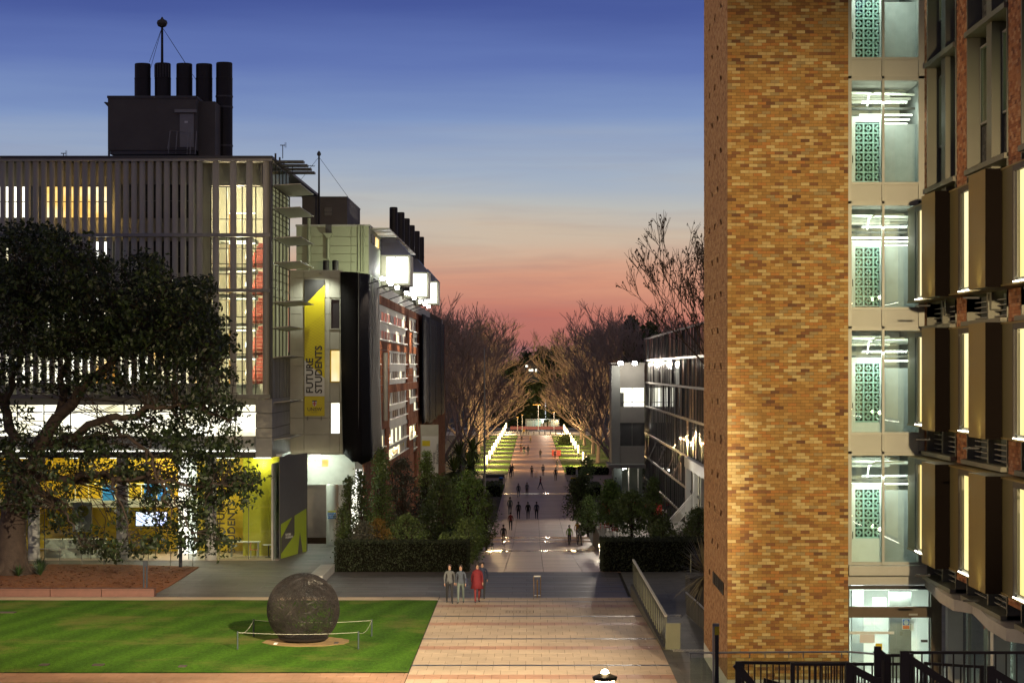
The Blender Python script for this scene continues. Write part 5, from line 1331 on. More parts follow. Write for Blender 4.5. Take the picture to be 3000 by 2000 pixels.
L2((110, 1330), (300, 1230), .3, .2, 0, -3); L2((300, 1230), (520, 1180), .2, .12, -3, -5); L2((520, 1180), (690, 1230), .12, .04, -5, -5)
L2((170, 1220), (210, 960), .25, .12, -1, 1); L2((210, 960), (260, 780), .12, .04, 1, 2); L2((330, 1060), (450, 820), .14, .04, -2, 1)
L2((110, 1400), (330, 1400), .22, .12, 0, -4); L2((330, 1400), (540, 1420), .12, .07, -4, -5); L2((540, 1420), (740, 1420), .08, .03, -5, -5)
L2((300, 1230), (450, 1340), .14, .08, -3, -6); L2((450, 1340), (500, 1520), .08, .03, -6, -6, 9); L2((430, 1320), (560, 1560), .07, .02, -6, -6, 9); L2((330, 1400), (390, 1590), .07, .02, -5, -6, 9)
L2((90, 1420), (190, 1500), .16, .06, 0, -4); L2((190, 1500), (240, 1600), .06, .02, -4, -5); L2((520, 960), (640, 1080), .08, .03, -3, -4)
BL = [(-60, 720, 110, 60, 46), (60, 700, 120, 50, 70), (160, 720, 100, 50, 60), (-40, 850, 130, 90, 90), (120, 830, 130, 90, 110), (270, 790, 70, 45, 40), (260, 900, 120, 80, 100),
      (420, 790, 60, 40, 34), (440, 880, 110, 70, 90), (570, 850, 50, 40, 26), (560, 940, 90, 60, 70), (60, 980, 150, 70, 90), (240, 1000, 130, 55, 70), (410, 990, 120, 60, 80), (560, 1030, 90, 55, 60), (640, 1010, 45, 40, 20), (650, 1110, 40, 40, 16),
      (40, 1100, 110, 50, 34), (-30, 1240, 120, 80, 34), (200, 1120, 110, 40, 26), (360, 1110, 110, 45, 34), (500, 1110, 100, 55, 55), (610, 1190, 80, 50, 48), (690, 1200, 28, 28, 8),
      (480, 1230, 110, 50, 42), (340, 1290, 120, 55, 46), (560, 1290, 110, 55, 60), (670, 1290, 40, 40, 18), (180, 1310, 130, 60, 52), (20, 1360, 120, 70, 60), (120, 1420, 120, 60, 46),
      (300, 1390, 90, 40, 22), (420, 1380, 70, 40, 20), (560, 1380, 70, 45, 30), (650, 1370, 45, 40, 18), (730, 1410, 42, 38, 22), (690, 1450, 45, 35, 16), (590, 1450, 60, 45, 24), (480, 1440, 50, 50, 18),
      (40, 1470, 80, 50, 26), (180, 1520, 60, 40, 18), (260, 1580, 50, 35, 14), (310, 1610, 50, 22, 14), (420, 1600, 70, 25, 16), (500, 1540, 50, 60, 18), (560, 1560, 60, 55, 24), (620, 1590, 55, 40, 18), (580, 1480, 50, 50, 18), (440, 1500, 40, 50, 10), (355, 1500, 30, 40, 7)]
lf = MB()
for x, y, rx, ry, nc_ in BL:
    for _ in range(int(nc_ * (1.9 if 760 < y < 1060 else 1.25))):
        while True:
            u, v = rng.uniform(-1, 1), rng.uniform(-1, 1)
            if u * u + v * v < 1: break
        d = FD + rng.uniform(-8, 6.5) * (.75 if y > 1350 else 1)
        c = P3(x + u * rx, y + v * ry, d)
        if c.z < .5: continue
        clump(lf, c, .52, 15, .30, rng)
        j = min(joints, key=lambda q: (q - c).length_squared)
        if rng.random() < .5: limb(lm, j, c, .03, .01, rng, 4, .25, 4)
place(lm, 'limbs', M['bark'], ft, smooth=True)
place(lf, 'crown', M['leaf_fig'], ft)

def bare_tree_mesh(seed, h, spread, levels=6, buds=0, twig=.02, r0=.36):
    rg = random.Random(seed); mb = MB(); bud = MB()
    def grow(p, d, ln, r, lv):
        n_ = 3 if lv > 3 else 2
        pts = [p]; q = p.copy(); dd = d.copy()
        for i in range(n_):
            dd = (dd + Vector((rg.gauss(0, .13), rg.gauss(0, .13), rg.gauss(.05, .06)))).normalized(); q = q + dd * ln / n_; pts.append(q.copy())
        r1 = max(twig * .7, r * .68)
        mb.tube(pts, [r + (r1 - r) * i / n_ for i in range(n_ + 1)], 7 if lv > 4 else (4 if lv > 2 else 3), cap=False)
        if lv == 0:
            if buds and rg.random() < buds: 
                for _ in range(2): leaf(bud, pts[-1] - Vector((0, 0, rg.uniform(.02, .2))), .16, rg, asp=.8)
            return
        k_ = rg.choice((2, 3, 3)) if lv > 1 else rg.choice((3, 4))
        for i in range(k_):
            at = pts[-1] if i < 2 else pts[rg.randint(1, n_)]
            ax = Vector((rg.gauss(0, 1), rg.gauss(0, 1), rg.gauss(0, .35))).normalized()
            nd = (dd + ax * rg.uniform(.35, .75) * spread + Vector((0, 0, .14))).normalized()
            grow(at, nd, ln * rg.uniform(.62, .86), max(twig, r1 * rg.uniform(.6, .85)), lv - 1)
    tk = MB()
    fork = h * (.16 if levels < 7 else .26)
    tk.tube([(0, 0, -.3), (0, 0, .4), (.1, 0, fork * .6), (.05, .1, fork)], [r0 * 1.5, r0 * 1.05, r0 * .9, r0 * .85], 10)
    for i in range(4 if levels < 7 else 6):
        a = i * 1.57 + rg.uniform(-.4, .4)
        grow(Vector((.05, .1, fork - .2)), Vector((math.cos(a) * .45 * spread, math.sin(a) * .45 * spread, 1)).normalized(), h * (.26 if levels < 7 else .25), r0 * .62, levels)
    for i in range(3 if levels < 7 else 0):
        a = rg.uniform(0, 6.28)
        grow(Vector((.05, .1, fork * rg.uniform(.6, .95))), Vector((math.cos(a), math.sin(a), .55)).normalized(), h * .2, r0 * .35, levels - 1)
    return tk, mb, bud
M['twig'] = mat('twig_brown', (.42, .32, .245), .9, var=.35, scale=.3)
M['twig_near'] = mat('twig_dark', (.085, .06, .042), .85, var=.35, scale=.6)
protos = []
for s in (1, 2, 3):
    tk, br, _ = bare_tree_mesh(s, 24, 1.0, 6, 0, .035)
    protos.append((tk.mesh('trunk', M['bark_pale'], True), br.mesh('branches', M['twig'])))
SPOT = [(-11.5, 305, 'bare plane tree beside the palms, first of the row on that side'), (-10.2, 350, 'bare plane tree just beyond the flagpole'), (-11, 400, None), (-10.2, 450, None), (-10.8, 505, None), (-10.5, 560, None), (-19, 360, None), (-20, 460, None), (-30, 420, None),
        (10.6, 300, 'bare plane tree closest to the stair tower, with a leaning trunk'), (11.6, 352, None), (11, 402, None), (11.5, 452, None), (11, 505, None), (11.4, 560, None), (21, 340, None), (22, 430, None), (31, 390, None)]
for i, (x, d, lab) in enumerate(SPOT):
    g = 'bare trees along the left verge' if x < 0 else 'bare trees along the right verge'
    lab = lab or ('bare winter plane tree in the row along the flagpole side of the mall' if x < 0 else 'bare winter plane tree in the row along the stair tower side of the mall')
    t = thing('bare_plane_tree', lab, 'tree', (x, d, prof(d)), g)
    sc_ = random.Random(i).uniform(.86, 1.02); t.scale = (sc_, sc_, sc_); t.rotation_euler.z = i * 1.7
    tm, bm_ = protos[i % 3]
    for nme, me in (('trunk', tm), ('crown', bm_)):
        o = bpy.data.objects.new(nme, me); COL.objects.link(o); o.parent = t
tk, br, bd = bare_tree_mesh(23, 18.5, .85, 7, .5, .018, .42)
t = thing('bare_tree', 'tall bare tree with seed balls rising behind the brick tower', 'tree', (13.2, 135, -.4)); t.scale = (.76, .76, .96)
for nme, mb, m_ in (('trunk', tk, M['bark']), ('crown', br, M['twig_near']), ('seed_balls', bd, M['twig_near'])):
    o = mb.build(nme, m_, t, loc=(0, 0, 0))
# evergreens and a house with lit windows closing the view
def evergreen(x, ytop, ybase, w, d, label, n=700, s=1.1, m='leaf_dark'):
    zb_ = wz(ybase, d); zt_ = wz(ytop, d); X = wx(x, d); r = w * d / F; rg = random.Random(int(x * 7 + d)); mb = MB()
    t = thing('evergreen_tree', label, 'tree', (X, d, zb_), 'dark evergreens closing the view')
    for _ in range(n):
        v = rg.random() ** .8; a = rg.uniform(0, 6.28); rad = r * (math.sin(min(1, v * 1.15 + .12) * 2.9)) ** .6 * rg.uniform(.55, 1.05) if v < .97 else 0
        c = Vector((X + rad * math.cos(a), d + rad * math.sin(a) * .6, zb_ + (zt_ - zb_) * v))
        clump(mb, c, s * 1.0, 5, s, rg)
    place(MB().tube([(X, d, zb_ - 2), (X, d, zb_ + (zt_ - zb_) * .7)], [.5, .15], 7), 'trunk', M['bark'], t)
    place(mb, 'crown', M[m], t)
for x, yt, yb, w, d in ((1545, 1038, 1250, 34, 720), (1590, 1022, 1250, 42, 740), (1625, 1020, 1250, 38, 760), (1500, 1060, 1250, 40, 715), (1660, 1040, 1250, 40, 715), (1570, 1100, 1255, 40, 700), (1450, 1080, 1260, 50, 705), (1700, 1070, 1260, 50, 705)):
    evergreen(x, yt, yb, w, d, 'dark evergreen tree on the rise beyond the street', 420, 1.5)
for x, yt, w, d, lab in ((1850, 930, 46, 330, 'dark pine standing behind the stair tower'), (1905, 955, 50, 300, 'dark pine leaning over the glass building roof')):
    evergreen(x, yt, wz(0, d) and CY + (H - prof(d)) * F / d, w, d, lab, 420, .8)
hs_ = thing('hillside_house', 'distant house with lit windows among the dark trees', 'house', (wx(1556, 690), 690, wz(1120, 690)))
part('wall', M['int_dark'], hs_, (wx(1535, 690), wx(1580, 690), 690, 700, wz(1120, 690), wz(1066, 690)))
b = MB(); b.prism([(wx(1532, 690), wz(1066, 690)), (wx(1583, 690), wz(1066, 690)), (wx(1558, 690), wz(1052, 690))], 'y', 689, 701); place(b, 'roof', M['black'], hs_)
for x0, x1, y0, y1 in ((1540, 1547, 1069, 1075), (1549, 1562, 1081, 1087), (1568, 1573, 1081, 1089)):
    w = part('window', M['grey_metal'], hs_, (wx(x0, 690) - .06, wx(x1, 690) + .06, 689.9, 689.99, wz(y1, 690) - .06, wz(y0, 690) + .06)); part('pane', M['room_white'], w, (wx(x0, 690), wx(x1, 690), 689.8, 689.89, wz(y1, 690), wz(y0, 690)))

# shrubs and hedges
def shrub(name, label, x, ytop, ybase, hw, d, m='leaf_mid', n=260, s=.16, shape='round', grp=None, cat='shrub'):
    zb_ = max(prof(d), wz(ybase, d)); zt_ = wz(ytop, d); X = wx(x, d); r = hw * d / F; rg = random.Random(int(x * 13 + ytop)); mb = MB(); tk = MB()
    t = thing(name, label, cat, (X, d, zb_), grp); hgt = zt_ - zb_
    for i in range(n):
        v = rg.random(); a = rg.uniform(0, 6.28)
        prf = {'round': math.sin(math.pi * min(.97, .12 + v * .88)) ** .55, 'cone': (1 - v) ** .7 * .9 + .12, 'vase': .35 + .65 * v if v < .8 else 1.6 * (1.02 - v) + .5}[shape]
        lob = 1 + .28 * math.sin(a * 3 + v * 7 + x) + .15 * math.sin(a * 7 + x)
        rad = r * prf * lob * rg.uniform(.45, 1.0)
        c = Vector((X + rad * math.cos(a), d + rad * math.sin(a), zb_ + hgt * v))
        clump(mb, c, s * 1.7, 11, s, rg)
        if i % 9 == 0: limb(tk, (X, d, zb_ + hgt * v * .4), c, .03, .01, rg, 3, .15, 4)
    tk.tube([(X, d, zb_ - .3), (X, d, zb_ + hgt * .75)], [.07 + r * .03, .02], 6)
    place(tk, 'stems', M['bark'], t); place(mb, 'foliage', M[m], t)
    return t
M['leaf_gold'] = mat('leaf_gold', (.22, .13, .02), .5, var=.4, scale=.8, isl=.4)
M['leaf_grey'] = mat('leaf_grey', (.085, .085, .06), .6, var=.4, scale=.8, isl=.4)
for a in ((1003, 1490, 1640, 24, 134, 'leaf_dark', 170, .15, 'cone', 'small dark columnar shrub beside the bright passage'),
          (1022, 1400, 1640, 26, 138, 'leaf_dark', 260, .16, 'cone', 'tall dark columnar shrub in front of the passage lights'),
          (1058, 1378, 1640, 30, 142, 'leaf_dark', 300, .16, 'cone', 'dark pointed shrub against the bright passage doors'),
          (1115, 1320, 1620, 44, 146, 'leaf_mid', 480, .17, 'cone', 'tall pointed conifer in front of the terracotta tiles'),
          (1178, 1345, 1620, 52, 150, 'leaf_grey', 460, .17, 'round', 'large grey brown bush between the two pointed conifers'),
          (1248, 1322, 1620, 42, 156, 'leaf_mid', 460, .17, 'cone', 'pointed conifer in front of the pale banner'),
          (1290, 1398, 1640, 58, 142, 'leaf_dark', 560, .18, 'round', 'broad dark round shrub in the middle of the bed'),
          (1372, 1385, 1640, 56, 150, 'leaf_light', 520, .18, 'round', 'broad lighter green bush next to the mall edge'),
          (1335, 1400, 1640, 40, 160, 'leaf_mid', 320, .18, 'round', 'mid green bush behind the dark round shrub'),
          (1425, 1440, 1600, 30, 170, 'leaf_dark', 240, .16, 'round', 'dark bush overhanging the mall edge'),
          (1110, 1520, 1640, 42, 133, 'leaf_gold', 200, .13, 'round', 'low golden brown bush above the long hedge'),
          (1190, 1510, 1640, 60, 134, 'leaf_mid', 330, .14, 'round', 'soft mid green bush above the long hedge'),
          (1060, 1530, 1640, 40, 132, 'leaf_grey', 180, .14, 'round', 'low grey bush above the long hedge'),
          (1365, 1520, 1650, 40, 134, 'leaf_mid', 240, .14, 'round', 'feathery green bush at the hedge corner'),
          (1700, 1395, 1520, 45, 205, 'leaf_dark', 380, .2, 'round', 'dark green bush beside the yellow topped sign'),
          (1722, 1455, 1560, 34, 185, 'leaf_mid', 260, .18, 'round', 'mid green bush leaning over the mall below the sign'),
          (1790, 1412, 1530, 48, 165, 'leaf_light', 420, .2, 'cone', 'glossy floodlit bush rising above the white railing'),
          (1850, 1440, 1560, 60, 160, 'leaf_mid', 380, .18, 'round', 'wide dark shrub in front of the terrace furniture'),
          (1915, 1400, 1560, 40, 168, 'leaf_mid', 320, .18, 'cone', 'tall slender shrub against the glass building'),
          (1940, 1520, 1590, 40, 150, 'leaf_dark', 220, .15, 'round', 'low dark shrub at the foot of the terrace stair'),
          (2045, 1490, 1590, 40, 140, 'leaf_dark', 260, .15, 'round', 'dark shrub close against the brick tower'),
          (1720, 1340, 1420, 20, 330, 'leaf_light', 120, .3, 'round', 'small bright shrub under the mall lamps'),
          (1660, 1278, 1300, 22, 520, 'leaf_dark', 120, .5, 'round', 'dark shrub on the far verge')):
    shrub('shrub', a[9], *a[:5], m=a[5], n=a[6], s=a[7], shape=a[8])
M['hedge_leaf'] = mat('hedge_leaf', (.016, .024, .007), .7, var=.4, scale=.8, isl=.45)
M['hedge_core'] = mat('hedge_twig_shade', (.006, .006, .003), .95, var=.4, scale=8, spec=.1)  # near-black colour paints the shade among the inner twigs
def hedge(label, x0, x1, y0, y1, z0, h, m='hedge_leaf', dens=330, s=.10, grp=None):
    t = thing('hedge', label, 'hedge', ((x0 + x1) / 2, (y0 + y1) / 2, z0), grp); rg = random.Random(int(x0 * 31 + y0 * 7)); mb = MB()
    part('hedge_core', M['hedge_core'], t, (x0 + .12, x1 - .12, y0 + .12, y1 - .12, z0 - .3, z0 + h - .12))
    def sur(n, f):
        for _ in range(int(n)): leaf(mb, f() + Vector((rg.gauss(0, .035), rg.gauss(0, .035), rg.gauss(0, .035))), s * rg.uniform(.7, 1.4), rg, asp=.6)
    U = rg.uniform
    sur((x1 - x0) * h * dens, lambda: Vector((U(x0, x1), y0 + U(0, .12), z0 + U(0, h))))
    sur((x1 - x0) * (y1 - y0) * dens * .8, lambda: Vector((U(x0, x1), U(y0, y1), z0 + h - U(0, .12))))
    sur((y1 - y0) * h * dens * .8, lambda: Vector((x1 - U(0, .12), U(y0, y1), z0 + U(0, h))))
    sur((y1 - y0) * h * dens * .8, lambda: Vector((x0 + U(0, .12), U(y0, y1), z0 + U(0, h))))
    place(mb, 'foliage', M[m], t); return t
hedge('long clipped hedge facing the cross path on the sphere side', -10.7, -3.45, 129.2, 131.0, 0, 1.62)
for i, (d, h) in enumerate(((132.2, 1.6), (139, 1.6), (146, 1.6), (154, 1.6), (163, 1.5), (174, 1.5), (187, 1.4))):
    hedge(['clipped hedge block', 'second clipped hedge block', 'third clipped hedge block', 'fourth clipped hedge block', 'fifth clipped hedge block', 'sixth clipped hedge block', 'seventh clipped hedge block'][i] + ' stepping down the mall edge from the long hedge', -5.2, -3.75, d, d + 6, prof(d + 3) - .1, h + .4, 'leaf_mid', 60, .13)
hedge('clipped hedge between the railing and the terrace', 3.72, 10.2, 129.2, 132.0, 0, 1.72)
hedge('dark box hedge by the round litter bin', -9.5, -3.8, 288, 300, prof(292), 1.3, 'leaf_dark', 14, .3)
hedge('small box hedge below the yellow topped sign', 4.9, 8.2, 285, 298, prof(290), 1.3, 'leaf_dark', 16, .3)
hedge('low hedge strip along the right verge edge', 4.9, 11.5, 352, 354, prof(352), 1.2, 'leaf_mid', 12, .3)
# strap leaved plants
def spiky(name, label, c, n, ln, w, m, rs, up=(.1, 1.0), cat='plant', grp=None, droop=.5):
    rg = random.Random(rs); mb = MB(); t = thing(name, label, cat, c, grp); c = Vector(c)
    for _ in range(n):
        a = rg.uniform(0, 6.28); e_ = rg.uniform(*up); l_ = ln * rg.uniform(.7, 1.1); d = Vector((math.cos(a) * math.cos(e_), math.sin(a) * math.cos(e_), math.sin(e_))); sd_ = Vector((-math.sin(a), math.cos(a), 0)) * w
        p0 = c; p1 = c + d * l_ * .5; p2 = c + d * l_ + Vector((0, 0, -droop * l_ * math.cos(e_) * rg.uniform(.2, .6)))
        k = len(mb.v)
        for p, q in ((p0, .6), (p1, 1), (p2, .05)): mb.v += [tuple(p - sd_ * q), tuple(p + sd_ * q)]
        mb.f += [(k, k + 1, k + 3, k + 2), (k + 2, k + 3, k + 5, k + 4)]; mb.m += [0, 0]
    place(mb, 'leaves', m, t); return t
M['strap'] = mat('strap_leaf', (.035, .07, .02), .4, var=.3, isl=.4)
M['yucca'] = mat('yucca_leaf', (.15, .13, .075), .5, var=.3, isl=.5)
t = spiky('yucca', 'large spiky yucca leaning out beside the brick tower', (wx(2070, 100), 100, 2.35), 190, 1.75, .035, M['yucca'], 4, (-.9, 1.4), droop=.25)
place(MB().tube([(wx(2070, 100), 100, 0), (wx(2070, 100), 100, 2.4)], [.14, .12], 8), 'stem', M['bark'], t)
for i in range(17):
    y = 1662 + (i * 37 % 30); d = dg(y); x = -10 + (i * 61) % 180
    spiky('strap_plant', 'dark strap leaved clump under the fig tree', (wx(x, d), d, .05), 60, .75, .018, M['strap'], i, (.5, 1.4), grp='strap leaved clumps under the fig tree')
for i, (x, y, d, z) in enumerate(((1345, 1335, 255, 0), (1385, 1320, 262, 0), (1375, 1370, 245, 0), (1330, 1380, 240, 0))):
    t = spiky('cabbage_palm', ['spiky palm head against the bare trees by the banner', 'tallest spiky palm head beside the flagpole', 'low spiky palm with a skirt of dead leaves', 'spiky palm half hidden behind the mid green bush'][i], (wx(x, d), d, wz(y, d)), 130, 2.2, .07, M['leaf_mid'], 30 + i, (-1.0, 1.4), 'palm', droop=.4)
    place(MB().tube([(wx(x, d), d, prof(d)), (wx(x, d), d, wz(y, d))], [.25, .18], 8), 'trunk', M['bark'], t)
# ------------------------------------------------------------------ woven sphere sculpture with rope barrier
rng = random.Random(77)
SPD = 95.6; SX = wx(888.5, SPD); SR = 106 * SPD / F; SZ = SR - .12
M['copper'] = mat('dark_copper', (.034, .029, .026), .45, .5, var=.4, scale=6)
M['copper_in'] = mat('copper_inner', (.02, .015, .012), .7, .3, var=.4, scale=6)
sp = thing('sphere_sculpture', 'dark woven metal sphere sculpture standing on the lawn', 'sculpture', (SX, SPD, 0))
C0 = Vector((SX, SPD, SZ))
def on_sphere(u): return C0 + u * SR
b = MB()
def vein(u, d, ln, r, lv):
    pts = [on_sphere(u)]; n_ = max(2, int(ln / .10))
    for i in range(n_):
        d = (d + u.cross(d) * rng.gauss(0, .16)); d = (d - u * d.dot(u)).normalized()
        u = (u + d * (ln / n_) / SR).normalized(); pts.append(on_sphere(u))
        if lv > 0 and rng.random() < .55:
            s_ = rng.choice((-1, 1)); nd = (d + u.cross(d) * s_ * rng.uniform(.5, 1.0)).normalized()
            vein(u.copy(), nd, ln * rng.uniform(.25, .5), r * .62, lv - 1)
    b.tube(pts, [r * (1 - .5 * i / n_) for i in range(n_ + 1)], 4, cap=False)
pole = Vector((.08, -.38, .92)).normalized()
for k in range(22):
    a = 2 * math.pi * k / 26; t0 = pole.cross(Vector((0, 0, 1))).normalized(); t1 = pole.cross(t0)
    vein(pole.copy(), t0 * math.cos(a) + t1 * math.sin(a), 2.2 + 1.2 * rng.random(), .015, 2)
pole2 = Vector((-.05, -.5, -.86)).normalized()
for k in range(22):
    a = 2 * math.pi * k / 22; t0 = pole2.cross(Vector((1, 0, 0))).normalized(); t1 = pole2.cross(t0)
    vein(pole2.copy(), t0 * math.cos(a) + t1 * math.sin(a), 2.0 + rng.random(), .013, 2)
place(b, 'veins', M['copper'], sp)
b = MB()          # fine mesh between the veins: short wires over the whole surface
for _ in range(1900):
    u = Vector((rng.gauss(0, 1), rng.gauss(0, 1), rng.gauss(0, 1))).normalized(); d = u.cross(Vector((rng.gauss(0, 1), rng.gauss(0, 1), rng.gauss(0, 1)))).normalized()
    l_ = rng.uniform(.10, .24); u2 = (u + d * l_ / SR).normalized()
    b.tube([C0 + u * SR * .995, C0 + u2 * SR * .995], rng.uniform(.005, .008), 3, cap=False)
place(b, 'mesh_wires', M['copper'], sp, kind='stuff')
place(MB().lathe([(.45, 0.0), (.95, .12), (1.02, .2), (.9, .22)], (SX, SPD, .02), 24), 'base_dish', M['copper_in'], sp)
M['sand'] = mat('sand', (.26, .17, .06), .95, var=.4, scale=3, bump=.4)
rg = random.Random(5); pts = []
for k in range(36):
    a = 2 * math.pi * k / 36; r = 1.72 * (1 + .02 * rg.gauss(0, 1)); pts.append((SX + .15 + r * math.cos(a), SPD + r * 1.0 * math.sin(a)))
b = MB(); b.prism(pts, 'z', .0, .052); struct(b.build('sand_ring', M['sand']))
rb = thing('rope_barrier', 'rope strung between four dark posts around the sphere', 'barrier', (SX, SPD - 2.2, .035))
posts = []
for x, yf, yt in ((696, 1903, 1851), (743, 1866, 1815), (1089, 1865, 1816), (1050, 1903, 1851)):
    d = dg(yf); X = wx(x, d); h = (yf - yt) * d / F; posts.append(Vector((X, d, h)))
    place(MB().tube([(X, d, 0), (X, d, h + .04)], .035, 8), 'post', mat('post_green', (.02, .035, .03), .5, var=.1), rb)
M['rope'] = mat('rope', (.42, .42, .32), .9, var=.2, scale=20)
for p, q, sag in ((posts[0], posts[1], .22), (posts[1], posts[2], .1), (posts[2], posts[3], .22), (posts[3], posts[0], .08)):
    pp = [p.lerp(q, i / 10) - Vector((0, 0, sag * 4 * (i / 10) * (1 - i / 10))) for i in range(11)]
    place(MB().tube(pp, .008, 5), 'rope', M['rope'], rb)
# lawn fittings
M['lid'] = mat('lid_plastic', (.06, .045, .035), .7, var=.2)
for i, (x, y, w) in enumerate(((130, 1950, 13), (288, 1950, 16), (535, 1954, 11), (15, 1796, 30), (808, 1888, 5), (985, 1886, 6))):
    d = dg(y); X = wx(x, d); W_ = w * d / F
    tag(part('sprinkler_box', M['lid'] if i != 4 else M['white_paint'], None, (X - W_, X + W_, d - .25, d + .25, .0, .07)), ['small dark valve box lid in the lawn by the beige path', 'wider dark valve box lid in the lawn by the beige path', 'pale edged valve box lid in the lawn nearest the sphere', 'large brown inspection cover in the lawn near the planter wall', 'small pale light box in the sand under the sphere', 'small grey light box at the sand edge by the sphere'][i], 'cover')
# ------------------------------------------------------------------ railings
M['rail_green'] = mat('rail_green', (.20, .21, .14), .45, .3, var=.1)
M['dark_wall'] = mat('dark_wall', (.07, .065, .05), .8, var=.2)
t = thing('ramp_railing', 'pale green metal railing on a low wall beside the beige walk', 'railing', (4.85, 93.3, 0))
A, B_ = Vector((4.72, 115.2, 0)), Vector((5.07, 93.2, 0))
b = MB(); h0, h1 = .58, .10
q = [(A.x, A.y), (B_.x, B_.y)]
v = [(A.x, A.y, 0), (B_.x, B_.y, 0), (B_.x + .28, B_.y, 0), (A.x + .28, A.y, 0), (A.x, A.y, h0), (B_.x, B_.y, h1), (B_.x + .28, B_.y, h1), (A.x + .28, A.y, h0)]
b.v = v; b.f = [(0, 3, 2, 1), (4, 5, 6, 7), (0, 1, 5, 4), (1, 2, 6, 5), (2, 3, 7, 6), (3, 0, 4, 7)]; b.m = [0] * 6
place(b, 'low_wall', M['dark_wall'], t)
n_ = 20
def rtop(t_): return Vector((A.x + .14 + (B_.x - A.x) * t_, A.y + (B_.y - A.y) * t_, 1.72 + (1.28 - 1.72) * t_))
for i in range(n_ + 1):
    t_ = i / n_; p = rtop(t_); zb_ = h0 + (h1 - h0) * t_
    part('baluster', M['rail_green'], t, (p.x - .02, p.x + .02, p.y - .02, p.y + .02, zb_, p.z))
pa, pb = rtop(0), rtop(1)
b = MB(); b.v = [(pa.x - .05, pa.y, pa.z), (pb.x - .05, pb.y, pb.z), (pb.x + .05, pb.y, pb.z), (pa.x + .05, pa.y, pa.z), (pa.x - .05, pa.y, pa.z + .06), (pb.x - .05, pb.y, pb.z + .06), (pb.x + .05, pb.y, pb.z + .06), (pa.x + .05, pa.y, pa.z + .06)]
b.f = [(0, 3, 2, 1), (4, 5, 6, 7), (0, 1, 5, 4), (1, 2, 6, 5), (2, 3, 7, 6), (3, 0, 4, 7)]; b.m = [0] * 6
place(b, 'top_rail', M['concrete_pale'], t)
part('end_panel', M['rail_green'], t, (pb.x - .03, pb.x + .55, pb.y - .1, pb.y - .06, .02, .98)); part('end_rail', M['rail_green'], t, (pb.x - .03, pb.x + .57, pb.y - .12, pb.y - .04, .981, 1.04))
# balustrade on the other side of the ramp
t = thing('ramp_balustrade', 'dark panelled balustrade between the ramp and the brick tower', 'balustrade', (wx(2010, 106), 106, 0))
pts = [(2010, 106.4, 1.0), (2046, 101.5, 1.0), (2078, 97.5, .95), (2125, 92.0, .95)]
for (x0, d0, h0_), (x1, d1, h1_) in zip(pts, pts[1:]):
    for k in range(4):
        f0, f1 = k / 4, (k + 1) / 4 - .02
        a = Vector((wx(x0, d0), d0, 0)).lerp(Vector((wx(x1, d1), d1, 0)), f0); c = Vector((wx(x0, d0), d0, 0)).lerp(Vector((wx(x1, d1), d1, 0)), f1)
        b = MB(); b.prism([(a.x, a.y), (c.x, c.y), (c.x + .05, c.y + .02), (a.x + .05, a.y + .02)], 'z', .05, h0_ - .06); place(b, 'panel', M['dark_wall'], t)
    place(MB().tube([(wx(x0, d0), d0, h0_), (wx(x1, d1), d1, h1_)], .04, 6), 'top_rail', M['grey_metal'], t)
t = thing('planter_box', 'dark raised planter behind the ramp balustrade', 'planter', (wx(2040, 112), 112, 0))
part('planter_side', M['dark_wall'], t, (wx(2012, 112), wx(2120, 112), 110, 113, 0, 1.25)); part('planter_soil', M['soil'], t, (wx(2013, 112), wx(2119, 112), 110.05, 112.95, 1.251, 1.3))
fence('planter_fence', 'short pale green fence behind the spiky yucca', (wx(2024, 113.4), 113.4, .9), (wx(2100, 113.4), 113.4, .9), 1.25, .35, m=M['rail_green'], mid=False)
# tactile strips
M['tactile'] = mat('tactile_pale', (.6, .58, .5), .6, var=.1)
for i, (x0, x1, y) in enumerate(((1947, 2001, 1802), (1972, 2078, 1905))):
    d = dg(y); t = thing('tactile_strip', ['short strip of pale tactile bars beside the railing end', 'longer strip of pale tactile bars near the tower foot'][i], 'tactile strip', (wx(x0, d), d, .003))
    n_ = int((x1 - x0) / 4.2)
    for k in range(n_):
        X = wx(x0 + k * 4.2, d); part('tactile_bar', M['tactile'], t, (X, X + .03, d - .35, d + .35, .002, .02))
# glass balustrade and yellow topped post in front of the tower
M['clear'] = glass('clear_glass', (.85, .9, .86), .1)
GD = 56.0; gx = lambda x: wx(x, GD); gz = lambda y: wz(y, GD)
t = thing('glass_balustrade', 'glass balustrade with pale top rail in front of the brick tower', 'balustrade', (gx(2200), GD, gz(2010)))
for x0, x1 in ((2022, 2195), (2198, 2350), (2353, 2480)): part('pane', M['clear'], t, (gx(x0), gx(x1), GD, GD + .015, gz(2060), gz(1925)))
place(MB().tube([(gx(2019), GD, gz(1911)), (gx(2490), GD, gz(1908)), (gx(2640), GD - 2, gz(1895))], .022, 8), 'top_rail', M['tactile'], t)
for x in (2022, 2195, 2240, 2310, 2352, 2465): part('clamp', M['grey_metal'], t, (gx(x), gx(x) + .02, GD - .02, GD + .03, gz(1926), gz(1912)))
PDp = 54.0; px_ = lambda x: wx(x, PDp); pz_ = lambda y: wz(y, PDp)
t = thing('marker_post', 'dark marker post with a yellow head by the glass balustrade', 'post', (px_(2101), PDp, pz_(2060)))
part('shaft', M['dark_metal'], t, (px_(2095), px_(2106), PDp, PDp + .1, pz_(2060), pz_(1859)))
part('head', M['yellow'], t, (px_(2094), px_(2107), PDp - .01, PDp + .12, pz_(1858.5), pz_(1834)))
part('side_plate', M['cream'], t, (px_(2088), px_(2093.5), PDp + .03, PDp + .12, pz_(2060), pz_(1826)))
part('cap', M['grey_metal'], t, (px_(2088), px_(2107), PDp - .01, PDp + .13, pz_(1833.5), pz_(1826)))
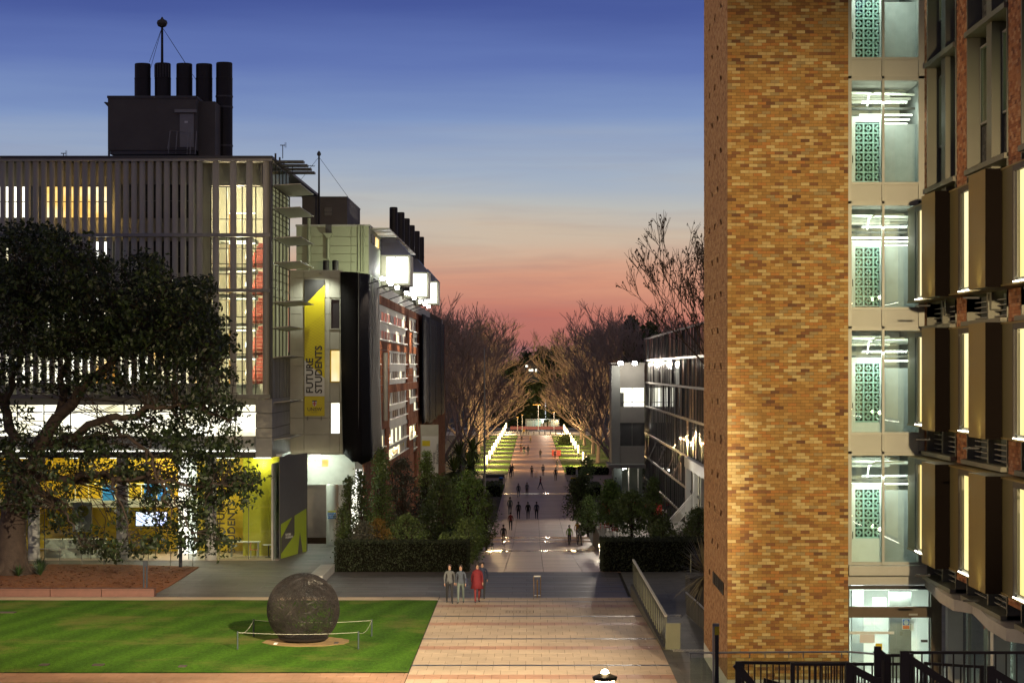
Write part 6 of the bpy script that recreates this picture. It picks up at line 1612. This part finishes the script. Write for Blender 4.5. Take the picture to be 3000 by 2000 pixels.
# podium for the near stairs, bronze stair balustrades
ND = 42.0; nx_ = lambda x, d=ND: wx(x, d); nz_ = lambda y, d=ND: wz(y, d)
struct(part('terrace_slab', M['concrete'], None, (3.0, 16, 20, 43.2, 0, 5.05)))
M['baluster_bronze'] = mat('baluster_bronze', (.055, .042, .03), .5, .4, var=.15)
def bal(label, p0, p1, drop, step, d=ND, w=.035, bar=.05, end=None):
    """flat bar balustrade: picture points give the top rail at distance d"""
    a, c = Vector((nx_(p0[0], d), d, nz_(p0[1], d))), Vector((nx_(p1[0], d), d, nz_(p1[1], d)))
    t = thing('stair_balustrade', label, 'balustrade', (a.x, a.y, a.z - drop))
    dirv = (c - a).normalized(); up = Vector((0, 0, 1)); pr_ = up - dirv * up.dot(dirv)
    b = MB(); pr_.normalize()
    P = [a, c]; v = []
    for p in P:
        for dy in (-.03, .03):
            for dz in (-bar, 0): v.append(tuple(p + Vector((0, dy, 0)) + pr_ * dz))
    b.v = v; b.f = [(0, 1, 5, 4), (2, 6, 7, 3), (1, 3, 7, 5), (0, 4, 6, 2), (0, 2, 3, 1), (4, 5, 7, 6)]; b.m = [0] * 6
    place(b, 'top_rail', M['baluster_bronze'], t)
    n_ = max(2, int(abs(c.x - a.x) / step))
    for i in range(n_ + 1):
        p = a.lerp(c, i / n_); part('baluster', M['baluster_bronze'], t, (p.x - .012, p.x + .012, d - .02, d + .02, p.z - drop, p.z - bar * .6))
    for p, wd in ((a, w), (c, w)): part('post', M['baluster_bronze'], t, (p.x - wd, p.x + wd, d - .04, d + .04, p.z - drop, p.z + .004))
    return t
bal('long level bronze balustrade in front of the entrance canopy', (2670, 1906), (3040, 1906), 1.1, .185)
bal('level bronze balustrade in front of the entrance doors', (2484, 1940), (2650, 1939), 1.1, .13, 41.5)
bal('short level bronze balustrade between the entrance stair posts', (2590, 1914), (2668, 1914), 1.1, .12, 40.5)
bal('level bronze balustrade against the foot of the brick tower', (2175, 1936), (2480, 1937), 1.1, .11, 43.0)
bal('bronze balustrade with a return at the tower foot', (2322, 1940), (2500, 1940), 1.1, .09, 40.0)
bal('sloping bronze stair balustrade below the entrance notice', (2571, 1893), (2600, 1916), 1.1, .05, 39.0, .055, .12)
bal('wide sloping bronze stair balustrade under the level rail', (2650, 1906), (2810, 2010), 1.1, .05, 38.5, .07, .12)
bal('sloping bronze stair balustrade at the foot of the glazed bay', (2487, 1940), (2572, 1984), 1.1, .05, 38.8, .05, .12)
bal('sloping bronze stair balustrade at the foot of the tower', (2163, 1937), (2225, 2012), 1.1, .06, 39.2, .05, .12)
bal('sloping bronze stair balustrade below the canopy', (2902, 1950), (3010, 2014), 1.1, .06, 38.2, .06, .12)
bal('low bronze handrail turning beside the hall glass', (2712, 1938), (2876, 1948), 1.1, .12, 44.0)
bal('dark sloping timber faced rail behind the tower foot rail', (2240, 1985), (2330, 2010), 1.0, .05, 44.5, .02, .2)
# ------------------------------------------------------------------ things on the left plaza
M['sign_dark'] = mat('sign_dark', (.03, .035, .045), .5, .3, var=.1)
t = thing('sign_totem', 'dark sign totem of two slim posts at the planter wall', 'sign', (wx(425, 116.2), 116.2, 0))
for x in (421, 430): place(MB().tube([(wx(x, 116.2), 116.2, 0.0), (wx(x, 116.2), 116.2, 1.62)], .045, 8), 'post', M['sign_dark'], t)
part('sign_panel', M['sign_dark'], t, (wx(419.5, 116.2), wx(431.5, 116.2), 116.1, 116.15, 1.35, 1.63))
t = thing('slim_post', 'single dark post at the mulch bed edge', 'post', (wx(529, 131.5), 131.5, 0)); place(MB().tube([(wx(529, 131.5), 131.5, 0), (wx(529, 131.5), 131.5, 1.9)], .1, 10), 'shaft', M['sign_dark'], t); place(MB().lathe([(.11, 0), (.09, .05)], (wx(529, 131.5), 131.5, 1.9), 10), 'cap', M['dark_metal'], t)
d = 133.0; t = thing('bed_railing', 'thin metal guard railing behind the mulch bed', 'railing', (wx(330, d), d, 0))
for i in range(8):
    x = 110 + i * 65; place(MB().tube([(wx(x, d), d, 0), (wx(x, d), d, .95)], .022, 6), 'post', M['grey_metal'], t)
place(MB().tube([(wx(110, d), d, .95), (wx(565, d), d, .95)], .022, 6), 'rail', M['grey_metal'], t)
tag(part('bed_kerb', M['concrete'], None, (wx(936, 128), wx(976, 128), 121.5, 128.9, -.04, .42)), 'short raised stone kerb at the end of the long hedge', 'kerb')
# brass frame stand on the beige walk, and its twin down the mall
M['brass'] = mat('brass', (.45, .28, .08), .35, .9, var=.15)
def frame_stand(x, yf, yt, label):
    d = dprof(yf); X = wx(x, d); z = prof(d); h = (yf - yt) * d / F; w = .16
    t = thing('survey_frame', label, 'stand', (X, d, z))
    for sx in (-1, 1): place(MB().tube([(X + sx * w, d, z), (X + sx * w, d, z + h)], .018, 6), 'leg', M['brass'], t)
    place(MB().tube([(X, d - .15, z), (X, d - .15, z + h * .85)], .03, 6), 'leg', M['brass'], t)
    place(MB().tube([(X - w, d, z + h), (X + w, d, z + h)], .035, 6), 'crossbar', M['white_paint'], t); place(MB().tube([(X - w, d, z + .1), (X + w, d, z + .1)], .02, 6), 'crossbar', M['white_paint'], t)
frame_stand(1574, 1749, 1687, 'thin brass frame stand at the head of the beige walk')
frame_stand(1570, 1399, 1380, 'thin brass frame stand down the middle of the mall')
d = dg(1792); X0 = wx(1482, d); t = thing('floor_plaque', 'rectangular outlined plaque set in the beige paving', 'plaque', (X0, d, .012))
for k in range(9): part('plaque_bar', M['joint'], t, (wx(1482 + k * 10, d), wx(1482.8 + k * 10, d), d - .45, d + .45, .008, .017))
for dd in (-.45, .43): part('plaque_edge', M['joint'], t, (wx(1481, d), wx(1564, d), d + dd, d + dd + .03, .008, .0165))
# ------------------------------------------------------------------ mall lamps
M['post_glow'] = emi('post_glow', (1, .70, .33), 9)
def mall_lamp(x, d, i, side, label):
    z = prof(d); t = thing('column_lamp', label, 'lamp', (x, d, z), 'glowing column lamps along the ' + side + ' verge')
    place(MB().lathe([(.11, 0), (.10, .9)], (x, d, z), 10), 'post', M['dark_metal'], t)
    place(MB().lathe([(.115, .9), (.125, 1.15), (.125, 2.25), (.1, 2.28)], (x, d, z), 12), 'light_tube', M['post_glow'], t)
    place(MB().lathe([(.14, 2.28), (.14, 2.34), (.02, 2.38)], (x, d, z), 12), 'cap', M['dark_metal'], t)
    light('lamp_light', 'POINT', (x + (.35 if x < 0 else -.35), d - .1, z + 1.7), 4200, (1, .66, .30), t, .15)
xs_l = (1426, 1434.5, 1442, 1448, 1454, 1460, 1465, 1470, 1475, 1479, 1483)
for i, x in enumerate(xs_l):
    d = 7000 * 7.1 / (CX - x); mall_lamp(-7.1, d, i, 'left', 'glowing column lamp beside the bench, first of its row' if i == 0 else 'glowing column lamp in the row on the flagpole side of the mall')
for i, x in enumerate((1717, 1708, 1694, 1686, 1680, 1674, 1669, 1664, 1660, 1656, 1652)):
    d = 7000 * 8.2 / (x - CX); mall_lamp(8.2, d, i, 'right', 'glowing column lamp near the yellow topped sign, first of its row' if i == 0 else 'glowing column lamp in the row on the stair tower side of the mall')
t = thing('flagpole', 'tall tapering pale flagpole beside the mall', 'flagpole', (wx(1420, 270), 270, prof(270)))
place(MB().tube([(wx(1420, 270), 270, prof(270)), (wx(1419, 270), 270, wz(1022, 270))], [.15, .06], 10), 'pole', M['concrete_pale'], t); place(MB().lathe([(.07, 0), (.09, .06), (.02, .14)], (wx(1419, 270), 270, wz(1022, 270)), 8), 'finial', M['grey_metal'], t)
# path light at the terrace corner
X = wx(1757, 152); t = thing('path_light', 'small bright path light at the hedge corner beside the mall', 'lamp', (X, 152, prof(152)))
place(MB().tube([(X, 152, prof(152)), (X, 152, prof(152) + .8)], .04, 8), 'post', M['grey_metal'], t); place(MB().lathe([(.06, 0), (.07, .12), (.05, .2)], (X, 152, prof(152) + .8), 10), 'lens', M['post_glow'], t)
light('path_beam', 'POINT', (X - .15, 151.8, prof(152) + .7), 40, (1, .86, .66), t, .08)
# bench, bins, signs
d = dprof(1399); z = prof(d)
t = thing('mall_bench', 'long dark bench block under the first column lamp', 'bench', (-5.6, d, z)); part('seat', M['concrete'], t, (-7.2, -3.9, d, d + .6, z + .42, z + .5)); part('base', M['dark_wall'], t, (-7.1, -4.0, d + .05, d + .55, z, z + .419))
d = dprof(1418); z = prof(d); X = wx(1468, d)
t = thing('litter_bin', 'blue grey litter bin at the mall edge near the bench', 'bin', (X, d, z)); place(MB().lathe([(.28, 0), (.28, .8), (.24, .82)], (X, d, z), 14), 'body', M['sign_dark'], t); place(MB().lathe([(.30, .82), (.30, .92), (.1, 1.0)], (X, d, z), 14), 'lid', M['blue_board'], t)
d = dprof(1428); z = prof(d); X = wx(1682, d)
t = thing('information_sign', 'square dark information sign with a yellow head beside the mall', 'sign', (X, d, z)); part('panel', M['sign_dark'], t, (X - .45, X + .45, d, d + .15, z, z + 1.15)); part('head', M['yellow'], t, (X - .45, X + .45, d - .01, d + .16, z + 1.151, z + 1.35))
X = wx(1690, d + 12); z = prof(d + 12)
t = thing('tall_marker', 'tall pale marker post behind the yellow topped sign', 'post', (X, d + 12, z)); part('shaft', M['concrete_pale'], t, (X - .14, X + .14, d + 12, d + 12.1, z, z + 1.9)); part('head', M['yellow'], t, (X - .14, X + .14, d + 11.99, d + 12.11, z + 1.901, z + 2.1))
d = dprof(1335); z = prof(d)
for i, x in enumerate((1623, 1637)):
    X = wx(x, d); t = thing('a_frame_sign', ['red edged A frame sign at the mall edge', 'red edged A frame sign on the verge side'][i], 'sign', (X, d, z)); part('panel', M['red'], t, (X - .4, X + .4, d, d + .05, z + .05, z + 1.1)); part('leg', M['grey_metal'], t, (X - .35, X - .3, d + .3, d + .35, z, z + .9))
# street at the foot of the mall: bollards, tram stop, poles, signals
d = 612.0
for i in range(9):
    X = wx(1516 + 16 * i, d); z = prof(d)
    t = thing('bollard', 'slim dark bollard across the foot of the mall', 'bollard', (X, d, z), 'bollards across the foot of the mall'); place(MB().lathe([(.11, 0), (.11, .95), (.06, 1.0)], (X, d, z), 8), 'shaft', M['dark_metal'], t); place(MB().lathe([(.115, .8), (.115, .86)], (X, d, z), 8), 'band', M['white_paint'], t)
d = 672.0; z = prof(d)
t = thing('tram_shelter', 'long glass tram shelter across the street', 'shelter', (wx(1595, d), d, z))
part('roof', M['grey_metal'], t, (wx(1540, d), wx(1640, d), d, d + 3, z + 2.7, z + 2.85))
for x in (1540, 1563, 1590, 1610, 1637): part('post', M['concrete_pale'], t, (wx(x, d), wx(x, d) + .15, d + .1, d + .25, z, z + 2.7))
for x0, x1 in ((1541, 1563), (1564, 1590), (1611, 1637)): part('pane', M['open_glass'], t, (wx(x0, d) + .15, wx(x1, d), d + 1.5, d + 1.55, z + .3, z + 2.5))
for i, x in enumerate((1588, 1598, 1610)):
    X = wx(x, d); s = thing('ticket_cabinet', 'pale green cabinet standing at the tram shelter', 'cabinet', (X, d - 1.2, z), 'cabinets at the tram shelter'); part('body', M['rail_green'], s, (X - .4, X + .4, d - 1.6, d - 1.2, z, z + 1.7 + .3 * i)); part('door', M['concrete_pale'], s, (X - .3, X + .3, d - 1.63, d - 1.601, z + .2, z + 1.5))
light('shelter_light', 'POINT', (wx(1590, d), d - 1, z + 2.5), 500, (.85, 1, .9), t, .3)
light('street_light', 'POINT', (wx(1600, 650), 650, prof(650) + 7), 5000, (1, .72, .5), t, .5)
for i, (x, y, h) in enumerate(((1577, 1266, 7.0), (1623, 1266, 5.0), (1516, 1266, 3.6), (1530, 1266, 4.2))):
    d = 655.0; X = wx(x, d); z = prof(d); s = thing('street_pole', ['street pole with a wide flat yellow lit arm by the tram shelter', 'orange lit street pole beside the cabinets', 'short pale pole at the verge corner', 'short bright pole beside the bollards'][i], 'pole', (X, d, z))
    place(MB().tube([(X, d, z), (X, d, z + h)], .08, 6), 'shaft', M['concrete_pale'], s)
    part('arm', M['brass'], s, (X - (1.5 if i == 0 else .3), X + (.6 if i == 0 else .3), d - .1, d + .1, z + h, z + h + .15))
t = thing('memorial_tree', 'dark clipped tree with a lit spire beyond the tram shelter', 'monument', (wx(1599, 685), 685, prof(685)))
b = MB(); rg = random.Random(8)
for _ in range(260):
    v = rg.random(); a = rg.uniform(0, 6.28); r = .9 * (1 - v * .6); clump(b, Vector((wx(1599, 685) + r * math.cos(a), 685 + r * math.sin(a), prof(685) + 1 + v * 5.0)), .5, 5, .5, rg)
place(b, 'foliage', M['leaf_dark'], t); place(MB().tube([(wx(1598, 685), 685, prof(685)), (wx(1598, 685), 685, prof(685) + 8.2)], .12, 6), 'spire', M['post_glow'] if False else emi('spire_glow', (.9, .95, 1), 1.4), t)
M['far_wall'] = mat('far_wall_red', (.4, .16, .14), .8, var=.2)
tag(part('far_hoarding', M['far_wall'], None, (wx(1495, 667), wx(1650, 667), 667, 667.2, prof(667), prof(667) + .9)), 'low red hoarding along the far kerb of the street', 'hoarding')
# ------------------------------------------------------------------ people walking on the mall
def person_mesh(stride, swing, lean, seed):
    V = []; E = []; Rd = []
    def add(p, r, parent=None):
        V.append(p); Rd.append(r); i = len(V) - 1
        if parent is not None: E.append((parent, i))
        return i
    pel = add((0, 0, .95), .125); sp = add((0, -.01 * lean, 1.12), .118, pel); ch = add((0, -.02 * lean, 1.32), .135, sp); nk = add((0, -.03 * lean, 1.475), .055, ch)
    hd0 = add((0, -.04 * lean, 1.545), .072, nk); hd1 = add((0, -.045 * lean, 1.625), .088, hd0); add((0, -.04 * lean, 1.70), .055, hd1); add((0, -.045 * lean - .105, 1.60), .016, hd1)
    for s in (-1, 1):
        f = stride * s
        hip = add((s * .095, 0, .90), .098, pel); kn = add((s * .10, -f * .55 - .03, .49), .062, hip); an = add((s * .10, -f + (.05 if f < 0 else 0), .085), .04, kn)
        hl = add((s * .10, -f - .02, .045), .038, an); add((s * .115, -f - .17, .035), .032, hl)
        w = -swing * s
        sh = add((s * .165, -.02 * lean, 1.405), .062, ch); el = add((s * .235, -w * .4 + .03, 1.13), .045, sh); wr = add((s * .235, -w - .03, .905), .03, el)
        pm = add((s * .235, -w - .05, .845), .036, wr)
        for k, (dx, dy, dz) in enumerate(((0, -.03, -.075), (0, -.012, -.085), (0, .008, -.082), (0, .026, -.065))):
            add((s * (.235 + dx), -w - .05 + dy, .845 + dz), .009, pm)
        add((s * .215, -w - .095, .82), .010, pm)
    me = bpy.data.meshes.new('body'); me.from_pydata(V, E, []); ob = bpy.data.objects.new('tmp_body', me); COL.objects.link(ob)
    m1_ = ob.modifiers.new('skin', 'SKIN'); m1_.use_smooth_shade = True
    for i, sv in enumerate(me.skin_vertices[0].data): sv.radius = (Rd[i] * (1.0), Rd[i] * (.82 if i in (0, 1, 2) else 1.0)); sv.use_root = i == 0
    m2_ = ob.modifiers.new('sub', 'SUBSURF'); m2_.levels = 1; m2_.render_levels = 1
    dgp = bpy.context.evaluated_depsgraph_get(); res = bpy.data.meshes.new_from_object(ob.evaluated_get(dgp))
    bpy.data.objects.remove(ob)
    idx = []
    for p in res.polygons:
        c = p.center
        if c.z > 1.50: k = 0
        elif c.z < .075: k = 3
        elif abs(c.x) > .175 and c.z < .90: k = 0
        elif c.z < .93 and abs(c.x) < .2: k = 2
        else: k = 1
        idx.append(k)
    res.materials.clear()
    for _ in range(4): res.materials.append(None)
    res.polygons.foreach_set('material_index', idx); return res
BODY = [person_mesh(.30, .20, 1.5, 0), person_mesh(-.24, -.17, 1.2, 1), person_mesh(.07, .05, .3, 2)]
M['skin'] = mat('skin', (.42, .25, .17), .6, var=.08); M['hair'] = mat('hair', (.03, .02, .015), .6, var=.2); M['shoe'] = mat('shoe', (.03, .03, .03), .6, var=.1)
clothc = {'black': (.02, .02, .022), 'grey': (.11, .115, .115), 'slate': (.07, .085, .11), 'red': (.17, .013, .018), 'darkred': (.18, .025, .025), 'green': (.22, .34, .06), 'white': (.6, .58, .54), 'orange': (.62, .3, .04), 'teal': (.12, .15, .13), 'brown': (.12, .08, .05), 'navy': (.025, .03, .06), 'yellow': (.6, .38, .04)}
for k in list(clothc): M['cloth_' + k] = mat('cloth_' + k, clothc[k], .85, var=.2, scale=12)
hair_me = MB().lathe([(.03, -.06), (.088, -.05), (.100, .02), (.085, .075), (.04, .105)], (0, .018, 0), 10).mesh('hair', M['hair'], True)
coat = MB(); coat.lathe([(.30, .62), (.25, .9), (.19, 1.15), (.20, 1.40), (.10, 1.47)], (0, 0, 0), 14)
bag = MB().box(-.05, .05, -.15, .15, -.18, .15)
def person(x, yf, hpx, top, bot, label, pose=0, rz=0.0, extra=None, grp=None):
    d = dprof(yf); z = prof(d) + .012; hgt = 1.72
    t = thing('person', label, 'person', (wx(x, d), d, z), grp, rz)
    s = max(.93, min(1.07, hpx * d / F / hgt)); t.scale = (s, s, s)
    me = BODY[pose].copy()
    for i, k in enumerate(('skin', 'cloth_' + top, 'cloth_' + bot, 'shoe')): me.materials[i] = M[k]
    o = bpy.data.objects.new('body', me); COL.objects.link(o); o.parent = t
    h = bpy.data.objects.new('hair', hair_me); COL.objects.link(h); h.parent = t; h.location = (0, -.03, 1.645)
    if extra in ('coat', 'opencoat'): c = coat.build('coat', M['cloth_' + top], t, loc=(0, 0, 0), smooth=True)
    if extra == 'bag': c = bag.build('shoulder_bag', M['cloth_navy'], t, loc=(.27, 0, .98))
    if extra == 'pack': c = MB().lathe([(.10, 0), (.15, .06), (.15, .34), (.08, .42)], (0, 0, 0), 10).build('backpack', M['cloth_black'], t, loc=(0, .19, 1.05))
    return t
PI = math.pi
for a in ((1317, 1766, 112, 'grey', 'black', 'person in grey top and black trousers, at the lawn corner', 0, .1, None),
          (1350, 1766, 110, 'slate', 'teal', 'person in slate jacket with a blue bag beside the red coat', 1, -.05, 'bag'),
          (1398, 1764, 112, 'red', 'darkred', 'person in a long flared red coat on the beige walk', 1, .1, 'coat'),
          (1413, 1752, 104, 'navy', 'black', 'person in navy with dark trousers just behind the red coat', 0, .0, None),
          (1475, 1596, 58, 'black', 'brown', 'person in black leaning at the glossy mall edge by the hedge', 0, PI, None),
          (1668, 1597, 54, 'green', 'black', 'person in a lime green top by the terrace railing', 1, .2, None),
          (1698, 1597, 58, 'white', 'black', 'person in a white top with black trousers by the terrace railing', 0, .2, 'bag'),
          (1692, 1583, 58, 'orange', 'brown', 'person in an orange top behind the white topped walker', 1, .1, None),
          (1496, 1553, 48, 'darkred', 'black', 'person in a dark red coat walking along the mall', 0, PI, None),
          (1494, 1508, 54, 'teal', 'grey', 'person in a pale teal jacket near the hedge side of the mall', 1, PI, None),
          (1519, 1520, 50, 'black', 'black', 'person in black walking abreast, next to the teal jacket', 0, PI, None),
          (1547, 1520, 50, 'black', 'black', 'person in black walking abreast, the middle of three', 1, PI, 'pack'),
          (1572, 1520, 50, 'navy', 'black', 'person in navy walking abreast at the outer end of three', 0, PI, None),
          (1519, 1456, 40, 'grey', 'slate', 'person in grey stepping onto the glossy band of the mall', 1, 0, None),
          (1544, 1452, 38, 'grey', 'brown', 'person in grey and brown beside the grey walker', 0, 0, None),
          (1583, 1433, 38, 'darkred', 'navy', 'person with dark red top striding across the mall', 0, 1.2, None),
          (1628, 1408, 40, 'black', 'black', 'person in black near the edge by the dark green bush', 1, PI, None),
          (1633, 1378, 32, 'black', 'slate', 'person in black and slate at the verge corner', 0, PI, None),
          (1495, 1401, 38, 'black', 'black', 'person in black beside the long bench', 0, 0, None),
          (1501, 1396, 38, 'brown', 'black', 'person in brown walking with the one by the bench', 1, 0, None),
          (1558, 1398, 34, 'brown', 'brown', 'person in brown next to the brass frame stand', 2, 0, None),
          (1591, 1394, 34, 'grey', 'black', 'person in grey beyond the striding walker', 0, 0, None),
          (1626, 1344, 26, 'slate', 'black', 'person standing by the red edged sign', 2, PI, None),
          (1583, 1342, 26, 'black', 'black', 'person in black alone in the middle of the mall', 0, PI, None),
          (1526, 1324, 26, 'brown', 'darkred', 'person in brown close to the flagpole side verge', 1, 0, None),
          (1535, 1333, 30, 'black', 'teal', 'person in black top and teal trousers walking in a pair', 0, 0, None),
          (1547, 1333, 30, 'black', 'grey', 'person in black top and grey trousers walking in a pair', 1, 0, None),
          (1528, 1296, 20, 'black', 'black', 'person in black far down the mall by the verge', 0, 0, None),
          (1554, 1298, 22, 'brown', 'black', 'person in brown far down the middle of the mall', 1, 0, None),
          (1526, 1274, 17, 'navy', 'black', 'person in navy at the bollards', 2, 0, None),
          (1534.5, 1274, 17, 'yellow', 'brown', 'person in a yellow jacket at the bollards', 2, 0, None),
          (1542, 1274, 17, 'black', 'black', 'person in black at the bollards', 2, 0, None)):
    person(*a)
